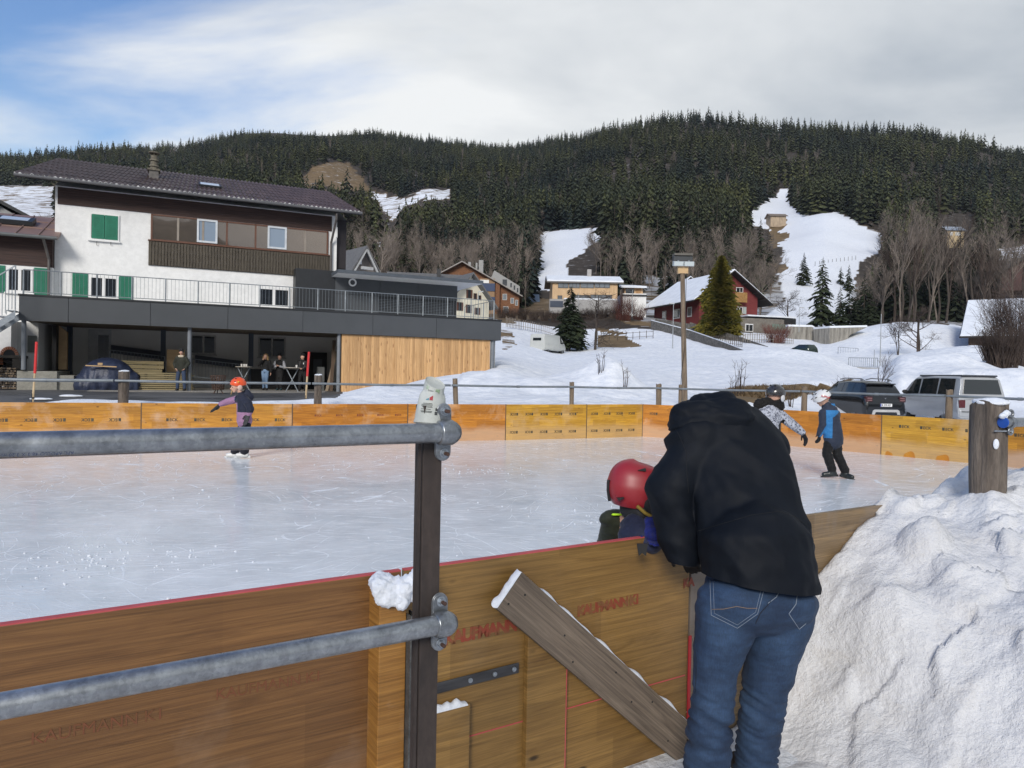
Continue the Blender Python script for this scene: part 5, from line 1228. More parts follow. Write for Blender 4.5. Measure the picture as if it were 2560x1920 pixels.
 xs0 = bl(17, 380, 0.35)[0]; xs1 = bl(57, 380, .35)[0]; xs2 = bl(73.5, 380, .35)[0]; xs3 = bl(82, 385, .35)[0]; xs4 = bl(88, 388, .35)[0]
 mb = MB(); mb.box(xs0, xs1, .30, 5.4, .3, 1.36); mb.box(xs1 + .002, xs2, .42, 5.4, .3, 1.20); mb.box(xs2 + .002, xs3, .5, 5.4, .3, 1.0); mb.box(xs3 + .002, xs4, .45, 5.4, .3, .80); mb.build('concrete_steps', concrete, e)
 mb = MB(); mb.box(xs4 + .1, x1 - .3, -1.1, 5.4, .3, .635); mb.build('paving', M('pale_paving', (.32, .30, .27), (.22, .21, .19), rough=.9, scale=3, fine=.4), e)
 return e, zt
def plank_mat(name, a, b, w):
 m, N, L, bs = new_mat(name); tc = N.new('ShaderNodeTexCoord'); sp = N.new('ShaderNodeSeparateXYZ'); L.new(tc.outputs['Object'], sp.inputs[0])
 d = N.new('ShaderNodeMath'); d.operation = 'DIVIDE'; d.inputs[1].default_value = w; L.new(sp.outputs[0], d.inputs[0]); fl = N.new('ShaderNodeMath'); fl.operation = 'FLOOR'; L.new(d.outputs[0], fl.inputs[0])
 wn = N.new('ShaderNodeTexWhiteNoise'); wn.noise_dimensions = '1D'; L.new(fl.outputs[0], wn.inputs['W']); vec = tex_coord(N, L, 'Object', (9, 1, .5)); n = noise_n(N, L, vec, 2.5, 7, .65, .8)
 c = ramp_n(N, L, n, [(.28, b), (.7, a)]); c = mix_n(N, L, .9, c, ramp_n(N, L, wn.outputs['Value'], [(0, (.70, .66, .62)), (1, (1.12, 1.1, 1.08))]), 'MULTIPLY')
 vk = tex_coord(N, L, 'Object', (7, 1, 1.6)); vo = N.new('ShaderNodeTexVoronoi'); vo.inputs['Scale'].default_value = 1; L.new(vk, vo.inputs['Vector']); kf = ramp_n(N, L, vo.outputs['Distance'], [(.10, .85), (.2, 0.0)]); c = mix_n(N, L, kf, c, (.24, .11, .04))
 L.new(c, bs.inputs['Base Color']); bs.inputs['Roughness'].default_value = .65; bump_n(N, L, n, .3, .004, bs); return m
larch2 = plank_mat('larch_boarding', (.72, .46, .23), (.44, .25, .10), .125)
metal_col = M('grey_column_paint', (.20, .22, .245), (.15, .165, .185), rough=.45, scale=3)
sh, TERR = shelter()
def white_house():
 OFF = 5.5; xa = bl(54.5, 260, OFF)[0]; xb = bl(336.5, 260, OFF)[0]
 e = empty('house', BO, BYAW, 'big white rendered house with brown corrugated roof and green shutters above the shelter', 'house')
 zt = 9.86; W = 10.5; zr = 12.4
 mb = MB(); y0, y1 = OFF, OFF + W
 mb.prism([V((xa, y0, .6)), V((xa, y1, .6)), V((xa, y1, zt)), V((xa, (y0 + y1) / 2, zr - .35)), V((xa, y0, zt))], (xb - xa, 0, 0)); w = mb.build('wall', white_wall, e)
 zb0 = bl(140, 206.8, OFF)[1]; zw = (bl(200, 214.5, OFF)[1] + bl(300, 228, OFF)[1]) / 2; xg = bl(151.6, 230, OFF)[0]; xr = bl(327.5, 250, OFF)[0]
 zL = bl(140, 212.3, OFF)[1]; zG = bl(152, 215, OFF)[1]
 mb = MB(); n = 8
 for k in range(n):
  a = zL + (zt - .05 - zL) * k / n; b = zL + (zt - .05 - zL) * (k + 1) / n; mb.box(xa + .10, xb - .28, y0 - .035 - .006 * (k % 2), y0 - .002, a + .004, b)
 mb.build('eaves_cladding', brown_clad, e)
 zg0 = bl(200, 244.5, OFF)[1]; zg1 = zL - .02
 mb = MB(); mb.box(xg, xr, y0 - .03, y0 - .003, zg0, zg1); g = mb.build('loggia_glazing', sky_glass, e)
 fr = M('brown_window_frame', (.14, .06, .035), rough=.5); mb = MB()
 for px in (151.6, 226.8, 255.5, 327.5):
  xx = bl(px, 235, OFF)[0]; mb.box(xx - .04, xx + .04, y0 - .07, y0 - .031, zg0, zg1)
 mb.box(xg, xr, y0 - .07, y0 - .031, zg1 - .07, zg1); mb.box(xg, xr, y0 - .07, y0 - .031, zg0, zg0 + .07)
 mb.build('frame', fr, g)
 mb = MB();
 for px in (178, 203, 305):
  xx = bl(px, 235, OFF)[0]; mb.box(xx - .05, xx + .05, y0 - .06, y0 - .031, zg0 + .08, zg1 - .08)
 mb.build('thin_mullion', M('mullion', (.30, .26, .22), rough=.4), g)
 for px in (206, 276):
  xx = bl(px, 240, OFF)[0]; wall_window(g, xx - .42, xx + .42 + .1, zg0 + .1, zg0 + 1.25, y0 - .035, M('pale_frame', (.62, .66, .70), rough=.5), glass_mat('pale_pane', (.22, .28, .36), .1), mull=0, sill=False, fw=.09, name='inner_window')
 bx0, bx1 = bl(148.5, 255, OFF)[0], bl(329.5, 265, OFF)[0]; zc1 = zg0 - .03; zc0 = bl(240, 271.8, OFF)[1]
 mb = MB(); mb.box(bx0, bx1, y0 - .06, y0 - .002, zc0, zc1)
 k = bx0
 i = 0
 while k < bx1 - .14:
  pts = []
  for j in range(13):
   t = j / 12; pts.append(V((k + .012 + (.012 if j % 4 in (1, 2) else 0) , y0 - .095, zc0 + .02 + (zc1 - zc0 - .04) * t)))
  for j in range(12, -1, -1):
   t = j / 12; pts.append(V((k + .128 - (.012 if j % 4 in (1, 2) else 0), y0 - .095, zc0 + .02 + (zc1 - zc0 - .04) * t)))
  mb.prism(pts, (0, .03, 0)); k += .14; i += 1
 mb.build('balcony_front', M('carved_balcony_wood', (.115, .098, .075), (.055, .046, .036), rough=.9, scale=3, stretch=(8, 1, .6), bump=.5, fine=.4), e)
 mb = MB(); mb.box(bx0 - .03, bx1 + .03, y0 - .14, y0 - .002, zc1 + .002, zc1 + .05); mb.build('balcony_rail', fr, e)
 (a, z0), (b, z1) = bl(89.3, 239.4, OFF), bl(119.5, 215.5, OFF)
 f = wall_window(e, a, b, z0, z1, y0, mull=0, fw=.08);
 s = MB(); xm = (a + b) / 2
 for (p_, q_) in ((a + .10, xm - .01), (xm + .01, b - .06)):
  s = MB(); s.box(p_, q_, y0 - .085, y0 - .045, z0 + .06, z1 - .06); k = z0 + .14
  while k < z1 - .14: s.box(p_ + .08, q_ - .08, y0 - .10, y0 - .083, k, k + .035); k += .085
  s.build('shutter', green_paint, f)
 for (pl_, pr_, q0, q1, s1, s2) in ((88.5, 118.8, 275.5, 296.5, 72.3, 133),):
  (a, z0), (b, z1) = bl(pl_, q1, OFF), bl(pr_, q0 + 1.5, OFF); c0 = bl(s1, 285, OFF)[0]; c1 = bl(s2, 285, OFF)[0]
  wall_window(e, a, b, z0 - .1, z1, y0, shutters=((c0, a - .02), (b + .02, c1)), fw=.11)
 (a, z0), (b, z1) = bl(256.5, 306.5, OFF), bl(290.5, 288.5, OFF); wall_window(e, a, b, z0, z1, y0, fw=.12)
 s = MB(); c1 = bl(342, 300, OFF - .05)[0]; s.box(c1 - .45, c1, y0 + .8, y0 + .86, 4.4, 5.6); s.build('green_shutter', green_paint, e)
 mb = MB(); m2 = M('soot_stain', (.55, .54, .52), (.76, .77, .76), rough=.9, scale=9, lo=.45, hi=.75);
 mb = MB(); mb.prism([V((xb + .002, y0 + .25, zL - 1.9)), V((xb + .002, y0 + 3.2, zL - 3.7)), V((xb + .002, y1 - .6, zL - 3.7)), V((xb + .002, y1 - .6, zt - .2)), V((xb + .002, (y0 + y1) / 2, zr - .55)), V((xb + .002, y0 + .25, zt - .12))], (.55, 0, 0)); mb.build('gable_cladding', M('dark_gable_boards', (.022, .018, .022), rough=.7), e)
 ov = 1.0; xl = bl(19.5, 181, OFF - ov)[0] - .2; xrr = bl(362, 213, OFF - ov)[0]; xt0 = bl(60, 166, (y0 + y1) / 2)[0]; xt1 = xrr - .6
 mb = MB(); ym = (y0 + y1) / 2; ze = zt + .14; n = int((xrr - xl) / .045); rows = 7
 slope = (zr - ze) / (ym - (y0 - ov))
 def rp(x, t): # t 0 eave .. 1 ridge
  y = (y0 - ov) + (ym - (y0 - ov)) * t; xx = x + (0 if True else 0)
  lft = xl + (xt0 - xl) * t; rgt = xrr + (xt1 - xrr) * t; return V((lft + (x - xl) / (xrr - xl) * (rgt - lft), y, ze + (zr - ze) * t))
 nr_ = V((0, -slope, 1)).normalized(); cols_ = int((xrr - xl) / .055)
 rg = []
 for r_ in range(rows):
  for tt in (0, 1):
   t = (r_ + tt) / rows + (.012 if tt == 1 and r_ < rows - 1 else 0); row = []
   for c in range(cols_ + 1):
    x = xl + (xrr - xl) * c / cols_; w_ = .038 * math.cos(2 * math.pi * c / 4); row.append(rp(x, t) + nr_ * (w_ + (.028 if tt == 0 else 0)))
   rg.append(row)
 mb.rings(rg, cap=False, close=False)
 rm = M('brown_roof_sheet', (.125, .085, .075), (.060, .040, .036), rough=.55, scale=1.3, stretch=(2, .7, 1), fine=.35)
 ro = mb.build('roof', rm, e, smooth=60)
 mb = MB(); mb.prism([V((xt0, ym, zr)), V((xt1, ym, zr)), V((xrr, y1 + ov, ze)), V((xl, y1 + ov, ze))], (0, 0, -.06)); mb.prism([rp(xl, 0) - V((0, 0, .06)), rp(xrr, 0) - V((0, 0, .06)), V((xt1, ym, zr - .06)), V((xt0, ym, zr - .06))], (0, 0, -.10)); mb.build('roof_deck', M('dark_soffit', (.035, .028, .025), rough=.8), ro)
 mb = MB(); mb.tube([rp(xl, 0) + V((0, -.08, -.08)), rp(xrr, 0) + V((0, -.08, -.08))], .07, 10); mb.build('gutter', M('gutter_grey', (.11, .11, .115), rough=.5), ro)
 mb = MB(); rng = random.Random(2); rg = []
 for c in range(cols_ + 1):
  x = xl + (xrr - xl) * c / cols_; p = rp(x, 0) + nr_ * (.028 + .038 * math.cos(2 * math.pi * c / 4)); d_ = .10 * (1 if noise.noise(V((x * .8, 0, 3))) > -.12 else .25)
  rg.append([p + V((0, -.012, -.002)), p + V((0, -.014, -d_))])
 mb.rings(rg, cap=False, close=False); mb.build('pale_wave_filler', M('pale_filler', (.62, .62, .60), (.16, .15, .14), rough=.9, scale=7, lo=.38, hi=.55), ro)
 cx, cz = bl(153.5, 183, OFF + 1.6); q0 = OFF + 2.2
 cx0 = bl(148.7, 190, q0)[0]; cx1 = bl(158.3, 190, q0)[0]; zb_ = bl(153, 192, q0)[1]; zt_ = bl(153, 170.3, q0)[1]
 mb = MB(); mb.box(cx0, cx1, q0, q0 + .6, zb_ - 1, zt_); ch = mb.build('chimney', M('chimney_render', (.16, .15, .14), (.09, .085, .08), rough=.9, scale=5), ro)
 mb = MB(); mb.box(cx0 - .07, cx1 + .07, q0 - .07, q0 + .67, zt_ + .001, zt_ + .09); xm = (cx0 + cx1) / 2
 zz = zt_ + .09
 for i_, (r0, r1, h_) in enumerate(((.19, .19, .16), (.25, .22, .07), (.17, .17, .22), (.24, .21, .07), (.16, .15, .2))): mb.tube([(xm, q0 + .3, zz), (xm, q0 + .3, zz + h_)], [r0, r1], 12); zz += h_
 mb.tube([(xm, q0 + .3, zz + .12), (xm, q0 + .3, zz + .17)], .27, 12)
 for a in range(4): mb.tube([(xm + .15 * math.cos(a * 1.57), q0 + .3 + .15 * math.sin(a * 1.57), zz), (xm + .15 * math.cos(a * 1.57), q0 + .3 + .15 * math.sin(a * 1.57), zz + .12)], .02, 4)
 mb.build('chimney_pot', M('pot_clay', (.20, .18, .13), (.08, .07, .06), rough=.9, scale=9), ch)
 sx, _ = bl(206, 182, OFF + 1.5); t = .42; p = rp(sx + .1, t); ax = Matrix.Translation(p) @ Matrix.Rotation(math.atan(slope), 4, 'X')
 mb = MB(); mb.box(-.5, .55, -.42, .42, .02, .13, ax); sk = mb.build('skylight', darker_panel, ro); mb = MB(); mb.box(-.42, .47, -.34, .34, .131, .138, ax); mb.build('skylight_glass', glass_mat('bright_skylight', (.55, .6, .66), .1), sk)
 xd = bl(331, 260, OFF - .15)[0]
 mb = MB(); mb.tube([V((xd + .1, y0 - ov + .05, ze - .2)), V((xd + .1, y0 - .9, ze - .5)), V((xd, y0 - .12, ze - 1.6)), V((xd, y0 - .12, 4.4))], .06, 10); mb.build('downpipe', M('downpipe_brown', (.10, .09, .085), rough=.5), e)
 mb = MB(); mb.box(xb - .07, xb + .02, y0 - .05, y0 + .0, zL - .3, zL + .25); mb.build('lamp', white_paint, e)
 for px in (97, 111):
  xx, zz = bl(px, 245, OFF); mb = MB(); mb.tube([(xx, y0, zz), (xx, y0 - .08, zz - .02), (xx, y0 - .1, zz + .15)], .012, 5); mb.build('flowerbox_hook', black_mat, e)
 return e
white_house()
def left_house():
 OFF = 5.1; xb = bl(53, 260, OFF)[0]; xa = xb - 9
 e = empty('house', BO, BYAW, 'low white house with brown sheet-metal roof and dark cladding at the left edge', 'house')
 zr = bl(20, 235.5, OFF)[1]; zw = bl(20, 265.5, OFF)[1]
 mb = MB(); mb.box(xa, xb, OFF, OFF + 7, .6, zw); mb.build('wall', white_wall, e)
 mb = MB(); n = 9
 for k in range(n): mb.box(xa, xb - .02, OFF - .03 - .008 * (k % 2), OFF + 6.9, zw + .002 + (zr - zw) * k / n, zw + (zr - zw) * (k + 1) / n)
 mb.build('cladding', brown_clad, e)
 zt = bl(20, 214.8, OFF + 4)[1]; mb = MB(); mb.prism([V((xa - .3, OFF - .7, zr - .02)), V((xa - .3, OFF + 4, zt)), V((xa - .3, OFF + 4, zt - .12)), V((xa - .3, OFF - .7, zr - .16))], (xb - xa + .55, 0, 0))
 xx = xa
 while xx < xb + .2: mb.prism([V((xx, OFF - .7, zr + .03)), V((xx, OFF + 4, zt + .05)), V((xx, OFF + 4, zt)), V((xx, OFF - .7, zr - .02))], (.05, 0, 0)); xx += .85
 for t in (.33, .68): mb.prism([V((xa - .3, OFF - .7 + 4.7 * t, zr + (zt - zr) * t + .025)), V((xa - .3, OFF - .66 + 4.7 * t, zr + (zt - zr) * t + .03)), V((xa - .3, OFF - .66 + 4.7 * t, zr + (zt - zr) * t - .02)), V((xa - .3, OFF - .7 + 4.7 * t, zr + (zt - zr) * t - .02))], (xb - xa + .5, 0, 0))
 ro = mb.build('roof', M('copper_brown_sheet', (.25, .16, .125), (.17, .10, .08), rough=.5, scale=.8), e)
 mb = MB(); mb.prism([V((xa, OFF + 4, zt - .1)), V((xa, OFF + 7, zr)), V((xa, OFF + 4, zr))], (xb - xa, 0, 0)); mb.build('gable_core', brown_clad, e)
 mb = MB(); mb.tube([(xa, OFF - .75, zr - .1), (xb + .25, OFF - .75, zr - .1)], .08, 10); mb.build('gutter', M('gutter2', (.12, .13, .13), rough=.5), ro)
 xs = bl(17, 222, OFF + 2)[0]; t = .5; p = V((xs, OFF - .7 + 4.7 * t, zr + (zt - zr) * t)); ax = Matrix.Translation(p) @ Matrix.Rotation(math.atan2(zt - zr, 4.7), 4, 'X')
 mb = MB(); mb.box(-.75, .75, -.55, .55, .02, .22, ax); sk = mb.build('skylight', darker_panel, ro); mb = MB(); mb.box(-.55, .55, -.4, .4, .221, .23, ax); mb.build('skylight_glass', glass_mat('bright_skylight2', (.55, .6, .66), .1), sk)
 (a, z0), (b, z1) = bl(6, 292, OFF), bl(33.5, 268.5, OFF); c0 = bl(-14, 280, OFF)[0]; c1 = bl(47.5, 280, OFF)[0]
 wall_window(e, a, b, z0, z1, OFF, shutters=((c0, a - .03), (b + .03, c1)), fw=.10)
 xd = bl(48.5, 280, OFF - .15)[0]; mb = MB(); mb.tube([V((xd - .15, OFF - .7, zr - .15)), V((xd - .1, OFF - .3, zr - .5)), V((xd, OFF - .12, zr - 1.0)), V((xd, OFF - .12, 4.4))], .06, 10); mb.build('downpipe', M('downpipe2', (.10, .09, .085), rough=.5), e)
 e2 = empty('house', BO, BYAW, 'grey gable roof peeping over the brown metal roof at the left edge', 'house'); O2 = 13; (q, zq), (r_, zr2), (s, zs) = bl(-2, 203, O2), bl(31, 214, O2), bl(-40, 220, O2)
 mb = MB(); mb.prism([V((q, O2, zq - .1)), V((r_ - .4, O2, zr2 - .3)), V((r_ - .4, O2, 1)), V((q - (r_ - q), O2, 1)), V((q - (r_ - q), O2, zr2 - .3))], (0, 8, 0)); mb.build('wall', M('grey_gable_wall', (.36, .37, .38), rough=.9), e2)
 mb = MB(); mb.prism([V((q, O2 - .4, zq)), V((r_, O2 - .4, zr2 - .3)), V((r_, O2 - .4, zr2 - .15)), V((q, O2 - .4, zq + .2)), V((2 * q - r_, O2 - .4, zr2 - .15)), V((2 * q - r_, O2 - .4, zr2 - .3))], (0, 8.8, 0)); mb.build('roof', darker_panel, e2)
left_house()
def annex():
 OFF = 4.6; e = empty('annex', BO, BYAW, 'dark grey panelled modern annex with overhanging flat roof on the terrace', 'building')
 xa = bl(335, 300, OFF)[0]; xb = bl(457.3, 300, OFF)[0]; zt0 = bl(340, 279, OFF)[1]; zt1 = bl(457.3, 284, OFF)[1]; zt = (zt0 + zt1) / 2
 j = [xa] + [bl(px, 290, OFF)[0] for px in (348, 380, 418)] + [xb]; zm = bl(400, 297.5, OFF)[1]
 mb = MB(); mb.box(xa - 2, xb - .02, OFF + .035, OFF + 7, 4.3, zt + .3); mb.build('core', darker_panel, e)
 for a, b in zip(j[:-1], j[1:]): mb = MB(); mb.box(a + .008, b - .008, OFF, OFF + .03, zm + .01, zt + .2); mb.build('cladding_panel', dark_panel, e, bev=.003)
 xj = bl(379, 305, OFF)[0]; mb = MB(); mb.box(xa, xj - .01, OFF, OFF + .03, 4.36, zm - .01); mb.build('cladding_panel', dark_panel, e, bev=.003)
 xk = xb - .25; mb = MB(); k = 4.36
 while k < zm - .12: mb.prism([V((xj, OFF + .06, k)), V((xj, OFF + .02, k + .02)), V((xj, OFF + .06, k + .07))], (xk - xj, 0, 0)); k += .085
 mb.build('louvre_blind', M('louvre_grey', (.10, .115, .135), rough=.45), e)
 xo = bl(483.5, 281, 3.0)[0]; zl = bl(336.5, 268.2, 3.0)[1]; zr = bl(483, 281.3, 3.0)[1]; zf = (zl + zr) / 2
 mb = MB(); mb.box(xa - .2, xo, 3.0, 12.5, zf - .17, zf); mb.build('roof', M('roof_edge_blue_grey', (.085, .10, .12), rough=.5), e)
 mb = MB(); mb.add([V((xa - .2, 3.02, zf - .175)), V((xo - .02, 3.02, zf - .175)), V((xb + .02, OFF - .002, zt - .02)), V((xa - .2, OFF - .002, zt - .02)), V((xo - .02, 12, zf - .175)), V((xb + .02, 12, zt - .02))], [(0, 1, 2, 3), (1, 4, 5, 2)])
 mb.build('soffit', M('pale_soffit', (.84, .85, .86), (.80, .81, .82), rough=.6), e)
 x, z = bl(352.5, 282.5, OFF); mb = MB(); n = 24
 rg = [[V((x + r_ * math.cos(a), OFF - y_, z + r_ * math.sin(a))) for a in [2 * math.pi * k / n for k in range(n)]] for r_, y_ in ((.21, 0), (.21, .05), (.13, .05), (.13, 0))]
 mb.rings(rg, cap=False); mb.build('ring_lamp', white_paint, e)
annex()
xl_ = bl(19, 300)[0]
railing('terrace_railing', [bw(xl_ + .1, .25, TERR), bw(-.3, .25, TERR)], .98, 'steel balustrade running along the terrace above the dark fascia', step=.145, post_every=1.25)
railing('terrace_railing', [bw(-.3, .30, TERR), bw(-.3, 4.4, TERR)], .98, 'short steel balustrade closing the right end of the terrace', step=.2, post_every=1.4)
def stairs():
 e = empty('steel_stairs', BO, BYAW, 'galvanised steel outdoor stairs climbing to the terrace at the left edge', 'stairs')
 x0 = bl(20, 300)[0]; mb = MB(); dx, dz = -4.4, -3.7; st = MB(); n = 15
 for y in (-.9, .15):
  mb.prism([V((x0, y, TERR - 1.0)), V((x0, y, TERR - .72)), V((x0 + dx, y, TERR - .72 + dz * .95)), V((x0 + dx, y, TERR - 1.0 + dz * .95))], (0, .03, 0))
 mb.build('stringer', metal_galv, e)
 for k in range(n): t = (k + .5) / n; st.box(x0 + dx * t - .14, x0 + dx * t + .14, -.87, .14, TERR - .72 + dz * .95 * t + .10, TERR - .72 + dz * .95 * t + .13); st.box(x0 + dx * t - .14, x0 + dx * t - .12, -.90, -.88, TERR - .72 + dz * .95 * t - .05, TERR - .72 + dz * .95 * t + .13)
 st.build('treads', metal_galv, e)
 rl = MB(); rl.bar(V((x0, -.92, TERR + .98)), V((x0 + dx, -.92, TERR + .98 + dz * .95)), .04, .04)
 for k in range(44): t = k / 43; p = V((x0 + dx * t, -.92, TERR + dz * .95 * t)); rl.tube([p + V((0, 0, -.6)), p + V((0, 0, .98))], .012, 4)
 rl.tube([(x0, -.92, TERR - .7), (x0, -.92, TERR + .98)], .02, 6); rl.build('balustrade', metal_galv, e)
stairs()
# ------------------------------------------------------------------ houses on the slope
def gable_house(name, label, P0, P1, depth, hw, hr, ridge='x', ov=.8, wall=None, roof=None, snow=None, cat='house', base=1.5, ove=None, winframe=None):
 """P0,P1: foot of the front wall. local x along it, y away. ridge 'x' runs along the front, 'y' away from it"""
 P0 = V(P0); P1 = V(P1); d = P1 - P0; Lx = math.hypot(d.x, d.y); e = empty(name, P0, math.atan2(d.y, d.x), label, cat); ove = ov if ove is None else ove
 mb = MB()
 if ridge == 'y': mb.prism([V((0, 0, -base)), V((Lx, 0, -base)), V((Lx, 0, hw)), V((Lx / 2, 0, hr)), V((0, 0, hw))], (0, depth, 0))
 else: mb.prism([V((0, 0, -base)), V((0, depth, -base)), V((0, depth, hw)), V((0, depth / 2, hr)), V((0, 0, hw))], (Lx, 0, 0))
 mb.build('wall', wall, e); t = .22; W = Lx if ridge == 'y' else depth; s = (hr - hw) / (W / 2)
 mb = MB(); zc = hr + .05; ze = hw - ove * s + .05
 if ridge == 'y': prof = [V((Lx / 2, -ov, zc)), V((Lx + ove, -ov, ze)), V((Lx + ove, -ov, ze + t)), V((Lx / 2, -ov, zc + t)), V((-ove, -ov, ze + t)), V((-ove, -ov, ze))]; ex = V((0, depth + 2 * ov, 0))
 else: prof = [V((-ov, depth / 2, zc)), V((-ov, depth + ove, ze)), V((-ov, depth + ove, ze + t)), V((-ov, depth / 2, zc + t)), V((-ov, -ove, ze + t)), V((-ov, -ove, ze))]; ex = V((Lx + 2 * ov, 0, 0))
 mb.add([p for p in prof] + [p + ex for p in prof], [(0, 1, 2, 3), (0, 3, 4, 5), (6, 9, 8, 7), (6, 11, 10, 9), (1, 7, 8, 2), (2, 8, 9, 3), (3, 9, 10, 4), (4, 10, 11, 5), (5, 11, 6, 0), (0, 6, 7, 1)])
 ro = mb.build('roof', roof, e)
 if snow:
  mb = MB(); q = .25
  if ridge == 'y': sp = [V((Lx / 2, -ov + .05, zc + t + .004)), V((Lx + ove - .05, -ov + .05, ze + t + .004)), V((Lx + ove - .15, -ov + .12, ze + t + q)), V((Lx / 2, -ov + .12, zc + t + q * .8)), V((-ove + .15, -ov + .12, ze + t + q)), V((-ove + .05, -ov + .05, ze + t + .004))]; ex = V((0, depth + 2 * ov - .15, 0))
  else: sp = [V((-ov + .05, depth / 2, zc + t + .004)), V((-ov + .05, depth + ove - .05, ze + t + .004)), V((-ov + .12, depth + ove - .15, ze + t + q)), V((-ov + .12, depth / 2, zc + t + q * .8)), V((-ov + .12, -ove + .15, ze + t + q)), V((-ov + .05, -ove + .05, ze + t + .004))]; ex = V((Lx + 2 * ov - .15, 0, 0))
  mb.add(sp + [p + ex for p in sp], [(0, 1, 2, 3), (0, 3, 4, 5), (6, 9, 8, 7), (6, 11, 10, 9), (1, 7, 8, 2), (2, 8, 9, 3), (3, 9, 10, 4), (4, 10, 11, 5), (5, 11, 6, 0), (0, 6, 7, 1)])
  mb.build('roof_snow', snow_clean, ro)
 return e, Lx, ro
def lp(e, px, py, off=0.0):          # sight line onto the plane y=off of a house
 n = V((-math.sin(e.rotation_euler.z), math.cos(e.rotation_euler.z), 0)); u = V((math.cos(e.rotation_euler.z), math.sin(e.rotation_euler.z), 0))
 q = PL(px, py, V(e.location) + n * off, n) - V(e.location); return q.dot(u), q.z
def fwin(e, p0, p1, q0, q1, off=0.0, **k):
 (a, z0), (b, z1) = lp(e, p0, q1, off), lp(e, p1, q0, off); return wall_window(e, a, b, z0, z1, off, **k)
def side_pt(e, x, y, z): return V((x, y, z))
brown_shingle = M('brown_shingle', (.26, .12, .055), (.13, .055, .028), rough=.85, scale=3, stretch=(1, 1, 3), fine=.5, bump=.4)
spruce_clad = M('pale_spruce_cladding', (.60, .42, .25), (.50, .33, .18), rough=.75, scale=1.2, stretch=(3, 3, .6), fine=.2)
red_boards = M('dark_red_boards', (.20, .032, .030), (.13, .020, .020), rough=.75, scale=2, stretch=(.6, .6, 6), fine=.25)
tile_grey = M('grey_roof_tiles', (.17, .165, .16), (.10, .10, .10), rough=.8, scale=2.5, stretch=(1, 3, 1), fine=.5)
black_eave = M('black_stained_eaves', (.018, .014, .012), rough=.8)
cream = M('cream_plaster', (.66, .62, .50), (.58, .54, .43), rough=.9, scale=.8)
thin_snow = M('thin_roof_snow', (.78, .81, .86), (.62, .66, .72), rough=.7, scale=.4, coord='Object')
wfr = M('house_window_frame', (.6, .6, .58), rough=.5); dwin = glass_mat('dark_house_window', (.03, .035, .04), .05, .3)
bwin = glass_mat('bright_house_window', (.20, .22, .24), .06, .5)
e, Lx, ro = gable_house('timber_house', 'large brown shingled timber house with tall gable and grey dormer behind the annex', A(404, 316, 140), V((*A(519, 316, 140).xy, A(404, 316, 140).z)), 16, 4.3, 10.4, 'y', 1.3, brown_shingle, M('pale_verge', (.33, .31, .29), (.24, .22, .21), rough=.7), ove=.6)
for (a, b, c, d) in ((502.5, 507, 294, 300), (510.5, 514, 298, 303.5), (515, 518, 300, 305.5), (503, 508.5, 306.5, 313)): fwin(e, a, b, c, d, mull=0, frame=wfr, glass=bwin, sill=False)
(a, z0), (b, z1) = lp(e, 479, 320, -.02), lp(e, 495, 279, -.02)
mb = MB(); mb.box(a, b, -.6, -.01, -1, z1); mb.build('loggia_recess', M('loggia_back', (.32, .20, .11), rough=.8), e)
for (q0, q1) in ((283.5, 291), (297, 309)):
 (a, z0), (b, z1) = lp(e, 480, q1, -.65), lp(e, 495, q0, -.65); mb = MB(); mb.box(a, b, -.72, -.62, z0, z1); mb.build('balcony_glass', glass_mat('blue_balcony_panel', (.05, .07, .14), .1, .4), e)
(a, z0), (b, z1) = lp(e, 480, 283, -.65), lp(e, 489, 280, -.65); mb = MB(); mb.box(a, b, -.72, -.62, z0, z1); mb.build('white_panel', white_paint, e)
(a, z0), (b, z1) = lp(e, 495, 318, -.6), lp(e, 500, 283, -.6); mb = MB(); mb.box(a, b, -.8, -.01, -1, z1); mb.build('corner_pier', brown_shingle, e)
(a, z0), (b, z1) = lp(e, 494, 286, 2.0), lp(e, 520, 275.5, 2.0); gm = M('grey_dormer_render', (.34, .34, .33), rough=.9)
mb = MB(); mb.prism([V((a - 1, 2.0, z0 + .6)), V((a, 2.0, z1 + .9)), V((b, 2.0, z1 - 2.1)), V((b, 2.0, z0 - 2.2))], (0, 10, 0)); dm = mb.build('dormer', gm, e)
for (p, q, h_) in ((502.5, 507, 279.5), (510.3, 511.8, 283), (513.6, 515.2, 285.5), (516.8, 518.3, 288)):
 (a, z0), (b, z1) = lp(e, p, h_ + 6 if p < 505 else h_ + 4.2, 2.0), lp(e, q, h_, 2.0); mb = MB(); mb.box(a, b, 1.93, 1.998, z0, z1); mb.build('dormer_window', win_glass, dm)
for (px, w) in ((469.5, .5), (476.5, .35), (481, .9)):
 a, z = lp(e, px, 268, 5); mb = MB(); mb.box(a - w / 2, a + w / 2, 5, 5.7, z - 2.2, z + .7 + w); mb.build('chimney', gm, ro)
e, Lx, ro = gable_house('cream_house', 'cream rendered house with brown shutters and wide dark eaves behind the annex', A(449, 324, 100), V((*A(488.5, 324, 103).xy, A(449, 324, 100).z)), 14, 3.4, 7.0, 'y', 1.2, cream, tile_grey, ove=.9)
sh_b = M('brown_shutter', (.10, .04, .025), rough=.7)
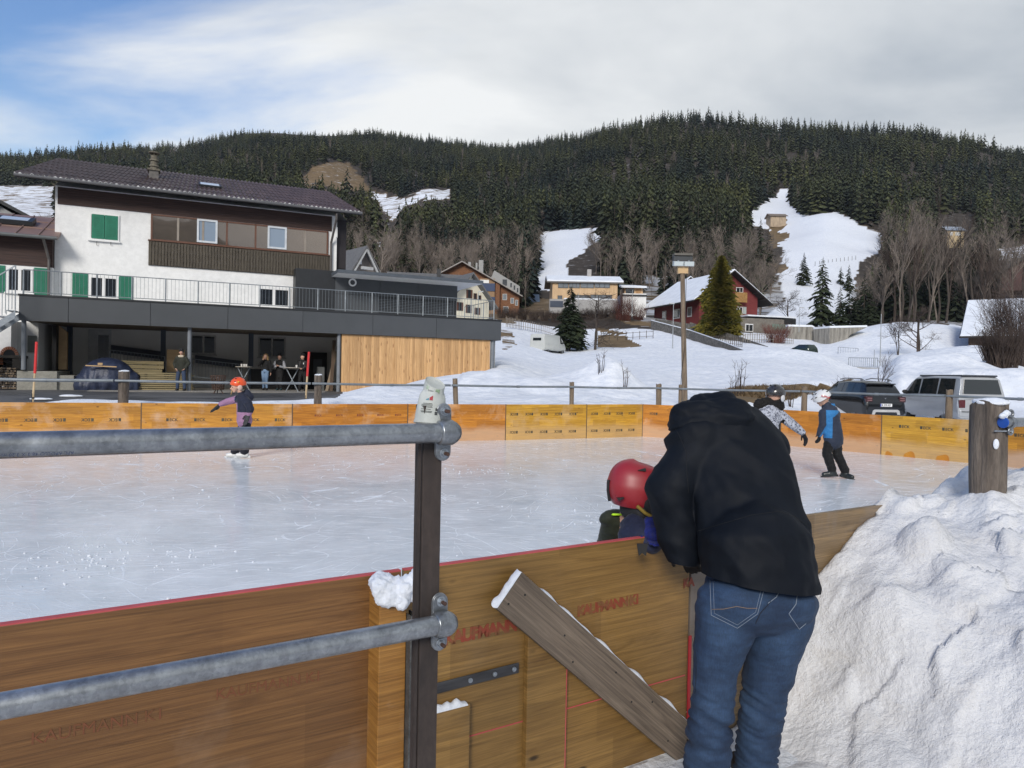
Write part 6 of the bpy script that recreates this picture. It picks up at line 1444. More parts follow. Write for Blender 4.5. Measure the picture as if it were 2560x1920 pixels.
for (a, b, c, d) in ((466.2, 472.3, 290, 298), (473.3, 476.8, 293.5, 299.5), (456.5, 463, 302.5, 310.5), (465.6, 471.8, 305, 312.8), (474.5, 480, 308, 314.5), (477.8, 481, 295.5, 300)):
 (x0, z0), (x1, z1) = lp(e, a, d, 0), lp(e, b, c, 0); w = (x1 - x0); mb = MB(); mb.box(x0 + w * .25, x1 - w * .25, -.05, -.002, z0, z1); wn = mb.build('window', dwin, e)
 for (p, q) in ((x0, x0 + w * .24), (x1 - w * .24, x1)): mb = MB(); mb.box(p, q, -.09, -.003, z0, z1); mb.build('shutter', sh_b, wn)
e, Lx, ro = gable_house('grey_roof_house', 'house hidden but for its long grey tiled ridge and little chimney above the annex roof', A(392, 324, 108), V((*A(462, 324, 110).xy, A(392, 324, 108).z)), 9, 5.2, 8.1, 'x', .8, cream, tile_grey)
a, z = lp(e, 439, 272, 2); mb = MB(); mb.box(a - .3, a + .3, 2, 2.5, z - 1, z + .5); mb.build('chimney', M('dark_chimney', (.05, .05, .05), rough=.8), ro)
e, Lx, ro = gable_house('grey_gable_house', 'grey tiled house with open timber gable just right of the white house', A(349, 276, 76), V((*A(375, 276, 78).xy, A(349, 276, 76).z)), 18, .6, 3.0, 'y', 1.0, M('gable_grey_brown', (.22, .19, .17), rough=.9), tile_grey, base=8, ove=.8)
(a, z0), (b, z1) = lp(e, 358.5, 264, 0), lp(e, 361.5, 260.5, 0); mb = MB(); mb.box(a, b, -.06, -.002, z0, z1); mb.build('window', white_paint, e)
mb = MB(); mb.bar(V((.1, -.9, .4)), V((Lx / 2, -.9, 2.9)), .15, .18); mb.bar(V((Lx - .1, -.9, .4)), V((Lx / 2, -.9, 2.9)), .15, .18); mb.bar(V((Lx * .3, -.9, .9)), V((Lx * .75, -.9, .9)), .2, .3); mb.build('timber_brace', M('pale_beam', (.45, .45, .44), rough=.8), e)
e, Lx, ro = gable_house('modern_timber_house', 'pale timber-clad modern house with long window bands under a snowy low roof', A(552, 311, 122), V((*A(617, 311, 122).xy, A(552, 311, 122).z)), 9, 4.85, 6.15, 'x', 1.0, spruce_clad, M('grey_roof_edge', (.16, .15, .14), rough=.7), snow=thin_snow, ove=.5)
for (a, b, c, d, m_) in ((558, 568.5, 283.2, 288, 1), (568.8, 580, 283.2, 288, 2), (580.3, 594, 283.2, 288, 1), (594.3, 610, 283, 287.8, 2), (557.5, 562.3, 295.5, 299.8, 0), (571, 590, 295.2, 300, 3), (590.3, 612, 295, 299.6, 3)):
 fwin(e, a, b, c, d, mull=m_, frame=M('dark_frame', (.05, .045, .04), rough=.5), glass=bwin, sill=False, fw=.07)
(a, z0), (b, z1) = lp(e, 549.5, 307, -1.8), lp(e, 618, 300.2, -1.8); mb = MB(); mb.box(a, b, -1.85, -.01, z0 - 1, z1); t_ = mb.build('terrace', M('terrace_concrete', (.38, .37, .36), rough=.8), e)
(a, z0), (b, z1) = lp(e, 550, 307, -1.9), lp(e, 563, 301, -1.9); mb = MB(); mb.box(a, b, -1.93, -1.86, z0, z1); mb.build('glass_balustrade', glass_mat('blue_grey_glass', (.10, .12, .16), .08, .4), t_)
(a, z0), (b, z1) = lp(e, 564, 303, -1.8), lp(e, 617, 300.2, -1.8); mb = MB(); mb.box(a, b, -1.8, -.1, z1 + .004, z1 + .22); mb.build('terrace_snow', snow_clean, t_)
a, z = lp(e, 590, 272, 3); mb = MB(); mb.box(a - .35, a + .35, 4, 4.6, 5.4, 7.7); mb.build('chimney', M('light_chimney', (.4, .38, .36), rough=.8), ro)
e, Lx, ro = gable_house('small_timber_house', 'small flat-roofed timber house on a white base right of the modern one', A(622.5, 309, 128), V((*A(646, 309, 128).xy, A(622.5, 309, 128).z)), 7, 2.5, 2.55, 'x', .01, white_wall, white_wall, ove=.01)
(a, z0), (b, z1) = lp(e, 624.5, 295, .3), lp(e, 643, 287, .3); mb = MB(); mb.box(a, b, .3, 6, z0, z1); mb.build('upper_storey', spruce_clad, e)
(a2, z2), (b2, z3) = lp(e, 625.5, 294.5, .28), lp(e, 634, 288.5, .28); mb = MB(); mb.box(a2, b2, .2, .299, z2, z3); mb.build('recessed_window', win_glass, e)
(a2, z2), (b2, z3) = lp(e, 636, 294.5, .28), lp(e, 641, 288.5, .28); mb = MB(); mb.box(a2, b2, .22, .299, z2, z3); mb.build('loggia', M('loggia_orange', (.42, .24, .11), rough=.8), e)
(a2, z2), (b2, z3) = lp(e, 621, 287.5, -.6), lp(e, 647, 281, -.6); mb = MB(); mb.prism([V((a2, -.6, z2)), V((b2, -.6, z2)), V((b2 - .8, 7.2, z2 + 1.1)), V((a2 + .8, 7.2, z2 + 1.1))], (0, 0, .35)); mb.build('snowy_roof', thin_snow, e)
(a2, z2), (b2, z3) = lp(e, 622, 296, -.1), lp(e, 647, 295.2, -.1); mb = MB(); mb.box(a2, b2, -.15, -.002, z2, z2 + .3); mb.build('dark_ledge', darker_panel, e)
e, Lx, ro = gable_house('blue_roof_house', 'tiny orange timber house with blue-grey roof beyond the brown timber house', A(518, 309, 165), V((*A(536, 309, 165).xy, A(518, 309, 165).z)), 8, 1.7, 3.6, 'x', .8, M('orange_boards', (.45, .22, .07), rough=.8), M('blue_grey_roof', (.07, .10, .15), rough=.5), ove=.4)
fwin(e, 521, 527, 302.5, 308, mull=1, frame=darker_panel, sill=False)
(a, z0), (b, z1) = lp(e, 521, 301.3, -.5), lp(e, 531, 298.8, -.5); mb = MB(); mb.box(a, b, -.50, -.3, z0 + .3, z1 + .2); mb.build('solar_panel', glass_mat('solar', (.25, .32, .42), .1, .5), ro)
P0 = A(699, 322, 114); P1 = A(757, 322, 117); P1.z = P0.z
e, Lx, ro = gable_house('red_chalet', 'dark red timber chalet with black eaves and a snow-covered roof', P0, P1, 15, 4.3, 8.0, 'y', 1.5, red_boards, black_eave, snow=snow_clean, ove=1.9)
(a, z0), (b, z1) = lp(e, 735, 302, -.9), lp(e, 747, 291.5, -.9); mb = MB(); mb.box(a, b, -.95, -.01, z0 + .1, z0 + .25)
k = a
while k < b - .1: mb.box(k, k + .16, -.98, -.93, z0, z1 - .2); k += .2
mb.build('balcony', M('ochre_balcony', (.42, .24, .08), (.25, .13, .04), rough=.8, scale=4), e)
(a, z0), (b, z1) = lp(e, 733, 307, -.7), lp(e, 763, 301, -.7)
fwin(e, 739.5, 743, 287.5, 292.5, mull=0, frame=white_paint, glass=dwin, sill=False); fwin(e, 736, 740, 287.5, 292.5, mull=0, frame=white_paint, glass=dwin, sill=False)
fwin(e, 736.5, 742.5, 307, 314, mull=1, frame=white_paint, glass=dwin, sill=False);
(a, z0), (b, z1) = lp(e, 742.8, 314, 0), lp(e, 746.3, 307, 0); mb = MB(); mb.box(a, b, -.06, -.002, z0, z1); mb.build('pale_shutter', M('pale_shutter', (.38, .42, .40), rough=.6), e)
for a_, b_ in ((2.2, 3.6), (6.0, 8.2), (10.6, 12.0)):
 mb = MB(); mb.box(-.05, -.005, a_, b_, 1.0, 2.6); w_ = mb.build('window', wfr, e); mb = MB(); mb.box(-.09, -.051, a_ + .2, b_ - .2, 1.2, 2.4); mb.build('pane', bwin, w_)
mb = MB(); mb.box(-.12, -.01, 4.2, 5.6, -.2, 2.9); mb.build('side_porch', M('porch_dark', (.06, .012, .012), rough=.8), e)
mb = MB()
for (zz, yy) in ((6.4, .3), (5.0, .3), (4.0, .3)):
 t = (8 - zz) / 3.7 * (Lx / 2); mb.box(Lx / 2 + t - .1, Lx / 2 + t + .5, -1.4, 0, zz - .1, zz + .15)
mb.build('purlin_ends', black_eave, e)
(a, z0), (b, z1) = lp(e, 741, 332, -3), lp(e, 792, 320, -3)
mb = MB(); mb.box(a, b, -3, 4, -5, z1); g = mb.build('stone_base', M('grey_stone_base', (.24, .22, .19), (.14, .125, .11), rough=.95, scale=1.5, fine=.4), e)
for (p, q, c, d, m_) in ((745, 753, 324, 331.5, white_paint), (772, 786, 324.5, 330, M('green_grey_glass', (.16, .22, .18), rough=.4))):
 (a2, z2), (b2, z3) = lp(e, p, d, -3), lp(e, q, c, -3); mb = MB(); mb.box(a2, b2, -3.08, -3.002, z2, z3); mb.build('basement_window', m_, g)
 if p == 745: mb = MB(); mb.box(a2 + .12, a2 + .6, -3.12, -3.081, z2 + .1, z3 - .15); mb.box(a2 + .7, b2 - .12, -3.12, -3.081, z2 + .1, z3 - .15); mb.build('basement_pane', dwin, g)
(a, z0), (b, z1) = lp(e, 741, 332, -3), lp(e, 796, 318.3, -3); mb = MB(); mb.box(a + 1, b, -3.2, 4.2, z1 - .02, z1 + .2); mb.build('terrace_snow', snow_clean, g)
(a, z0), (b, z1) = lp(e, 784, 333, -3.05), lp(e, 796, 319, -3.05); mb = MB(); mb.box(a, b, -3.06, -2.5, z0, z1); mb.build('open_shed', black_mat, g)
e, Lx, ro = gable_house('white_gable_house', 'small white gabled house peeping out behind the snowy chalet roof', A(677, 320, 150), V((*A(701, 320, 150).xy, A(677, 320, 150).z)), 8, 6.4, 8.6, 'y', .8, white_wall, black_eave, snow=snow_clean, ove=.8)
mb = MB(); mb.box(.8, 1.8, -.1, 0, 5.0, 6.2); mb.build('shutter', M('red_shutter', (.3, .03, .03), rough=.6), e)
P0 = A(968, 355, 97); P1 = P0 + V((.80, -.60, 0)) * 20
e, Lx, ro = gable_house('barn_house', 'half-timbered barn house with broad snowy roof at the right edge', P0, P1, 15, 3.1, 7.6, 'x', .9, M('barn_brown_boards', (.115, .070, .045), (.055, .035, .025), rough=.85, scale=2, stretch=(6, 6, .7), fine=.3), black_eave, snow=snow_clean, ove=1.6, base=.6)
mb = MB(); mb.box(-.06, Lx, -.08, 6, -1.5, 1.15); mb.build('white_base', white_wall, e)
(a, z0), (b, z1) = lp(e, 976.3, 357.5, -.08), lp(e, 987.3, 349, -.08); mb = MB(); mb.box(a, b, -.14, -.081, -.6, z1); mb.build('garage_door', M('beige_door', (.52, .46, .32), rough=.7), e)
(a, z0), (b, z1) = lp(e, 977.5, 344.5, 0), lp(e, 987, 339.5, 0); mb = MB(); mb.box(a, b, -.06, -.002, z0, z1); mb.build('upper_window', M('reddish_pane', (.12, .055, .035), rough=.4), e)
e, Lx, ro = gable_house('hay_hut', 'little weathered wooden hay hut high on the open snow slope', A(770.5, 223.5, 335), V((*A(786, 223.5, 335).xy, A(770.5, 223.5, 335).z)), 6, 3.6, 4.9, 'x', .7, M('hut_boards', (.46, .36, .25), (.26, .20, .15), rough=.9, scale=.5, stretch=(3, 3, 1)), M('hut_roof', (.20, .16, .13), rough=.9), cat='hut')
e, Lx, ro = gable_house('far_chalet', 'tiny brown chalet with many bright windows in the woods right of the white house', A(349, 250, 262), V((*A(367, 250, 262).xy, A(349, 250, 262).z)), 8, 3.6, 5.4, 'x', .8, M('chalet_brown', (.16, .065, .045), rough=.9), M('chalet_roof', (.20, .23, .27), rough=.7))
for i in range(4):
 for j in range(2): mb = MB(); x = .8 + i * 1.5; mb.box(x, x + .8, -.08, -.002, .9 + j * 1.5, 1.6 + j * 1.5); mb.build('window', white_paint, e)
e, Lx, ro = gable_house('far_house', 'pale far house with blue solar roof among trees on the upper right slope', A(947, 244, 290), V((*A(964, 244, 290).xy, A(947, 244, 290).z)), 7, 5.6, 7.4, 'x', .8, M('ochre_wall', (.52, .40, .24), rough=.9), M('blue_solar_roof', (.13, .17, .24), (.3, .34, .4), rough=.4, scale=.4), ove=.6)
for a_, b_ in ((1.0, 2.2), (3.2, 5.2)): mb = MB(); mb.box(a_, b_, -.08, -.002, 3.4, 4.8); mb.build('window', wfr, e)
e, Lx, ro = gable_house('far_dark_house', 'dark brown house half hidden behind bare trees at the right edge', A(1000, 284, 170), V((*A(1060, 284, 168).xy, A(1000, 284, 170).z)), 10, 2.6, 6.6, 'y', 1.0, M('dark_house_wall', (.10, .055, .05), rough=.9), black_eave)
def slab_wall(name, label, pts, D0, D1, th, mat, cat='wall', top=None):
 """pts: image outline on a vertical plane through depths D0 (first) and D1 (last)"""
 a = A(pts[0][0], pts[0][1], D0); b = A(pts[-1][0] if isinstance(D1, float) else pts[len(pts) // 2][0], pts[len(pts) // 2][1], D1); d = (b - a); d.z = 0; d.normalize(); n = V((-d.y, d.x, 0))
 P_ = [PL(x, y, a, n) for x, y in pts]; o_ = V(P_[0]); mb = MB(); mb.prism([p - o_ for p in P_], n * th); o = mb.build(name, mat); o.location = o_; tag(o, label, cat)
 if top:
  mb = MB(); ps = [P_[i] - o_ for i in top]
  for p, q in zip(ps[:-1], ps[1:]): mb.prism([p - n * .06 + V((0, 0, .004)), q - n * .06 + V((0, 0, .004)), q - n * .02 + V((0, 0, .28)), p - n * .02 + V((0, 0, .28))], n * (th + .1))
  mb.build('snow_cap', snow_clean, o)
 return o
wall_conc = M('stained_concrete', (.33, .31, .27), (.10, .09, .075), rough=.95, scale=.9, stretch=(3, 3, .35), fine=.4, lo=.25, hi=.6)
slab_wall('concrete_wall', 'left concrete torrent wall with rounded corner below the snow slope', [(788, 326.5), (812, 327), (818, 331), (818, 352), (788, 350)], 104, 104, .9, wall_conc, top=(0, 1, 2))
slab_wall('concrete_wall', 'right concrete torrent wall sloping down to the left beside the gully', [(829.5, 328), (867, 327.2), (850, 335), (838, 352), (829.5, 360)], 100, 101, 3.2, wall_conc, top=(0, 1))
mb = MB(); p_ = gpt(824, 108); mb.box(-1.2, 1.6, 0, .3, -2, 1.6); o = mb.build('timber_barrier', M('barrier_dark', (.09, .065, .045), rough=.9)); o.location = p_; tag(o, 'dark timber barrier closing the gully between the concrete walls', 'barrier')
def ramp_wall():
 tp = [(651, 320.5, 108), (690, 330.5, 100), (720, 341, 92), (752, 353.5, 84), (765, 352, 88)]
 e = empty('ramp_wall', A(651, 323.5, 108), 0, 'dark rubble stone wall running diagonally down from the red chalet drive', 'wall'); o_ = V(e.location)
 mb = MB()
 for (a, b) in zip(tp[:3], tp[1:4]):
  p, q = A(*a) - o_, A(*b) - o_; mb.prism([p, q, q + V((0, 0, -2.4)), p + V((0, 0, -2.4))], (.2, .5, 0))
 mb.build('lower_wall', stone, e); mb = MB()
 for (a, b, h) in (((655, 319, 110), (700, 325, 106), 2.3), ((700, 325, 106), (738, 336, 100), 2.7), ((738, 336, 100), (768, 346.5, 93), 2.4)):
  p, q = A(*a) - o_, A(*b) - o_; mb.prism([p, q, q + V((0, 0, -h)), p + V((0, 0, -h))], (.2, .5, 0))
 mb.build('upper_wall', stone, e)
 mb = MB()
 for (a, b) in zip(tp[:3], tp[1:4]):
  p, q = A(*a) - o_, A(*b) - o_; mb.prism([p + V((0, 0, .01)), q + V((0, 0, .01)), q + V((0, 0, .12)), p + V((0, 0, .12))], (.1, .4, 0))
 mb.build('snow_edge', snow_clean, e)
ramp_wall()
for (a, b, lab) in (((690, 322, 112), (740, 338, 106), 'grey stone garden wall behind the diagonal ramp wall'), ((740, 337, 104), (792, 345, 104), 'low stone garden wall right of the golden conifer')):
 p, q = A(*a), A(*b); mb = MB(); mb.prism([V((0, 0, 0)), q - p, q - p + V((0, 0, -2.5)), V((0, 0, -2.5))], (.1, .5, 0)); o = mb.build('garden_wall', M('garden_stone', (.26, .24, .21), (.10, .09, .08), rough=.95, scale=2.2, bump=.7, fine=.4)); o.location = p; tag(o, lab, 'wall')
def picket(name, label, pts, h, step, mat, group=None, w=.07):
 o_ = V(pts[0]); e = empty(name, o_, 0, label, 'fence', group); mb = MB(); rl = MB()
 for a, b in zip(pts[:-1], pts[1:]):
  a = V(a) - o_; b = V(b) - o_; n = max(1, int((b - a).length / step))
  for k in range(n + 1): q = a.lerp(b, k / n); mb.box(q.x - w / 2, q.x + w / 2, q.y - .02, q.y + .02, q.z - .1, q.z + h * random.uniform(.9, 1.05))
  for hh in (.25, .8): rl.bar(a + V((0, 0, h * hh)), b + V((0, 0, h * hh)), .05, .05)
 mb.build('pickets', mat, e); rl.build('rails', mat, e); return e
dk = M('dark_fence_wood', (.09, .07, .055), (.05, .04, .03), rough=.9)
picket('picket_fence', 'dark picket fence below the golden conifer', [gpt(708, 96, 0), gpt(724, 95, 0), gpt(741, 93, 0)], 1.3, .28, dk)
picket('picket_fence', 'thin grey picket fence along the garden right of the golden conifer', [gpt(742, 97, .2), gpt(770, 97, .2), gpt(792, 98, .2)], 1.2, .3, M('grey_fence_wood', (.25, .22, .19), rough=.9))
picket('picket_fence', 'wavy picket fence on the bank between the shelter and the dark spruce', [gpt(505, 95, .3), gpt(520, 98, .2), gpt(540, 100, .2), gpt(558, 98, .2)], 1.2, .35, M('pale_fence_wood', (.22, .19, .16), rough=.9))
picket('picket_fence', 'widely spaced stake fence crossing the snowy field below the chalet', [gpt(600, 97, .1), gpt(625, 97, .1), gpt(652, 98, .1)], 1.1, .9, dk)
def stake_row(label, pts, step, h, group):
 for a, b in zip(pts[:-1], pts[1:]):
  n = int((b - a).length / step)
  for k in range(n): q = a.lerp(b, k / n); mb = MB(); mb.tube([(0, 0, -.2), (0, 0, h)], .06, 5); o = mb.build('fence_stake', dk); o.location = q; tag(o, label, 'stake', group)
stake_row('thin dark stake in a line across the upper snow slope', [gpt(812, 215 + 0, 0), gpt(856, 240, 0)], 3.0, 1.3, 'stakes across the snow slope')
p0, p1 = A(848.5, 367.2, 76), A(878.5, 367.6, 76)
e = empty('concrete_bridge', p0, math.atan2((p1 - p0).y, (p1 - p0).x), 'weathered concrete bridge head over the ditch behind the dark estate car', 'bridge'); L_ = (p1 - p0).length
mb = MB(); mb.box(0, L_, 0, 3.4, -1.15, 0); mb.box(.2, L_ - .2, .2, 3.2, -1.9, -1.152); mb.build('abutment', M('bridge_concrete', (.27, .24, .18), (.13, .115, .085), rough=.95, scale=1.5, stretch=(2, 2, .6), fine=.4), e)
railing('bridge_railing', [V(p0) + V((.05, .1, 0)), V(p1) + V((-.05, .1, 0))], 1.0, 'steel railing on the little concrete bridge', step=.21, post_every=3.3, r_=.03, bar=.02)
railing('yard_railing', [A(838, 354.5, 92), A(858, 356, 92)], .95, 'small steel railing further back beyond the concrete bridge', step=.3, post_every=2.5, r_=.025, bar=.014)
def lamp_post(px, yb, yt, D, label, arm=0, r_=.05, cat='street lamp', group='slim street lamps'):
 a, b = A(px, yb, D), A(px - .25, yt, D); e = empty('street_lamp', V((a.x, a.y, a.z - .3)), 0, label, cat, group); h = b.z - a.z + .3
 mb = MB(); mb.tube([(0, 0, 0), (0, 0, h)], [r_ * 1.2, r_ * .7], 8); mb.build('pole', M('lamp_pole_grey', (.33, .35, .36), rough=.5), e)
 if arm: mb = MB(); mb.box(-.55 * (arm > 0) - .0, .1 + .5 * (arm < 0), -.1, .1, h, h + .12); mb.build('lamp_head', M('lamp_head_grey', (.45, .46, .46), rough=.5), e)
lamp_post(880, 364, 314, 78, 'slim grey lamp pole rising beside the bridge railing', 0)
lamp_post(874, 364, 349.5, 78, 'short thin pole just left of the lamp pole by the bridge', 0, r_=.04)
lamp_post(672.5, 350, 304, 88, 'slim street lamp with small head left of the floodlight mast', 1)
lamp_post(478, 322, 292, 92, 'street lamp with bent head in front of the cream house', -1)
lamp_post(578, 325, 293, 118, 'thin dark utility pole beside the modern timber house', 0, cat='pole', group=None)
lamp_post(799, 330, 308, 104, 'small lamp post beside the concrete torrent wall', -1)
lamp_post(632, 315, 290, 116, 'tall thin pole in front of the small flat-roofed house', 0, cat='pole', group=None)
# ------------------------------------------------------------------ people
def cloth(name, a, b=None, rough=.75, scale=6, fine=.3, bump=.35, bdist=.006, sheen=.3, **k):
 m = M(name, a, b, rough=rough, scale=scale, fine=fine, bump=bump, bdist=bdist, spec=.3, **k)
 m.node_tree.nodes['Principled BSDF'].inputs['Sheen Weight'].default_value = sheen * .25; return m
def capsule(mb, p0, p1, r0, r1, flat=1.0, side=None, n=18):
 p0 = V(p0); p1 = V(p1); d = p1 - p0
 if d.length < 1e-6: d = V((0, 0, 1e-4)); p1 = p0 + d
 d.normalize(); s = V(side) if side is not None else V((1, 0, 0)); a = s - d * s.dot(d)
 if a.length < .05: a = V((0, 1, 0)) - d * d.y
 a.normalize(); b = d.cross(a); rg = []
 def ring(c, r_): return [c + a * (r_ * math.cos(t)) + b * (r_ * flat * math.sin(t)) for t in [2 * math.pi * k / n for k in range(n)]]
 for q in (-80, -55, -28): rg.append(ring(p0 + d * (r0 * math.sin(R(q)) * min(1, flat + .2)), r0 * math.cos(R(q))))
 for t in (0, .25, .5, .75, 1): rg.append(ring(p0.lerp(p1, t), r0 + (r1 - r0) * t))
 for q in (28, 55, 80): rg.append(ring(p1 + d * (r1 * math.sin(R(q)) * min(1, flat + .2)), r1 * math.cos(R(q))))
 mb.rings(rg)
def flesh(name, segs, mats, parent, voxel, disp=None, pick=None, smooth_it=3, ells=()):
 mb = MB()
 for s in segs:
  capsule(mb, *s)
 for (c, r_) in ells: mb.ell(c, r_, 18, 12)
 mats = mats if isinstance(mats, (list, tuple)) else [mats]
 o = remesh_build(mb, name, mats[0], parent, voxel, 0, 1, smooth_it); o.cycles.shadow_terminator_geometry_offset = .1; o.cycles.shadow_terminator_offset = .25
 me = o.data
 if disp: push(me, disp)
 if len(mats) > 1:
  for m in mats[1:]: me.materials.append(m)
  me.polygons.foreach_set('material_index', [pick(p.center) for p in me.polygons])
 return o
def wr(k=1.0, f=(9, 9, 22), amp=.008, seed=0):
 return lambda c: amp * k * (noise.fractal(V((c.x * f[0] + seed, c.y * f[1], c.z * f[2])), .9, 2.0, 3))
def chain(pts, rs, flat=1.0, side=None): return [(pts[i], pts[i + 1], rs[i], rs[i + 1], flat, side) for i in range(len(pts) - 1)]
def hand(parent, wrist, tip, size, mat, spread=(0, -1, 0), curl=.3, name='glove', bend=None, voxel=None):
 """palm, four fingers of unequal length with a knuckle bend, and a thumb leaving the side of the palm"""
 w = V(wrist); d = (V(tip) - w).normalized(); s = V(spread); s = (s - d * s.dot(d)).normalized(); n = V(bend) if bend is not None else d.cross(s); n = (n - d * n.dot(d)).normalized()
 L_ = size; seg = [(w, w + d * L_ * .48, L_ * .17, L_ * .21, .6, s)]
 for i, (off, ln) in enumerate(((-.16, .40), (-.055, .47), (.05, .45), (.15, .36))):
  b0 = w + d * L_ * .48 + s * off * L_; k = b0 + d * ln * L_ * .5 + n * curl * .18 * L_; e = k + (d * (1 - curl) + n * curl * 1.2).normalized() * ln * L_ * .55
  seg += [(b0, k, L_ * .062, L_ * .056), (k, e, L_ * .056, L_ * .042)]
 b0 = w + d * L_ * .16 - s * L_ * .15; k = b0 + (d * .6 - s * .8).normalized() * L_ * .24; e = k + (d * .95 - s * .15 + n * curl).normalized() * L_ * .22
 seg += [(b0, k, L_ * .085, L_ * .065), (k, e, L_ * .062, L_ * .048)]
 return flesh(name, seg, mat, parent, voxel or max(.004, L_ * .035), smooth_it=1)
skin = M('skin', (.62, .38, .28), (.52, .29, .21), rough=.55, scale=8)
dark_hair = M('dark_hair', (.035, .022, .015), rough=.6); blond = M('blond_hair', (.42, .28, .13), (.26, .16, .07), rough=.6, scale=9, stretch=(3, 3, .5))
def head_segs(c, r_, f, up=(0, 0, 1)):
 c = V(c); f = V(f).normalized(); u = V(up).normalized(); s = f.cross(u).normalized()
 segs = [(c + u * r_ * .25, c + u * r_ * .05 + f * r_ * .12, r_ * .86, r_ * .80, 1.08, s), (c - u * r_ * .35 + f * r_ * .30, c - u * r_ * .72 + f * r_ * .42, r_ * .60, r_ * .36, .95, s)]
 segs += [(c + f * r_ * .86 + u * r_ * .02, c + f * r_ * 1.12 - u * r_ * .22, r_ * .10, r_ * .17)]          # nose
 segs += [(c + s * r_ * .84 + u * r_ * .05, c + s * r_ * .86 - u * r_ * .2, r_ * .14, r_ * .11), (c - s * r_ * .84 + u * r_ * .05, c - s * r_ * .86 - u * r_ * .2, r_ * .14, r_ * .11)]
 segs += [(c + f * r_ * .80 - u * r_ * .47 - s * r_ * .16, c + f * r_ * .80 - u * r_ * .47 + s * r_ * .16, r_ * .10, r_ * .10)]   # lips
 return segs
def face(parent, c, r_, f, up=(0, 0, 1)):
 c = V(c); f = V(f).normalized(); u = V(up).normalized(); s = f.cross(u).normalized()
 for g in (-1, 1):
  mb = MB(); mb.ell(c + f * r_ * .86 + s * g * r_ * .33 + u * r_ * .06, r_ * .095, 8, 6); mb.build('eye', M('eye_dark', (.02, .018, .015), rough=.2), parent, smooth=180)
 mb = MB(); mb.ell(c + f * r_ * .885 - u * r_ * .47, (r_ * .22, r_ * .10, r_ * .055), 10, 6); mb.build('mouth', M('lips', (.35, .12, .10), rough=.5), parent, smooth=180)
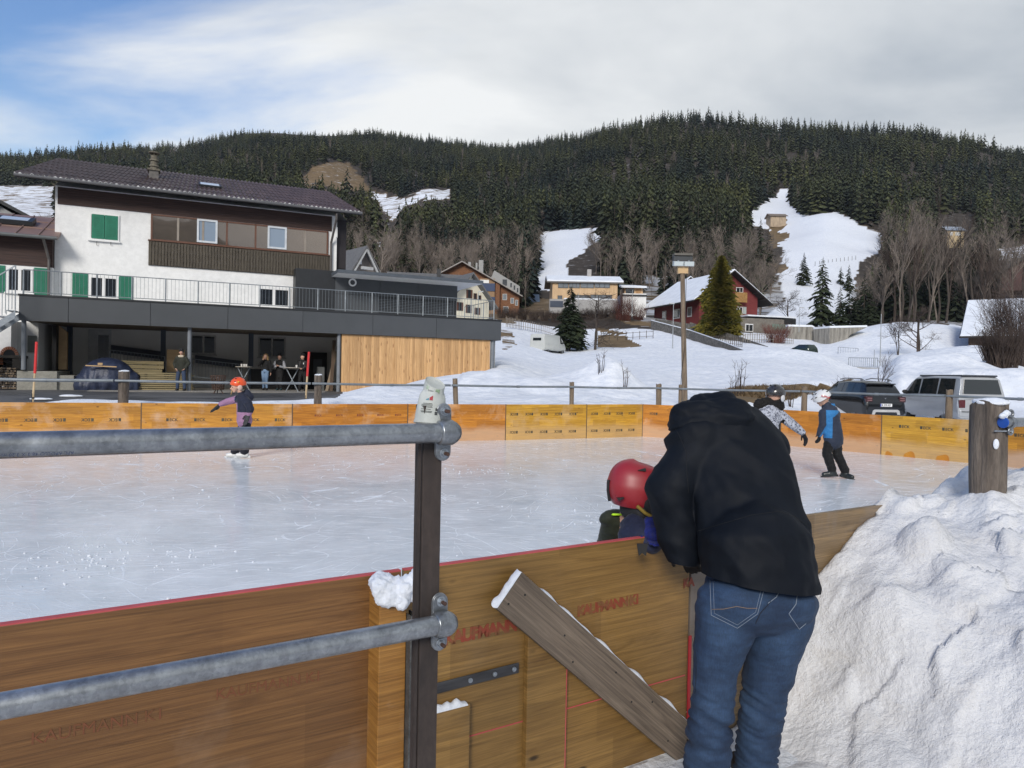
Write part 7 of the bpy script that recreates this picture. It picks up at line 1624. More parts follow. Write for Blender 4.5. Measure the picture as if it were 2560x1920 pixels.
def person(label, origin, J, S, vox=.013, group=None, rz=0):
 """J: joints in metres from the point between the feet; S: clothes"""
 e = empty('person', origin, rz, label, 'person', group); k = S.get('k', 1.0); f = S['face']; hr = S.get('hr', .105) * k
 body = head_segs(J['head'], hr, f, S.get('up', (0, 0, 1)))
 body += chain([J['head'], J['neck'], J['chest'], J['pelvis']], [.05 * k, .058 * k, .12 * k, .12 * k], .75, S.get('side'))
 for sd in 'LR':
  body += chain([J['sh' + sd], J['el' + sd], J['ha' + sd]], [.045 * k, .036 * k, .026 * k]); body += chain([J['hip' + sd], J['kn' + sd], J['an' + sd]], [.07 * k, .05 * k, .038 * k])
  body += [(J['chest'], J['sh' + sd], .06 * k, .045 * k)]
  a = V(J['an' + sd]); body += [(a, a + V(S.get('toe' + sd, S['toe'])).normalized() * .08 * k - V((0, 0, .03)), .033 * k, .025 * k)]
 b = flesh('body', body, S.get('skin', skin), e, vox * .9, smooth_it=1); face(e, J['head'], hr, f, S.get('up', (0, 0, 1)))
 fl = S.get('flat', .68); jr = S.get('jr', (.15, .175, .17, .18)); sd_ = S.get('side')
 P_ = V(J['pelvis']); hem = P_ + (P_ - V(J['chest'])).normalized() * S.get('hem', .1)
 js = chain([V(J['neck']) * .3 + V(J['chest']) * .7, J['chest'], (V(J['chest']) + P_) / 2, P_, hem], [jr[0] * k, jr[1] * k, jr[2] * k, jr[3] * k, jr[3] * k * S.get('flare', 1.0)], fl, sd_)
 js += [(J['neck'], J['chest'], .07 * k, .11 * k)]
 for sd in 'LR':
  js += [(V(J['chest']) * .6 + V(J['neck']) * .4, J['sh' + sd], .09 * k, .075 * k)]
  w_ = V(J['el' + sd]).lerp(V(J['ha' + sd]), .92); js += chain([J['sh' + sd], J['el' + sd], w_], [.078 * k, .066 * k, .052 * k])
 mats = S['jacket']; flesh('jacket', js, mats, e, vox, wr(k, amp=S.get('fold', .007)), S.get('pick'))
 tr = S.get('tr', (.098, .078, .068)); ts = []
 for sd in 'LR': ts += [(P_ * .9 + V(J['hip' + sd]) * .1, J['hip' + sd], .12 * k, tr[0] * k)] + chain([J['hip' + sd], J['kn' + sd], V(J['an' + sd]) + V((0, 0, .03))], [tr[0] * k, tr[1] * k, tr[2] * k])
 flesh('trousers', ts, S['trousers'], e, vox, wr(k, (8, 8, 26), S.get('fold', .007)))
 toe = V(S['toe']).normalized()
 for sd in 'LR':
  a = V(J['an' + sd]); tv = V(S.get('toe' + sd, toe)).normalized(); mb_s = [(a + V((0, 0, .02)), a - V((0, 0, .03)), .060 * k, .058 * k), (a - V((0, 0, .035)) - tv * .03, a + tv * .13 * k - V((0, 0, .042)), .050 * k, .040 * k)]
  sh_ = flesh('skate_boot' if S.get('skates') else 'shoe', mb_s, S['shoes'], e, vox * .7, smooth_it=1)
  if S.get('skates'):
   bl_ = MB(); zz = a.z - .093 * k; s_ = tv.cross(V((0, 0, 1))); q = a.copy(); q.z = zz
   pr = [q - tv * .10 + V((0, 0, .035)), q - tv * .10, q + tv * .17, q + tv * .185 + V((0, 0, .03)), q + tv * .13 + V((0, 0, .02)), q + tv * .09 + V((0, 0, .045)), q + tv * .05 + V((0, 0, .02)), q - tv * .03 + V((0, 0, .02)), q - tv * .05 + V((0, 0, .05))]
   bl_.prism([p - s_ * .006 for p in pr], s_ * .012); bl_.build('blade', S['skates'], sh_)
 for sd in 'LR':
  el, ha = V(J['el' + sd]), V(J['ha' + sd]); tip = V(J.get('ti' + sd, ha + (ha - el).normalized() * .1))
  hand(e, ha, tip, S.get('hs', .19) * k, S.get('gloves', skin), S.get('spread' + sd, (0, -1, 0)), S.get('curl', .35), 'glove' if 'gloves' in S else 'hand')
 return e
def helmet(e, c, r_, f, mat, up=(0, 0, 1), label=None, vents=5, ear=None, name='helmet', brim=.12):
 c = V(c); f = V(f).normalized(); u = V(up); u = (u - f * u.dot(f)).normalized(); s = f.cross(u); Mx = Matrix((s, f, u)).transposed()
 rg = []; n = 32
 for i in range(11):
  t = math.pi * .57 * i / 10; row = []
  for k in range(n):
   a = 2 * math.pi * k / n; x, y, z = math.sin(t) * math.cos(a), math.sin(t) * math.sin(a), math.cos(t)
   cut = -.30 + .34 * max(0, y) ** 1.5 - .10 * max(0, -y) + (-.14 if abs(y) < .45 else 0)
   z = max(z, cut) if i > 7 else z
   rr = 1.0 + .03 * math.cos(a * 2) + .022 * math.sin(a * 6 + i * .9) * (1 if 2 < i < 8 else 0)
   row.append(c + Mx @ V((x * r_ * .93 * rr, y * r_ * 1.13 * rr, z * r_ * 1.0)))
  rg.append(row)
 mb = MB(); mb.rings(rg[1:], cap=False); mb.add(rg[1], [tuple(range(n))]); inn = [[c + (p - c) * .93 for p in rg[-1]]]; mb.rings([rg[-1], inn[0]], cap=False)
 h = mb.build(name, mat, e, smooth=60)
 for j in range(vents):
  a = R(-60 + 120 * j / max(1, vents - 1)); vb = MB()
  for t0 in (.62, 1.12):
   for aa in (a, ):
    ctr = V((math.sin(t0) * math.sin(aa), math.sin(t0) * math.cos(aa) * (1 if j % 2 == 0 else -1), math.cos(t0)))
    q = c + Mx @ V((ctr.x * r_ * .955, ctr.y * r_ * 1.155, ctr.z * r_ * 1.02)); vb.ell(q, (r_ * .09, r_ * .16, r_ * .06), 8, 6, Mx.to_4x4())
  vb.build('vent', black_mat, h, smooth=180)
 if ear:
  for g in (-1, 1):
   eb = MB(); q = c + Mx @ V((g * r_ * .86, -.02 * r_, -.46 * r_)); eb.ell(q, (r_ * .16, r_ * .34, r_ * .40), 12, 8, Mx.to_4x4()); eb.build('ear_pad', ear, h, smooth=180)
 return h
# --- girl with the orange helmet
def zf(k, ox, oy):                   # measuring scale: picture marks to metres
 return lambda x, y, d=0: V(((x - ox) * k, d, (oy - y) * k))
q = zf(.00121, 700, 1450); g0 = G(240.5, 457.5, 0)
J = dict(head=q(640, 395, -.05), neck=q(700, 500, 0), chest=q(735, 620, 0), pelvis=q(750, 880, 0), shL=q(600, 585, .12), elL=q(470, 618, .10), haL=q(365, 665, .05), tiL=q(255, 780, .0),
   shR=q(835, 620, -.12), elR=q(885, 725, -.14), haR=q(862, 790, -.16), tiR=q(830, 900, -.18), hipL=q(700, 960, .07), knL=q(690, 1180, .05), anL=q(600, 1385, .05), hipR=q(800, 960, -.06), knR=q(790, 1180, -.1), anR=q(790, 1370, -.1))
navy = cloth('navy_jacket', (.020, .025, .048), (.010, .013, .028)); lilac = cloth('lilac_jacket', (.36, .20, .33), (.29, .16, .27)); glovegrey = cloth('dark_grey_glove', (.055, .055, .058), (.03, .03, .032))
cz = q(0, 705, 0).z;
def gpick(c):
 if c.x < q(585, 0).x and c.z > q(0, 760).z: return 1          # sleeve of the outstretched arm
 if c.z < q(0, 768 - max(0, min(130, (660 - (c.x / .00121 + 700)) * 1.2))).z: return 1
 if c.x < q(665, 0).x and c.z < q(0, 625).z: return 1
 return 0
S = dict(face=(-.80, -.6, -.12), hr=.098, side=(.75, -.65, 0), jacket=[navy, lilac], pick=gpick, trousers=cloth('black_navy_trousers', (.014, .016, .024)), shoes=M('white_skate_leather', (.72, .72, .70), rough=.4), skates=M('white_skate_frame', (.66, .68, .68), rough=.4), gloves=glovegrey, toe=(-1, -.15, 0), hem=.03, jr=(.11, .150, .155, .165), flat=.82, tr=(.085, .075, .085), k=.94, hs=.23, curl=.12, spreadL=(0, -1, .3), spreadR=(1, -.3, 0))
girl = person('girl skater in orange helmet and navy and lilac jacket stretching one arm out', g0, J, S)
orange_h = M('orange_helmet_shell', (.80, .10, .02), (.66, .07, .015), rough=.3, coat=.3)
helmet(girl, q(660, 352, -.03), .128, (-.82, -.5, -.10), orange_h, ear=M('white_ear_pad', (.7, .5, .42), rough=.5), vents=5)
mb = MB(); mb.tube([q(600, 430, -.09), q(585, 470, -.10), q(575, 515, -.10)], [.015, .013, .006], 8); mb.build('hair', blond, girl, smooth=180)
flesh('hood', [(q(770, 470, .03), q(800, 540, .05), .06, .09, .8), (q(700, 520, .0), q(790, 500, .04), .055, .06)], navy, girl, .012)
for (x, y, dx) in ((700, 318, 0),):
 mb = MB(); mb.ell(q(x, y, -.16), (.016, .008, .016), 12, 8); mb.build('yellow_sticker', M('yellow_dot', (.8, .42, .03), rough=.5), girl)
mb = MB(); mb.prism([q(640, 590, -.17), q(652, 555, -.17), q(660, 555, -.17), q(648, 592, -.17)], (0, .02, 0)); mb.build('zip', M('blue_zip', (.08, .12, .25), rough=.5), girl)
# --- child in blue and navy jacket, white helmet, seen from behind
q = zf(.00106, 1580, 1530); b0 = G(837, 478.5, 0)
J = dict(head=q(1345, 315, .02), neck=q(1400, 400, .0), chest=q(1440, 520, 0), pelvis=q(1500, 860, 0), shL=q(1325, 520, -.04), elL=q(1318, 690, -.06), haL=q(1275, 855, -.03), tiL=q(1310, 965, .05),
   shR=q(1555, 530, .05), elR=q(1590, 640, .12), haR=q(1560, 760, .25), tiR=q(1520, 800, .33), hipL=q(1440, 960, -.02), knL=q(1410, 1140, .0), anL=q(1500, 1420, .0), hipR=q(1565, 960, .02), knR=q(1590, 1160, .03), anR=q(1720, 1440, .04))
blue = cloth('bright_blue_jacket', (.035, .20, .46), (.025, .15, .36)); navy2 = cloth('slate_navy_jacket', (.030, .040, .068), (.020, .027, .046))
def bpick(c):
 x = c.x / .00106 + 1580; y = 1530 - c.z / .00106
 if y < 900 and x < 1435 and x > 1345 - max(0, (y - 700)) * .45 and y > 470: return 1
 if 470 < y < 600 and 1340 < x < 1590 - (y - 470) * 1.3: return 1
 return 0
S = dict(face=(-.55, .75, -.35), hr=.098, side=(.96, .2, 0), jacket=[navy2, blue], pick=bpick, trousers=cloth('black_ski_trousers', (.008, .008, .009)), shoes=M('black_skate_boot', (.02, .025, .026), rough=.35), skates=M('black_skate_frame', (.012, .012, .012), rough=.4), gloves=cloth('black_glove', (.012, .012, .013)), toe=(-1, .15, -.04), toeL=(-1, .1, -.08), toeR=(.45, -.75, -.12), hem=.08, jr=(.12, .158, .165, .170), flat=.80, tr=(.088, .080, .072), k=.97, hs=.19, curl=.6, spreadL=(0, -1, 0))
kid = person('child in blue and navy jacket and white helmet with red lettering, skating away bent forward', b0, J, S)
wh = helmet(kid, q(1325, 285, .02), .135, (-.72, .35, -.50), M('white_helmet_shell', (.76, .76, .76), rough=.3, coat=.3), up=(-.3, .0, 1), ear=None, vents=5)
Mt = Matrix.Translation(q(1250, 262, -.125)) @ Matrix.Rotation(R(12), 4, 'Y') @ Matrix.Rotation(R(68), 4, 'X')
text_obj('ALPINA', .045, M('red_helmet_print', (.5, .05, .06), rough=.5), wh, Mt, name='lettering', bold=.001)
flesh('hood', [(q(1400, 430, .02), q(1500, 470, .03), .085, .075, .8), (q(1470, 400, .0), q(1490, 500, .0), .055, .06, .9)], [navy2, blue], kid, .012, pick=lambda c: 1 if c.x / .00106 + 1580 > 1425 and 1530 - c.z / .00106 > 370 else 0)
# --- child in grey patterned jacket, black helmet and fur collar
q = zf(.000925, 430, 1730); k0 = G(512 + (380 - 0) * 0 + 767.5 - 512, 492.6, 0)
J = dict(head=q(500, 280, .0), neck=q(440, 400, .0), chest=q(420, 540, 0), pelvis=q(410, 900, 0), shL=q(270, 520, .0), elL=q(200, 720, .1), haL=q(200, 900, .22), tiL=q(210, 980, .3),
   shR=q(600, 540, .0), elR=q(790, 690, -.03), haR=q(930, 800, -.04), tiR=q(1000, 950, -.05), hipL=q(350, 1010, 0), knL=q(330, 1330, -.03), anL=q(330, 1640, .05), hipR=q(490, 1010, 0), knR=q(520, 1330, -.03), anR=q(560, 1640, .05))
def leo():
 m, N, L, bs = new_mat('grey_speckled_jacket'); vec = tex_coord(N, L, 'Object'); n = noise_n(N, L, vec, 42, 3, .6, 1.5)
 c = ramp_n(N, L, n, [(.44, (.035, .04, .065)), (.50, (.42, .44, .50))]); L.new(c, bs.inputs['Base Color']); bs.inputs['Roughness'].default_value = .8; return m
S = dict(face=(.55, .8, -.1), hr=.10, side=(1, 0, 0), jacket=[leo(), cloth('black_panel', (.008, .008, .009))], pick=lambda c: 1 if (c.x / .000925 + 430 > 540 - max(0, 0) and c.x / .000925 + 430 < 640 and 1730 - c.z / .000925 > 590 + abs(c.x / .000925 + 430 - 620) * 1.0) else 0, trousers=cloth('black_trousers2', (.01, .01, .011)), shoes=M('black_boot2', (.02, .02, .02), rough=.4), skates=M('steel_blade', (.3, .3, .3), rough=.3), gloves=cloth('black_glove2', (.009, .009, .01)), toe=(.3, .9, 0), hem=.08, jr=(.13, .175, .17, .175), flat=.75, k=1.0, hs=.20, curl=.5, spreadR=(.3, -1, 0), spreadL=(0, -1, 0))
kid2 = person('child in grey speckled jacket with black fur collar and black helmet, arm held out', k0, J, S)
helmet(kid2, q(515, 210, .0), .135, (.70, .6, -.05), M('black_helmet_shell', (.018, .018, .02), (.05, .045, .045), rough=.2, scale=30, coat=.6), ear=M('white_ear_pad2', (.6, .6, .62), rough=.5), vents=5)
def fur():
 mb = MB(); rng = random.Random(5)
 segs = [(q(250, 385, .0), q(580, 400, .0), .06, .07, 1.3), (q(320, 345, -.02), q(560, 350, -.03), .045, .05, 1.5)]
 flesh('fur_collar', segs, cloth('black_fur', (.008, .007, .007)), kid2, .010, lambda c: .014 * noise.fractal(c * 45, .6, 2.0, 3))
fur()
# --- grown-ups under the shelter
def adult(label, px, py, z0, S, arms, h=1.72, face_=(.2, -1, 0), legs=.11):
 o = G(px, py, z0); s = h / 1.72
 J = dict(head=(0, -.01, 1.585 * s), neck=(0, 0, 1.44 * s), chest=(0, 0, 1.26 * s), pelvis=(0, 0, .95 * s), hipL=(-.09, 0, .88 * s), knL=(-legs, -.03, .48 * s), anL=(-legs * 1.1, 0, .09 * s), hipR=(.09, 0, .88 * s), knR=(legs, -.03, .48 * s), anR=(legs * 1.1, 0, .09 * s), shL=(-.185, 0, 1.36 * s), shR=(.185, 0, 1.36 * s))
 for k_, v in arms.items(): J[k_] = tuple(c * s for c in v)
 S = dict(dict(face=face_, side=(1, 0, 0), toe=(0, -1, 0), flat=.62, hs=.17, jr=(.14, .175, .16, .165), fold=.004), **S); return person(label, o, J, S, vox=.020, group=None)
ccoat = cloth('olive_black_coat', (.035, .038, .028), (.02, .022, .016))
jeans_f = cloth('dark_blue_jeans_far', (.045, .07, .13), (.03, .045, .085)); jeans_l = cloth('light_blue_jeans', (.22, .33, .50), (.15, .24, .38)); blk = cloth('black_cloth', (.012, .012, .013)); shoe = M('dark_shoes', (.03, .026, .024), rough=.6)
pA = adult('man in dark olive parka and blue jeans leaning beside the shelter column, hands in pockets', 181, 391, .62, dict(jacket=ccoat, trousers=jeans_f, shoes=shoe, jr=(.16, .21, .20, .20), hem=.05), dict(elL=(-.30, .02, 1.14), haL=(-.20, -.10, .93), tiL=(-.12, -.1, .86), elR=(.30, .02, 1.14), haR=(.20, -.10, .93), tiR=(.12, -.1, .86)), 1.77, (.35, -1, 0), .14)
flesh('beanie', [((0, -.0, 1.68), (0, .01, 1.74), .105, .085)], blk, pA, .016); flesh('pale_collar', [((-.07, -.05, 1.47), (.07, -.05, 1.47), .055, .055)], M('fleece', (.6, .52, .40), rough=.9), pA, .015)
pB = adult('blonde woman in black quilted jacket and light blue jeans drinking under the shelter', 265, 390.6, .62, dict(jacket=blk, trousers=jeans_l, shoes=shoe, hem=.02, jr=(.13, .165, .15, .17), tr=(.095, .07, .055)), dict(elL=(-.27, -.12, 1.20), haL=(-.06, -.22, 1.44), tiL=(.02, -.2, 1.52), elR=(.25, .0, 1.10), haR=(.27, -.03, .86), tiR=(.27, -.03, .76)), 1.70, (.1, -1, 0), .07)
flesh('hair', [((0, .03, 1.60), (0, .05, 1.62), .115, .115), ((-.09, .02, 1.56), (-.11, .02, 1.42), .05, .04), ((.09, .02, 1.56), (.11, .02, 1.40), .05, .04)], blond, pB, .016)
pC = adult('woman in black gilet with pale grey sleeves holding a mug under the shelter', 279.2, 390.6, .62, dict(jacket=[blk, cloth('pale_grey_sleeve', (.45, .46, .50))], pick=lambda c: 1 if abs(c.x) > .165 or (c.y < -.13 and abs(c.x) > .06) else 0, trousers=blk, shoes=M('teal_boots', (.02, .05, .06), rough=.6), hem=.28, flare=1.05), dict(elL=(-.27, -.03, 1.10), haL=(-.07, -.24, 1.16), tiL=(.0, -.27, 1.19), elR=(.27, -.03, 1.10), haR=(.07, -.24, 1.16), tiR=(.0, -.27, 1.19)), 1.70, (.0, -1, 0), .08)
flesh('black_cap', [((0, .01, 1.66), (0, .02, 1.70), .10, .085)], blk, pC, .016)
pD = adult('man in black jacket and black cap standing at the right drinks table', 302.3, 391.2, .62, dict(jacket=[blk, cloth('grey_inset', (.06, .06, .062))], pick=lambda c: 1 if abs(abs(c.x) - .11) < .03 and 1.05 < c.z < 1.4 and c.y < 0 else 0, trousers=blk, shoes=shoe, jr=(.15, .20, .185, .18)), dict(elL=(-.27, -.05, 1.12), haL=(-.10, -.27, 1.08), tiL=(-.02, -.3, 1.06), elR=(.27, -.03, 1.12), haR=(.06, -.27, 1.06), tiR=(.0, -.3, 1.06)), 1.73, (-.7, -.8, 0), .12)
flesh('black_cap', [((0, .01, 1.68), (0, .02, 1.73), .105, .085)], blk, pD, .016)
mb = MB(); mb.box(.07, .10, -.17, -.165, 1.26, 1.34); mb.build('white_badge', white_paint, pD)
# --- the bending man in the foreground
def px3(x, y, D): return A(x, y, D)
def rr(p, D): return p * D / FPX
def bending_man():
 e = empty('person', V((px3(740, 600, 2.95).x, 2.95, -.16)), 0, 'man in black hooded jacket and blue jeans bending over the boards, seen from behind', 'person'); o_ = V(e.location)
 def P_(x, y, D): return px3(x, y, D) - o_
 X = V((1, 0, 0))
 tor = [(756, 566, 2.95, 57), (756, 541, 3.0, 55), (748, 503, 3.08, 53), (737, 466, 3.18, 52), (722, 438, 3.28, 53)]
 bodyc = chain([P_(*t[:3]) for t in tor], [rr(t[3] * .72, t[2]) for t in tor], .6, X)
 hd = P_(694, 446, 3.48); f = V((-.55, .45, -.75))
 body = bodyc + [(P_(722, 438, 3.28), hd, .065, .06)] + head_segs(hd, .11, f, (-.3, .9, .2))
 armL = [(700, 447, 3.22, 25), (671, 492, 3.16, 24), (684, 562, 3.10, 16)]
 armR = [(756, 458, 3.44, 23), (772, 500, 3.52, 22), (742, 512, 3.62, 15)]
 for a in (armL, armR): b_ = [P_(*t[:3]) for t in a]; b_[2] = b_[1].lerp(b_[2], .8); body += chain(b_, [rr(t[3] * .45, t[2]) for t in a])
 legL = [(728, 612, 2.93, 36), (716, 668, 2.93, 24), (712, 706, 2.92, 22), (707, 765, 2.96, 23), (706, 800, 2.98, 21)]
 legR = [(782, 612, 2.98, 34), (770, 664, 3.02, 27), (762, 704, 3.03, 22.5), (758, 740, 3.06, 21), (753, 796, 3.10, 20)]
 for l_ in (legL, legR): body += chain([P_(*t[:3]) for t in l_], [rr(t[3] * .72, t[2]) for t in l_])
 flesh('body', body, skin, e, .016, smooth_it=1)
 jm = new_jacket()
 js = chain([P_(*t[:3]) for t in tor], [rr(t[3], t[2]) for t in tor], .56, X)
 js += chain([P_(*t[:3]) for t in armL], [rr(t[3], t[2]) for t in armL]) + chain([P_(*t[:3]) for t in armR], [rr(t[3], t[2]) for t in armR])
 js += [(P_(722, 438, 3.28), P_(698, 444, 3.24), rr(38, 3.28), rr(30, 3.24)), (P_(722, 436, 3.28), P_(756, 450, 3.34), rr(36, 3.3), rr(30, 3.34)), (P_(757, 560, 2.95), P_(758, 625, 2.93), rr(57, 2.95), rr(59, 2.93), .80, X)]
 def fold(c):
  w = c + o_; a = noise.fractal(V((w.x * 5 + w.z * 4, w.y * 4, w.z * 4 - w.x * 2.5)), .8, 2.0, 3)
  r2 = 1 - abs(noise.noise(V((w.x * 4 + w.z * 5.5, w.y * 3, w.z * 2.2 + 5)))) * 3.0
  hemf = max(0, 1 - abs(w.z - .80) / .12)
  return .011 * a + .013 * max(0, r2) + .010 * hemf * noise.noise(V((w.x * 14, w.y * 9, 3)))
 jk = flesh('jacket', js, jm, e, .0105, fold, smooth_it=3)
 bm = bmesh.new(); bm.from_mesh(jk.data); hz = P_(757, 585, 2.86)
 geom = bm.verts[:] + bm.edges[:] + bm.faces[:]
 bmesh.ops.bisect_plane(bm, geom=geom, plane_co=hz, plane_no=V((-.13, -.05, -1)).normalized(), clear_outer=False, clear_inner=False)
 pn = V((-.13, -.05, -1)).normalized()
 dl = [v for v in bm.verts if (v.co - hz).dot(pn) > 1e-4]
 bmesh.ops.delete(bm, geom=dl, context='VERTS'); bm.to_mesh(jk.data); bm.free()
 hood = [(P_(688, 423, 3.24), P_(736, 418, 3.20), rr(19, 3.2), rr(17, 3.2), 1.15), (P_(700, 410, 3.30), P_(724, 406, 3.26), rr(14, 3.2), rr(14, 3.2), 1.2), (P_(686, 420, 3.42), P_(716, 408, 3.44), rr(17, 3.4), rr(14, 3.4), 1.2)]
 flesh('hood', hood, jm, e, .0105, lambda c: .010 * noise.fractal(V((c.x * 8, c.y * 10, c.z * 16)), .8, 2, 3) + .010 * max(0, 1 - 3.2 * abs(noise.noise(V((c.x * 5 + 1, c.y * 8, c.z * 13))))), smooth_it=2)
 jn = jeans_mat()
 def jw(c):
  w = c + o_; kz = max(0, min(1, (.42 - w.z) / .18)); return .006 * noise.fractal(V((w.x * 7, w.y * 7, w.z * 12)), .8, 2, 3) + .011 * kz * (1 - 2.6 * abs(noise.noise(V((w.x * 5, w.y * 5 + 2, w.z * 26 + w.x * 9)))))
 js = [(P_(738, 603, 2.93), P_(776, 604, 2.97), rr(44, 2.93), rr(42, 2.97), .72)] + [(P_(740, 585, 3.0), P_(775, 587, 3.02), rr(42, 3.0), rr(40, 3.02), .62)]
 for l_ in (legL, legR): js += chain([P_(*t[:3]) for t in l_], [rr(t[3] * .93, t[2]) for t in l_])
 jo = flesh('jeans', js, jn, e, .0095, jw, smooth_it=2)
 from mathutils.bvhtree import BVHTree
 bm = bmesh.new(); bm.from_mesh(jo.data); tree = BVHTree.FromBMesh(bm)
 def on(x, y):
  o2 = CAM - o_; hit, nrm, _, _ = tree.ray_cast(o2, ray(x, y)); return (hit, nrm) if hit is not None else (None, None)
 def stitch(name, pts, mat, r_=.0016, dash=False, par=jo):
  mb = MB(); ps = []
  for a, b in zip(pts[:-1], pts[1:]):
   n = max(2, int(math.hypot(b[0] - a[0], b[1] - a[1]) / 1.5))
   for k in range(n): t = k / n; h, nn = on(a[0] + (b[0] - a[0]) * t, a[1] + (b[1] - a[1]) * t); ps.append(None if h is None else h + nn * (r_ * .5))
  run = []; best = []
  for p in ps + [None]:
   if p is None: best = max(best, run, key=len); run = []
   else: run.append(p)
  if len(best) > 1: mb.tube(best, r_, 5); mb.build(name, mat, par)
 th = M('pale_stitching', (.20, .24, .30), rough=.8); th2 = M('dark_seam', (.012, .018, .035), rough=.9); gold = M('tan_stitching', (.22, .15, .10), rough=.8)
 c5 = lambda x, y: (656 + x * .1302, 552 + y * .1302)
 stitch('pocket_seam', [c5(415, 215), c5(425, 485), c5(625, 585), c5(780, 475), c5(835, 265)], th, .0012); stitch('pocket_seam', [c5(440, 235), c5(448, 470), c5(625, 560), c5(765, 462), c5(812, 270)], th, .0008)
 stitch('pocket_seam', [c5(420, 215), c5(620, 240), c5(830, 262)], th2); stitch('pocket_stitch', [c5(432, 440), c5(520, 438), c5(620, 418), c5(700, 432), c5(790, 432)], gold, .0013)
 stitch('pocket_seam', [c5(1090, 290), c5(1075, 400), c5(1020, 475), c5(1100, 592), c5(1160, 540)], th); stitch('yoke_seam', [c5(960, 275), c5(925, 345), c5(880, 380), c5(850, 400)], th); stitch('centre_seam', [c5(880, 380), c5(800, 470), c5(760, 560)], th2, .002)
 stitch('side_seam', [c5(325, 200), c5(300, 330), c5(292, 600), c5(312, 900), c5(300, 1100)], th2, .0016)
 bm.free()
 bm = bmesh.new(); bm.from_mesh(jk.data); tree = BVHTree.FromBMesh(bm); c4 = lambda x, y: (576 + x * .135, 376 + y * .135)
 sm = M('jacket_seam', (.003, .004, .006), rough=.8)
 def stitch2(pts):
  mb = MB(); run = []
  for a, b in zip(pts[:-1], pts[1:]):
   n = max(2, int(math.hypot(b[0] - a[0], b[1] - a[1]) / 2))
   for k in range(n):
    t = k / n; h, nn, _, _ = tree.ray_cast(CAM - o_, ray(a[0] + (b[0] - a[0]) * t, a[1] + (b[1] - a[1]) * t))
    if h is not None: run.append(h + nn * .0004)
  if len(run) > 1: mb.tube(run, .0014, 4); mb.build('seam', sm, jk)
 stitch2([c4(900, 1150), c4(1100, 1090), c4(1300, 1030), c4(1500, 1003), c4(1620, 1040), c4(1750, 1140)]); stitch2([c4(690, 320), c4(760, 430), c4(815, 560), c4(820, 700), c4(835, 880)]); bm.free()
 for (l_, D) in ((legL, 2.98), (legR, 3.10)):
  a = P_(*l_[-1][:3]); a.z = .07
  flesh('boot', [(a, a + V((0, .02, -.02)), .05, .05), (a + V((0, -.04, -.03)), a + V((-.02, .17, -.04)), .046, .04)], shoe, e, .012, smooth_it=1)
 w = P_(684, 560, 3.10); hand(e, w, w + V((.05, .09, -.03)), .19, cloth('black_glove3', (.01, .01, .012)), (1, 0, 0), .4)
 w = P_(742, 512, 3.62); hand(e, w, w + V((-.08, .05, -.02)), .19, cloth('black_glove4', (.01, .01, .012)), (0, 0, 1), .4)
 return e
def new_jacket():
 m, N, L, bs = new_mat('black_softshell'); vec = tex_coord(N, L, 'Object'); n = noise_n(N, L, vec, 3, 5, .6)
 c = ramp_n(N, L, n, [(.3, (.0028, .0043, .0075)), (.7, (.0052, .0076, .0125))]); L.new(c, bs.inputs['Base Color']); bs.inputs['Roughness'].default_value = .66; bs.inputs['Specular IOR Level'].default_value = .16
 w = tex_coord(N, L, 'Object', (1, 1, .35)); nw = noise_n(N, L, w, 11, 4, .5, 1.0); bump_n(N, L, nw, .25, .008, bs); return m
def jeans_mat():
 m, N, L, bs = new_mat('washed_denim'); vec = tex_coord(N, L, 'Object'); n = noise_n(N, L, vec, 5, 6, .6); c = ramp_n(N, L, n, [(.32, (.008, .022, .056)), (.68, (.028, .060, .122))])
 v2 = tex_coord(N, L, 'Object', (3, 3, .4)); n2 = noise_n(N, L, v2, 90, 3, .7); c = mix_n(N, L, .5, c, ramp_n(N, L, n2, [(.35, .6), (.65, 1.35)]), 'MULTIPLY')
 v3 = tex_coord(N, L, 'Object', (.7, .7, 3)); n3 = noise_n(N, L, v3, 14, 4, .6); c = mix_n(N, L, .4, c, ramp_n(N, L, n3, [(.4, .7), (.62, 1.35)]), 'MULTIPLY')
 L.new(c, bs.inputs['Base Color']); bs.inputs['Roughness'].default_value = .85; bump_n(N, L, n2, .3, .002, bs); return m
bending_man()
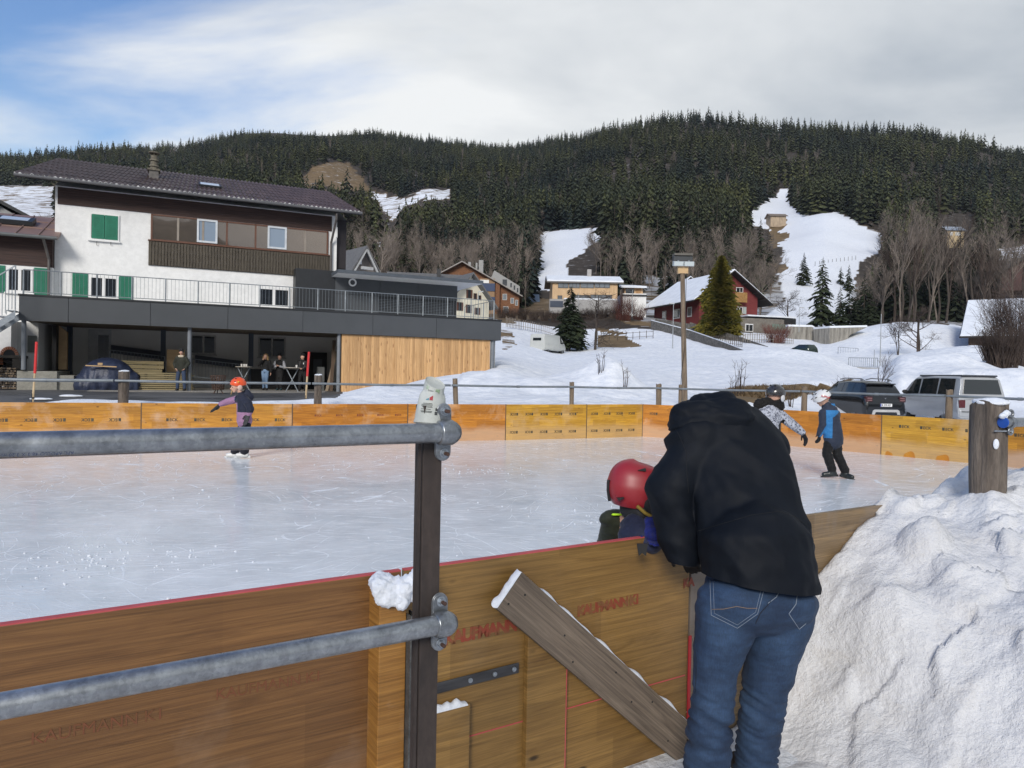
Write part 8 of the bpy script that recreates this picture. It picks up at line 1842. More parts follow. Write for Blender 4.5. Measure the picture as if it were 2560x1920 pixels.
# --- small child with the red helmet leaning on the board
def red_child():
 e = empty('person', V((A(622, 540, 3.55).x, 3.55, 0)), 0, 'small child in matt red helmet and navy sleeve leaning over the rink boards', 'person'); o_ = V(e.location)
 def P_(x, y, D): return A(x, y, D) - o_
 olive = cloth('olive_jacket', (.028, .034, .020), (.015, .018, .012)); nv = cloth('navy_sleeve', (.018, .024, .060), (.010, .013, .032)); bl_ = cloth('blue_glove', (.010, .020, .20), (.004, .006, .05), scale=30)
 hd = P_(640, 492, 3.52); f = V((.75, -.5, -.4))
 body = head_segs(hd, .098, f) + chain([hd, P_(628, 522, 3.60), P_(618, 545, 3.72), P_(612, 600, 3.8)], [.05, .06, .11, .11], .8, (1, 0, 0)) + chain([P_(628, 525, 3.60), P_(638, 535, 3.45), P_(655, 536, 3.36)], [.045, .04, .03])
 body += chain([P_(606, 610, 3.8), P_(606, 650, 3.8), V((-.12, .25, .1))], [.06, .05, .04]) + chain([P_(620, 610, 3.8), P_(620, 650, 3.8), V((.06, .25, .1))], [.06, .05, .04])
 flesh('body', body, skin, e, .014, smooth_it=1); face(e, hd, .098, f)
 flesh('olive_jacket', [(P_(614, 524, 3.62), P_(616, 545, 3.70), rr(14, 3.62), rr(19, 3.7), .8), (P_(616, 545, 3.70), P_(614, 610, 3.8), .10, .12, .8), (P_(608, 519, 3.60), P_(622, 518, 3.66), rr(9, 3.6), rr(9, 3.6))], olive, e, .010, wr(1, amp=.007))
 flesh('lime_lining', [(P_(613, 514.5, 3.56), P_(624, 514.5, 3.56), .012, .010, .6)], M('neon_lime', (.50, .85, .02), rough=.6), e, .006)
 flesh('navy_sleeve', [(P_(634, 527, 3.42), P_(641, 538, 3.36), rr(14, 3.42), rr(16, 3.36)), (P_(629, 536, 3.38), P_(650, 542, 3.33), rr(12, 3.3), rr(13, 3.3)), (P_(640, 525, 3.45), P_(655, 520, 3.50), .05, .05)], nv, e, .009, wr(1, amp=.007))
 h = hand(e, P_(652, 528, 3.36), P_(657, 556, 3.20), .155, bl_, (1, 0, 0), .3, voxel=.005)
 flesh('glove_cuff', [(P_(651, 524, 3.38), P_(654, 536, 3.30), .040, .047)], bl_, e, .008, wr(1, amp=.008))
 mb = MB(); mb.prism([P_(637, 544, 3.13), P_(648, 544, 3.13), P_(646, 556, 3.13), P_(642, 553, 3.13), P_(639, 556, 3.13)], (0, .012, 0)); mb.build('glove_strap', black_mat, e)
 redm = M('matt_red_shell', (.32, .024, .032), (.26, .018, .025), rough=.42, scale=3)
 c = P_(637, 487.5, 3.5); rg = []; n = 40; rx, rz, ry = rr(30.5, 3.5), rr(26.5, 3.5), .125
 for i in range(15):
  t = math.pi * (.03 + .70 * i / 14); row = []
  for k in range(n):
   a = 2 * math.pi * k / n; ct, st = math.cos(t), math.sin(t)
   sx = math.copysign(abs(math.cos(a)) ** .86, math.cos(a)); sy = math.copysign(abs(math.sin(a)) ** .86, math.sin(a))
   r_ = st ** .80 if st > 0 else 0
   z = math.copysign(abs(ct) ** .9, ct); z = max(z, -.78 + (.55 if sx > .62 else 0)); stp = .965 if z > .12 else 1.0
   row.append(c + V((rx * r_ * sx * stp, ry * r_ * sy * stp, rz * z + .02 * sx * -.6)))
  rg.append(row)
 mb = MB(); mb.rings(rg, cap=False); mb.add(rg[0], [tuple(range(n))]); mb.rings([rg[-1], [c + (p - c) * .92 for p in rg[-1]]], cap=False)
 hm = mb.build('helmet', redm, e, smooth=60)
 sb = hm.modifiers.new('s', 'SUBSURF'); sb.levels = 1; sb.render_levels = 1
 def tri(pts, D): mb = MB(); mb.prism([P_(x, y, D) for x, y in pts], (0, .02, 0)); mb.build('vent', black_mat, hm)
 tri([(616.5, 498.2), (624.5, 497.6), (619.5, 501.0)], 3.373); tri([(638, 470.5), (646, 468.5), (646, 471.5)], 3.40)
 mb = MB(); mb.tube([P_(608.6, 480, 3.46), P_(608.0, 490, 3.46), P_(609.5, 501, 3.46)], .0075, 8); mb.build('rear_clip', black_mat, hm)
 mb = MB(); mb.tube([P_(637, 506, 3.375), P_(645, 513, 3.37), P_(654, 518, 3.38)], .0085, 8); mb.build('yellow_strap', M('mustard_strap', (.24, .16, .02), rough=.7), e)
 flesh('neck_scarf', [(P_(632, 508, 3.50), P_(642, 512, 3.44), .062, .055)], black_mat, e, .009); flesh('ear_padding', [(P_(648, 500, 3.42), P_(652, 511, 3.42), .045, .04)], black_mat, e, .008)
red_child()
# ------------------------------------------------------------------ vehicles
def paint(name, c, rough=.25, metal=.3):
 m = M(name, c, tuple(x * .9 for x in c), rough=rough, metal=metal, scale=2, coat=.6); return m
def car(label, origin, heading, st, mats, spec, group='parked cars'):
 """st: stations from the rear: x, z sill, z belt, z top, half width body, half width top. local x forward, y left"""
 e = empty('parked_car', origin, heading, label, 'car', group); body_m, glass_m, trim = mats
 def ring(s):
  x, zs, zb, zt, wb, wt = s; zm = zs + (zb - zs) * .45
  h = [(wb * .90, zs), (wb * .985, zs + (zb - zs) * .14), (wb * 1.0, zm), (wb * .985, zs + (zb - zs) * .8), (wb * .955, zb), (wt + (wb * .955 - wt) * .45, zb + (zt - zb) * .5), (wt, zt - (zt - zb) * .10), (wt * .86, zt - (zt - zb) * .015), (wt * .4, zt)]
  return [V((x, y, z)) for y, z in h] + [V((x, -y, z)) for y, z in reversed(h)]
 mb = MB(); mb.rings([ring(s) for s in st]); bo = mb.build('body', body_m, e, smooth=38)
 sv = bo.modifiers.new('bevel', 'BEVEL'); sv.width = .02; sv.segments = 2; sv.limit_method = 'ANGLE'; sv.angle_limit = R(35)
 xs = [s[0] for s in st]
 def sp(x, t, side, off=.008):     # a point on the window belt, t 0 belt .. 1 roof edge
  g = [float(np.interp(x, xs, [s[k] for s in st])) for k in range(1, 6)]; zs, zb, zt, wb, wt = g
  if t <= .5: y = wb * .955 + (wt + (wb * .955 - wt) * .45 - wb * .955) * (t / .5); z = zb + (zt - zb) * .5 * (t / .5)
  else: y0 = wt + (wb * .955 - wt) * .45; u = (t - .5) / .5; y = y0 + (wt - y0) * u; z = zb + (zt - zb) * (.5 + .40 * u)
  return V((x, side * (y + off), z))
 for side in (1, -1):
  for poly in spec['side_glass']:
   mb = MB(); low = [p for p in poly]; n = 6; x0, x1 = poly[0], poly[1]; tl = poly[2]; top0, top1 = poly[3], poly[4]; rows = []
   for i in range(5):
    t = tl + (.93 - tl) * i / 4; a = x0 + (top0 - x0) * i / 4; b = x1 + (top1 - x1) * i / 4
    rows.append([sp(a + (b - a) * k / n, t, side) for k in range(n + 1)])
   mb.rings(rows, cap=False, close=False); mb.build('side_window', glass_m, e)
 mb = MB(); (xa, za, wa), (xb, zb_, wb_) = spec['rear_glass']; dn = V((-(zb_ - za), 0, (xb - xa))).normalized() * .012
 if dn.x > 0: dn = -dn
 mb.prism([V((xa, wa, za)) + dn, V((xa, -wa, za)) + dn, V((xb, -wb_, zb_)) + dn, V((xb, wb_, zb_)) + dn], dn * -.8); mb.build('rear_window', glass_m, e, bev=.004)
 (xa, za, wa), (xb, zb_, wb_) = spec['front_glass']; dn = V((abs(zb_ - za), 0, abs(xb - xa))).normalized() * .012
 mb = MB(); mb.prism([V((xa, wa, za)) + dn, V((xb, wb_, zb_)) + dn, V((xb, -wb_, zb_)) + dn, V((xa, -wa, za)) + dn], dn * -.8); mb.build('windscreen', glass_m, e)
 for x in spec['axles']:
  for side in (1, -1):
   r_, w = spec['wheel']; y = side * (spec['track']); an = R(1)
   am = MB(); am.tube([(x, y - side * .24, r_ + .02), (x, y + side * .035, r_ + .02)], r_ + .075, 28); am.build('wheel_arch', spec.get('arch', black_mat), e)
   wh = MB(); wh.tube([(x, y - side * .16, r_), (x, y + side * .04, r_)], r_, 28); wh.tube([(x, y + side * .03, r_), (x, y + side * .052, r_)], r_ * .93, 28); w_ = wh.build('wheel', rubber, e, smooth=40)
   rm = MB(); rm.tube([(x, y + side * .054, r_), (x, y + side * .058, r_)], r_ * .64, 24)
   for k in range(5): a = k * 1.2566; rm.bar(V((x, y + side * .062, r_)), V((x + math.cos(a) * r_ * .6, y + side * .062, r_ + math.sin(a) * r_ * .6)), .05, .02)
   rm.build('rim', M('alloy', (.25, .26, .27), rough=.35, metal=.7), w_)
 for side in (1, -1):
  mb = MB(); x, z = spec['mirror']; ym = spec['mw']; mb.ell((x, side * (ym + .10), z), (.07, .13, .085), 12, 8); mb.build('wing_mirror', spec.get('mirror_m', black_mat), e, smooth=180)
 return e
car_glass = glass_mat('car_glass', (.012, .016, .018), .02, .0)
sx = A(864, 400, 29.3);
yaw = R(98); L_ = 4.34
org = V((sx.x + .90, 29.3, -.02)); black_p = paint('black_car_paint', (.006, .007, .009), .2, .0)
st = [(.00, .30, .60, .72, .80, .74), (.04, .26, .72, .90, .88, .80), (.14, .24, .95, 1.06, .91, .80), (.26, .24, 1.02, 1.30, .91, .72), (.40, .24, 1.04, 1.52, .91, .66), (.58, .24, 1.04, 1.61, .91, .64), (1.5, .24, 1.02, 1.66, .91, .64), (2.3, .24, .98, 1.64, .90, .63), (2.65, .24, .97, 1.52, .90, .62), (3.0, .24, .97, 1.25, .90, .66), (3.25, .24, .96, 1.07, .90, .72), (3.9, .26, .90, 1.00, .88, .72), (4.2, .30, .78, .86, .82, .68), (4.34, .36, .62, .70, .66, .55)]
suv = car('dark estate car with roof rails parked beyond the rink boards', org, yaw, st, (black_p, car_glass, black_mat), dict(side_glass=[(.52, 1.02, .12, .62, .98), (1.10, 1.78, .08, 1.08, 1.74), (1.86, 2.86, .08, 1.82, 2.42)], rear_glass=((.20, 1.13, .66), (.40, 1.49, .56)), front_glass=((3.16, 1.14, .64), (2.5, 1.60, .56)), axles=(.78, 3.45), wheel=(.34, .2), track=.80, mirror=(2.85, 1.05), mw=.86, arch=M('dark_arch', (.03, .031, .033), rough=.6)))
for s_ in (1, -1):
 mb = MB(); mb.tube([(.55, s_ * .60, 1.66), (.75, s_ * .60, 1.735), (1.9, s_ * .60, 1.755), (2.25, s_ * .60, 1.70)], .022, 8); mb.box(.7, .8, s_ * .60 - .02, s_ * .60 + .02, 1.62, 1.73); mb.build('roof_rail', M('rail_grey', (.30, .31, .32), (.1, .1, .1), rough=.4), suv)
 mb = MB(); mb.box(.02, .19, s_ * .73 - .155, s_ * .73 + .135, .80, 1.03); tl = mb.build('tail_light', M('red_light', (.05, .006, .008), rough=.2, coat=.6), suv, bev=.02)
 mb = MB();
 for zz in (.86, .94): mb.box(.012, .021, s_ * .72 - .11, s_ * .72 + .09, zz, zz + .025)
 mb.build('light_bars', M('pale_pink_light', (.32, .18, .18), rough=.4), tl)
mb = MB(); mb.box(-.012, -.001, -.26, .26, .62, .74); pl = mb.build('number_plate', white_paint, suv, bev=.004); mb = MB(); mb.box(-.0135, -.0122, .215, .26, .625, .735); mb.build('blue_band', M('plate_blue', (.01, .05, .35), rough=.5), pl)
Mr = Matrix.Rotation(R(-90), 4, 'Z') @ Matrix.Rotation(R(90), 4, 'X')
text_obj('B 370 KP', .105, black_mat, pl, Matrix.Translation((-.0135, .20, .645)) @ Mr, name='plate_number', bold=.002)
text_obj('DUSTER', .07, M('chrome_text', (.45, .46, .47), rough=.3, metal=.8), suv, Matrix.Translation((.045, .24, .80)) @ Matrix.Rotation(R(-90), 4, 'Z') @ Matrix.Rotation(R(84), 4, 'X'), name='lettering', spacing=1.5)
mb = MB(); mb.prism([V((.055, .05, .99)), V((.055, .0, .92)), V((.055, -.05, .99)), V((.055, -.02, .97)), V((.055, 0, .945)), V((.055, .02, .97))], (.02, 0, 0)); mb.build('badge', M('chrome', (.6, .6, .62), rough=.2, metal=.9), suv)
mb = MB(); mb.prism([V((-.02, .62, .30)), V((-.02, .58, .46)), V((-.02, .50, .50)), V((-.02, -.50, .50)), V((-.02, -.58, .46)), V((-.02, -.62, .30)), V((-.02, -.5, .30)), V((-.02, -.46, .40)), V((-.02, .46, .40)), V((-.02, .5, .30))], (.05, 0, 0)); mb.build('skid_plate', M('silver_skid', (.50, .50, .50), rough=.4), suv)
mb = MB(); mb.box(.30, .44, -.62, .62, 1.51, 1.56); mb.build('roof_spoiler', black_p, suv, bev=.015)
vx = A(958.6, 400, 28.3); org = V((vx.x + .95, 28.3, -.02)); silver = paint('silver_van_paint', (.42, .43, .44), .3, .25)
st = [(.00, .26, .62, .74, .90, .86), (.03, .24, .80, 1.02, .94, .90), (.08, .22, 1.10, 1.24, .95, .88), (.14, .22, 1.12, 1.62, .95, .80), (.22, .22, 1.12, 1.86, .95, .78), (.36, .22, 1.12, 1.93, .95, .78), (2.0, .22, 1.12, 1.95, .95, .78), (3.3, .22, 1.10, 1.90, .94, .77), (3.7, .22, 1.10, 1.68, .94, .77), (4.1, .24, 1.08, 1.34, .93, .78), (4.3, .26, 1.02, 1.14, .91, .76), (4.75, .30, .84, .92, .85, .70), (4.9, .36, .62, .70, .70, .55)]
van = car('silver-grey camper van with dark side windows parked at the right edge of the lot', org, R(90), st, (silver, car_glass, black_mat), dict(side_glass=[(.42, 1.5, .06, .46, 1.46), (1.58, 2.82, .06, 1.58, 2.74), (2.90, 3.95, .06, 2.88, 3.42)], rear_glass=((.055, 1.22, .76), (.16, 1.78, .66)), front_glass=((4.2, 1.22, .72), (3.42, 1.84, .66)), axles=(.95, 3.95), wheel=(.34, .2), track=.86, mirror=(3.75, 1.22), mw=.92), 'parked cars')
mb = MB(); mb.box(.22, 3.2, -.70, .70, 1.90, 1.965); mb.build('pop_top_roof', M('dark_roof', (.05, .055, .065), rough=.35), van, bev=.02)
for s_ in (1, -1):
 mb = MB(); mb.box(-.004, .12, s_ * .80 - .12, s_ * .80 + .12, .66, .98); mb.build('tail_light', M('red_van_light', (.09, .008, .011), rough=.2, coat=.6), van, bev=.015)
mb = MB(); mb.tube([(.035, 0, 1.03), (.02, 0, 1.03)], .078, 24); bd = mb.build('round_badge', M('badge_dark', (.08, .085, .09), rough=.3, metal=.6), van)
mb = MB(); n = 24; mb.tube([(.018, .072 * math.cos(2 * math.pi * k / n), 1.03 + .072 * math.sin(2 * math.pi * k / n)) for k in range(n + 1)], .007, 6)
for a, b in (((-.045, 1.075), (-.02, 1.035)), ((-.02, 1.035), (0, 1.075)), ((0, 1.075), (.02, 1.035)), ((.02, 1.035), (.045, 1.075)), ((-.055, 1.045), (-.025, .972)), ((-.025, .972), (0, 1.015)), ((0, 1.015), (.025, .972)), ((.025, .972), (.055, 1.045))): mb.bar(V((.016, a[0], a[1])), V((.016, b[0], b[1])), .012, .008, up=(1, 0, 0))
mb.build('emblem', M('chrome2', (.65, .66, .68), rough=.2, metal=.9), bd)
text_obj('CALIFORNIA', .05, M('chrome_text2', (.4, .41, .42), rough=.3, metal=.8), van, Matrix.Translation((.012, .70, .99)) @ Mr, name='lettering', spacing=1.2)
mb = MB(); mb.box(-.03, .06, -.90, .90, .32, .58); mb.build('bumper', silver, van, bev=.03); mb = MB(); mb.box(-.045, -.031, -.84, .84, .50, .53); mb.build('dark_strip', black_mat, van)
gv = paint('white_van_paint', (.50, .51, .48), .5, 0)
p = A(537, 346, 76); st = [(.0, .3, .8, 1.7, .9, .82), (.1, .3, 1.0, 2.0, .95, .85), (3.4, .3, 1.0, 2.02, .95, .85), (4.2, .3, 1.0, 1.5, .92, .8), (4.9, .4, .8, 1.0, .8, .7)]
p.z -= .72
wv = car('old white panel van half buried in snow in the field', p, R(58), st, (gv, car_glass, black_mat), dict(side_glass=[(3.5, 4.0, .1, 3.4, 3.7)], rear_glass=((-.01, 1.3, .5), (.02, 1.7, .5)), front_glass=((4.4, 1.3, .6), (4.1, 1.6, .6)), axles=(.9, 4.0), wheel=(.33, .2), track=.85, mirror=(3.9, 1.2), mw=.9), None)
p = A(805, 356, 88); p.x += 1.0; st = [(.0, .3, .7, .8, .75, .7), (.12, .25, .92, 1.1, .82, .66), (.4, .25, .95, 1.42, .82, .6), (1.8, .25, .95, 1.46, .82, .6), (2.7, .25, .93, 1.05, .82, .66), (3.8, .3, .7, .8, .72, .6)]
car('small dark green car on the snowy road below the concrete walls', p, R(112), st, (paint('dark_green_paint', (.02, .035, .025)), car_glass, black_mat), dict(side_glass=[(.55, 1.8, .1, .65, 1.75)], rear_glass=((.16, 1.02, .58), (.38, 1.36, .5)), front_glass=((2.6, 1.08, .6), (1.9, 1.4, .54)), axles=(.65, 3.0), wheel=(.3, .18), track=.74, mirror=(2.4, 1.0), mw=.78), None)
# ------------------------------------------------------------------ things under and in front of the shelter
def sloc(px, py, off): x, z = bl(px, py, off); return bw(x, off, 0), x
def bist_table(px, py, label, cups):
 o = G(px, py, .62); e = empty('bistro_table', o, R(8), label, 'table', 'standing drinks tables'); mb = MB(); mb.tube([(0, 0, 1.07), (0, 0, 1.10)], .36, 28); mb.build('table_top', M('pale_table_top', (.42, .38, .32), rough=.6), e)
 for s_ in (1, -1): mb = MB(); mb.bar(V((-.30 * s_, .12 * s_, 0)), V((.26 * s_, .05 * s_, 1.07)), .035, .035); mb.build('leg', metal_rail, e)
 for k, (x, y) in enumerate(cups):
  mb = MB(); mb.tube([(0, 0, 0), (0, 0, .11)], [.034, .046], 14); c = mb.build('paper_cup', M('white_cup', (.72, .70, .66), rough=.6)); c.location = o + V((x, y, 1.101)); tag(c, cups_l[k % 3] + (' table' if 'left' in label else ' table by the man in black'), 'cup', 'cups on the drinks tables')
 return e
cups_l = ['left white paper cup on the left drinks', 'middle white paper cup on the left drinks', 'right white paper cup on the left drinks']
bist_table(243.5, 391, 'left standing table with crossed steel legs and white cups', [(-.08, -.05), (.02, .0), (.12, -.02)])
cups_l = ['single white paper cup on the right drinks'] * 3
bist_table(292, 392.2, 'right standing table with crossed steel legs and one cup', [(.20, -.05)])
o = G(218, 393.5, .60); e = empty('fire_basket', o, 0, 'rusty round fire basket smoking in front of the shelter', 'fire basket'); rs_ = M('rusty_basket', (.11, .06, .04), (.04, .025, .02), rough=.9, scale=14)
mb = MB()
for k in range(18): a = k * 2 * math.pi / 18; mb.bar(V((.22 * math.cos(a), .22 * math.sin(a), .18)), V((.29 * math.cos(a), .29 * math.sin(a), .72)), .035, .012)
for z, r_ in ((.18, .22), (.45, .255), (.72, .29)): mb.tube([(r_ * math.cos(k * math.pi / 10), r_ * math.sin(k * math.pi / 10), z) for k in range(21)], .014, 6)
mb.tube([(0, 0, .16), (0, 0, .18)], .22, 16); mb.build('basket', rs_, e)
for k in range(3): a = k * 2.09; mb = MB(); mb.bar(V((.1 * math.cos(a), .1 * math.sin(a), .17)), V((.2 * math.cos(a), .2 * math.sin(a), 0)), .03, .03); mb.build('leg', rs_, e)
mb = MB(); rng = random.Random(2)
for k in range(6): a = rng.uniform(0, 3); mb.tube([V((-.16 * math.cos(a), -.16 * math.sin(a), .3 + k * .05)), V((.16 * math.cos(a), .16 * math.sin(a), .34 + k * .06))], .04, 7)
mb.build('firewood', M('charred_log', (.14, .10, .08), (.02, .02, .02), rough=.9, scale=8), e)
def stack(px0, px1, py0, py1, off, label, n):
 (x0, z0), (x1, z1) = bl(px0, py1, off), bl(px1, py0, off); e = empty('board_stack', bw(x0, off, .62), BYAW, label, 'board stack', None); w = x1 - x0; H = z1 - .62; rng = random.Random(int(px0)); lay = MB(); gap = H / n; mm = M('greenish_boards', (.34, .27, .15), (.15, .13, .07), rough=.85, scale=2, stretch=(.5, 2, 6))
 for k in range(n):
  mb = MB(); d_ = rng.uniform(-.06, .06); mb.box(d_, w + rng.uniform(-.06, .06), 0, 1.0, k * gap + .012, (k + 1) * gap - .016); mb.build('board', mm, e)
 mb = MB();
 for x in (.2, w * .5, w - .25): mb.box(x, x + .08, .04, .96, .0, H - .02)
 mb.build('spacer_battens', M('dark_batten', (.05, .04, .03), rough=.9), e)
stack(139, 193, 373, 387.5, .55, 'lower stack of greenish timber boards on a pallet behind the parka man', 9)
stack(120, 163, 361, 372, 2.0, 'upper stack of greenish timber boards behind the blue tarpaulin heap', 7)
def tarp_heap():
 o, x = sloc(107, 386, .6); e = V((o.x, o.y, .60)); mb = MB(); mb.ell((0, .2, .45), (1.05, .8, .92), 20, 14); mb.ell((-.6, .1, .2), (.7, .6, .6), 16, 10); mb.ell((.7, .2, .2), (.65, .6, .7), 16, 10)
 o2 = remesh_build(mb, 'tarpaulin_heap', M('navy_tarpaulin', (.030, .042, .085), (.014, .019, .042), rough=.45, scale=4, bump=.5, bdist=.05, bscale=9), None, .05, 0, 1, 2)
 push(o2.data, lambda c: .10 * noise.noise(V((c.x * 5, c.y * 5, c.z * 1.2))) * (1.2 - c.z))
 o2.location = e; o2.rotation_euler = (0, 0, BYAW); tag(o2, 'heap covered with a crumpled navy blue tarpaulin under the shelter', 'tarpaulin')
 mb = MB(); mb.bar(V((-.55, 0, 0)), V((.55, 0, -.03)), .10, .045); mb.box(-.12, .05, -.05, .05, .03, .12); b = mb.build('batten', plywood); b.location = e + V((.1, -.62, 1.02)); b.rotation_euler = (0, 0, BYAW); tag(b, 'pale wooden batten lying across the navy tarpaulin', 'batten')
tarp_heap()
(x0, z0), (x1, z1) = bl(251, 389, 4.2), bl(299, 368.5, 4.2)
e = empty('serving_counter', bw(x0, 4.2, .62), BYAW, 'long dark serving counter behind the drinkers under the shelter', 'counter'); mb = MB(); mb.box(0, x1 - x0, 0, .7, .02, z1 - .68); mb.build('front', black_mat, e); mb = MB(); mb.box(-.05, x1 - x0 + .05, -.06, .74, z1 - .675, z1 - .62); mb.build('counter_top', M('grey_top', (.30, .28, .26), rough=.6), e)
def leaning(px0, px1, py0, py1, off, label, mat, tilt, name, cat, th=.05):
 (x0, z0), (x1, z1) = bl(px0, py1, off), bl(px1, py0, off); mb = MB(); mb.prism([V((0, 0, 0)), V((x1 - x0, 0, 0)), V((x1 - x0 + tilt[0], tilt[1], z1 - z0)), V((tilt[0], tilt[1], (z1 - z0) * tilt[2]))], (0, th, 0)); o = mb.build(name, mat); o.location = bw(x0, off, z0); o.rotation_euler = (0, 0, BYAW); tag(o, label, cat, None)
leaning(58.3, 67, 332, 369.5, 3.2, 'tall plywood panel with a slanted top standing on the raised concrete floor', plywood, (0, 0, 1.16), 'plywood_panel', 'panel', .4)
leaning(325, 328.5, 351, 392, 1.6, 'long pale board leaning in the right corner of the shelter', M('pale_board', (.36, .28, .20), rough=.8), (.5, .3, 1), 'leaning_board', 'board')
leaning(329.5, 333.5, 340, 392, 1.2, 'dark narrow board leaning against the larch wall corner', M('dark_board', (.12, .08, .055), rough=.8), (.15, .2, 1), 'leaning_board', 'board')
leaning(317.5, 324.5, 367, 391, 2.4, 'grey metal locker beside the leaning boards', M('locker_grey', (.22, .23, .23), rough=.5), (0, 0, 1), 'metal_locker', 'locker', .3)
def ramp(px0, px1, t0, t1, off, label):
 (x0, z0), (x1, z1) = bl(px0, t0, off), bl(px1, t1, off); mb = MB(); mb.prism([V((0, 0, z0)), V((x1 - x0, 0, z1)), V((x1 - x0, 0, z1 - .38)), V((0, 0, z0 - .38))], (0, .08, 0)); o = mb.build('sloping_board', M('navy_panel', (.015, .02, .035), rough=.6)); o.location = bw(x0, off, 0); o.rotation_euler = (0, 0, BYAW); tag(o, label, 'board')
ramp(111, 165.5, 344.8, 352, 4.9, 'dark sloping side panel behind the handrail, left of the parka man')
ramp(195, 243, 355, 361, 4.9, 'dark sloping side panel behind the handrail, right of the parka man')
def irail(pa, pb, off, label):
 (x0, z0), (x1, z1) = bl(*pa, off), bl(*pb, off); railing('ramp_railing', [bw(x0, off, z0 - .92), bw(x1, off, z1 - .92)], .92, label, step=.14, post_every=2, r_=.018, bar=.009)
irail((110, 350), (165, 356.5), 3.6, 'sloping handrail behind the board stacks under the shelter'); irail((192, 359), (242, 364.5), 3.4, 'sloping handrail right of the parka man under the shelter')
leaning(166.5, 185, 350, 372, 3.0, 'pale wooden crate board standing behind the parka man', plywood, (0, 0, 1), 'crate_board', 'board', .3)
o, x = sloc(6, 386, .3); mb = MB(); rng = random.Random(9)
e = empty('firewood_stack', bw(bl(-6, 380, .3)[0], .3, .62), BYAW, 'stack of split firewood at the left edge of the yard', 'firewood')
w = bl(15, 380, .3)[0] - bl(-6, 380, .3)[0]
for i in range(12):
 for j in range(9):
  cx, cz = .06 + i * w / 12 + rng.uniform(-.02, .02), .06 + j * .095; r_ = rng.uniform(.035, .05); n = rng.choice((3, 4, 5)); a0 = rng.uniform(0, 6)
  mb = MB(); mb.prism([V((cx + r_ * math.cos(a0 + k * 6.283 / n), 0, cz + r_ * math.sin(a0 + k * 6.283 / n))) for k in range(n)], (0, .6, 0));
  if i % 1 == 0 and (i + j) < 99: mb.build('log', bark_mat if rng.random() < .5 else old_wood2, e)
e = empty('outdoor_oven', bw(bl(-4, 370, 1.0)[0], 1.0, 1.36), BYAW, 'small brick-arched outdoor oven on a dark hearth at the left edge', 'oven'); (xa, za), (xb, zb_) = bl(5, 366, .9), bl(13.5, 343, .9); x0 = bl(-4, 370, 1.0)[0]
mb = MB(); mb.box(0, xb - x0 - .1, 0, 1.2, .62, 2.2); mb.build('oven_body', white_wall, e)
cx = (bl(9, 350, .9)[0] - x0); zc = bl(9, 355, .9)[1] - 1.36
pts = [V((cx - .20, -.05, zc - .3)), V((cx + .20, -.05, zc - .3))] + [V((cx + .20 * math.cos(a), -.05, zc + .22 * math.sin(a))) for a in [math.pi * k / 10 for k in range(11)]]
mb = MB()
for k in range(12):
 a0, a1 = math.pi * k / 12 + .03, math.pi * (k + 1) / 12 - .03; mb.prism([V((cx + r_ * math.cos(a), -.06, zc + r_ * 1.1 * math.sin(a))) for r_, a in ((.20, a0), (.31, a0), (.31, a1), (.20, a1))], (0, .05, 0))
for k in range(4):
 for s_ in (1, -1): mb.box(cx + s_ * .255 - .055, cx + s_ * .255 + .055, -.06, -.01, zc - .40 + k * .1, zc - .315 + k * .1)
mb.build('brick_arch', M('oven_brick', (.36, .14, .07), (.22, .09, .05), rough=.9, scale=9), e); mb = MB(); mb.prism(pts, (0, .03, 0)); mb.build('oven_mouth', black_mat, e)
mb = MB(); mb.box(-.1, xb - x0 + .3, -.35, 1.2, .50, .61); mb.box(-.1, .1, -.3, 1.2, -.1, .5); mb.box(xb - x0, xb - x0 + .25, -.3, 1.2, -.1, .5); mb.build('hearth', M('dark_hearth', (.05, .045, .04), rough=.9), e)
for k, (px, py, w, h, lab) in enumerate(((13, 387.8, .55, .10, 'small heap of leftover snow by the firewood stack'), (40, 399, .3, .04, 'tiny snow scrap on the asphalt near the left snow pole'), (70, 396, .35, .05, 'thin patch of snow on the asphalt yard'))):
 p = G(px, py, .62); mb = MB(); mb.ell((0, 0, 0), (w, w * .5, h), 14, 8); mb.ell((w * .6, .05, 0), (w * .5, w * .4, h * .8), 14, 8); o = mb.build('snow_heap', snow_clean, smooth=180); o.location = p; tag(o, lab, 'snow')
mb = MB(); rng = random.Random(12)
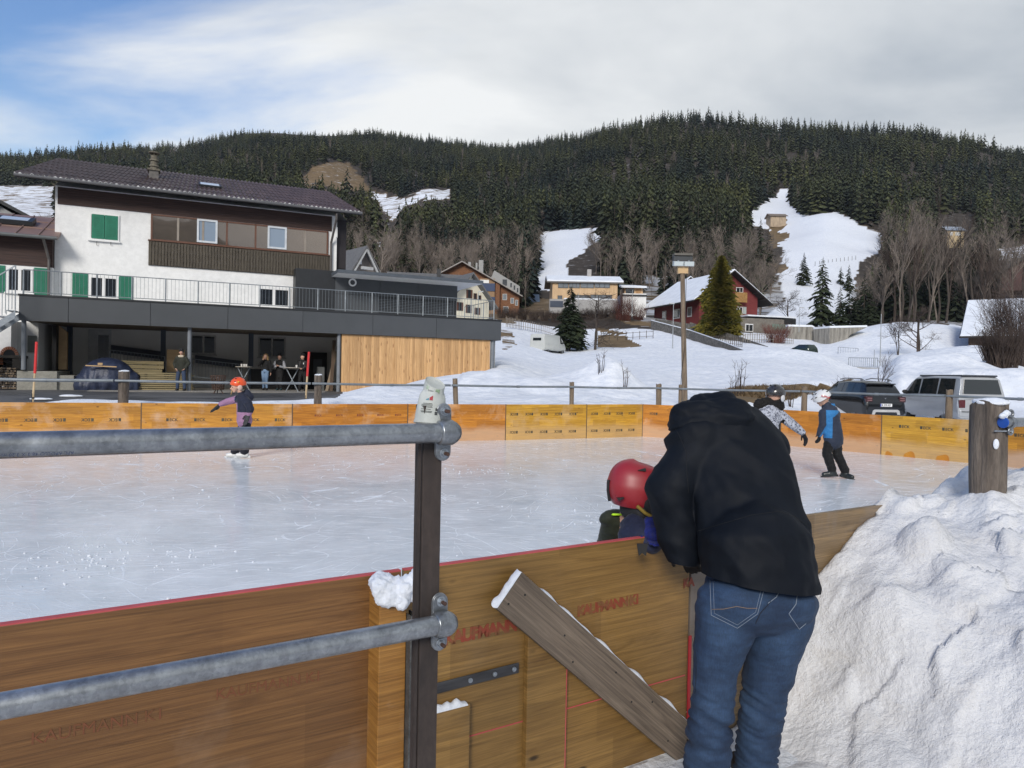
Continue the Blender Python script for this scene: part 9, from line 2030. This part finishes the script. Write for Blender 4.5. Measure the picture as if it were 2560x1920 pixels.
for k in range(420):
 if rng.random() < .6: cx, cy = rng.choice(((-3.6, 6.2), (-2.8, 6.0), (-3.4, 5.5), (1.2, 8), (-.5, 12), (3, 6.5))); x, y = rng.gauss(cx, .35), rng.gauss(cy, .3)
 else: x, y = rng.uniform(-7, 6), rng.uniform(4.8, 14)
 if y < NEAR_Y + NEAR_S * x + .2: continue
 r_ = rng.uniform(.004, .013) * (1.7 if rng.random() < .08 else 1); mb.ell((x, y, r_ * .3), (r_, r_ * rng.uniform(.6, 1.3), r_ * .6), 6, 4)
o = mb.build('ice_crumbs', snow_clean); tag(o, 'crumbs of snow and shaved ice scattered on the rink', 'ice crumbs', kind='stuff')
def smoke():
 b = G(218, 384, .6); mb = MB(); pts = [b + V((0, 0, .6)), b + V((.1, .5, 1.2)), b + V((.5, 1.2, 2.2)), b + V((1.4, 1.0, 3.3)), b + V((2.6, .4, 4.4)), b + V((3.8, .2, 5.4))]
 mb.tube(pts, [.20, .45, .9, 1.2, 1.3, .9], 14); o = mb.build('smoke', (lambda: None)() or smoke_mat()); tag(o, 'thin bluish smoke drifting up from the fire basket', 'smoke', kind='stuff')
def smoke_mat():
 m = bpy.data.materials.new('smoke'); m.use_nodes = True; N = m.node_tree.nodes; L = m.node_tree.links; N.clear(); out = N.new('ShaderNodeOutputMaterial'); vol = N.new('ShaderNodeVolumePrincipled')
 vol.inputs['Color'].default_value = (.55, .66, .85, 1); vec = tex_coord(N, L, 'World', (1, 1, .7)); n = noise_n(N, L, vec, .9, 3, .6, .8); d = ramp_n(N, L, n, [(.44, 0.0), (.72, .7)])
 L.new(d, vol.inputs['Density']); L.new(vol.outputs[0], out.inputs['Volume']); return m
smoke()
# ---- air
def haze():
 mb = MB(); mb.box(-3300, 3300, -1600, 1600, -3, 420); m = bpy.data.materials.new('haze'); m.use_nodes = True; N = m.node_tree.nodes; L = m.node_tree.links; N.clear()
 out = N.new('ShaderNodeOutputMaterial'); v = N.new('ShaderNodeVolumePrincipled'); v.inputs['Color'].default_value = (.80, .87, 1, 1); v.inputs['Density'].default_value = HAZE; v.inputs['Anisotropy'].default_value = 0
 L.new(v.outputs[0], out.inputs['Volume']); o = mb.build('haze', m); tag(o, 'thin winter haze over the valley', 'haze', kind='stuff')
HAZE = .00005
haze()
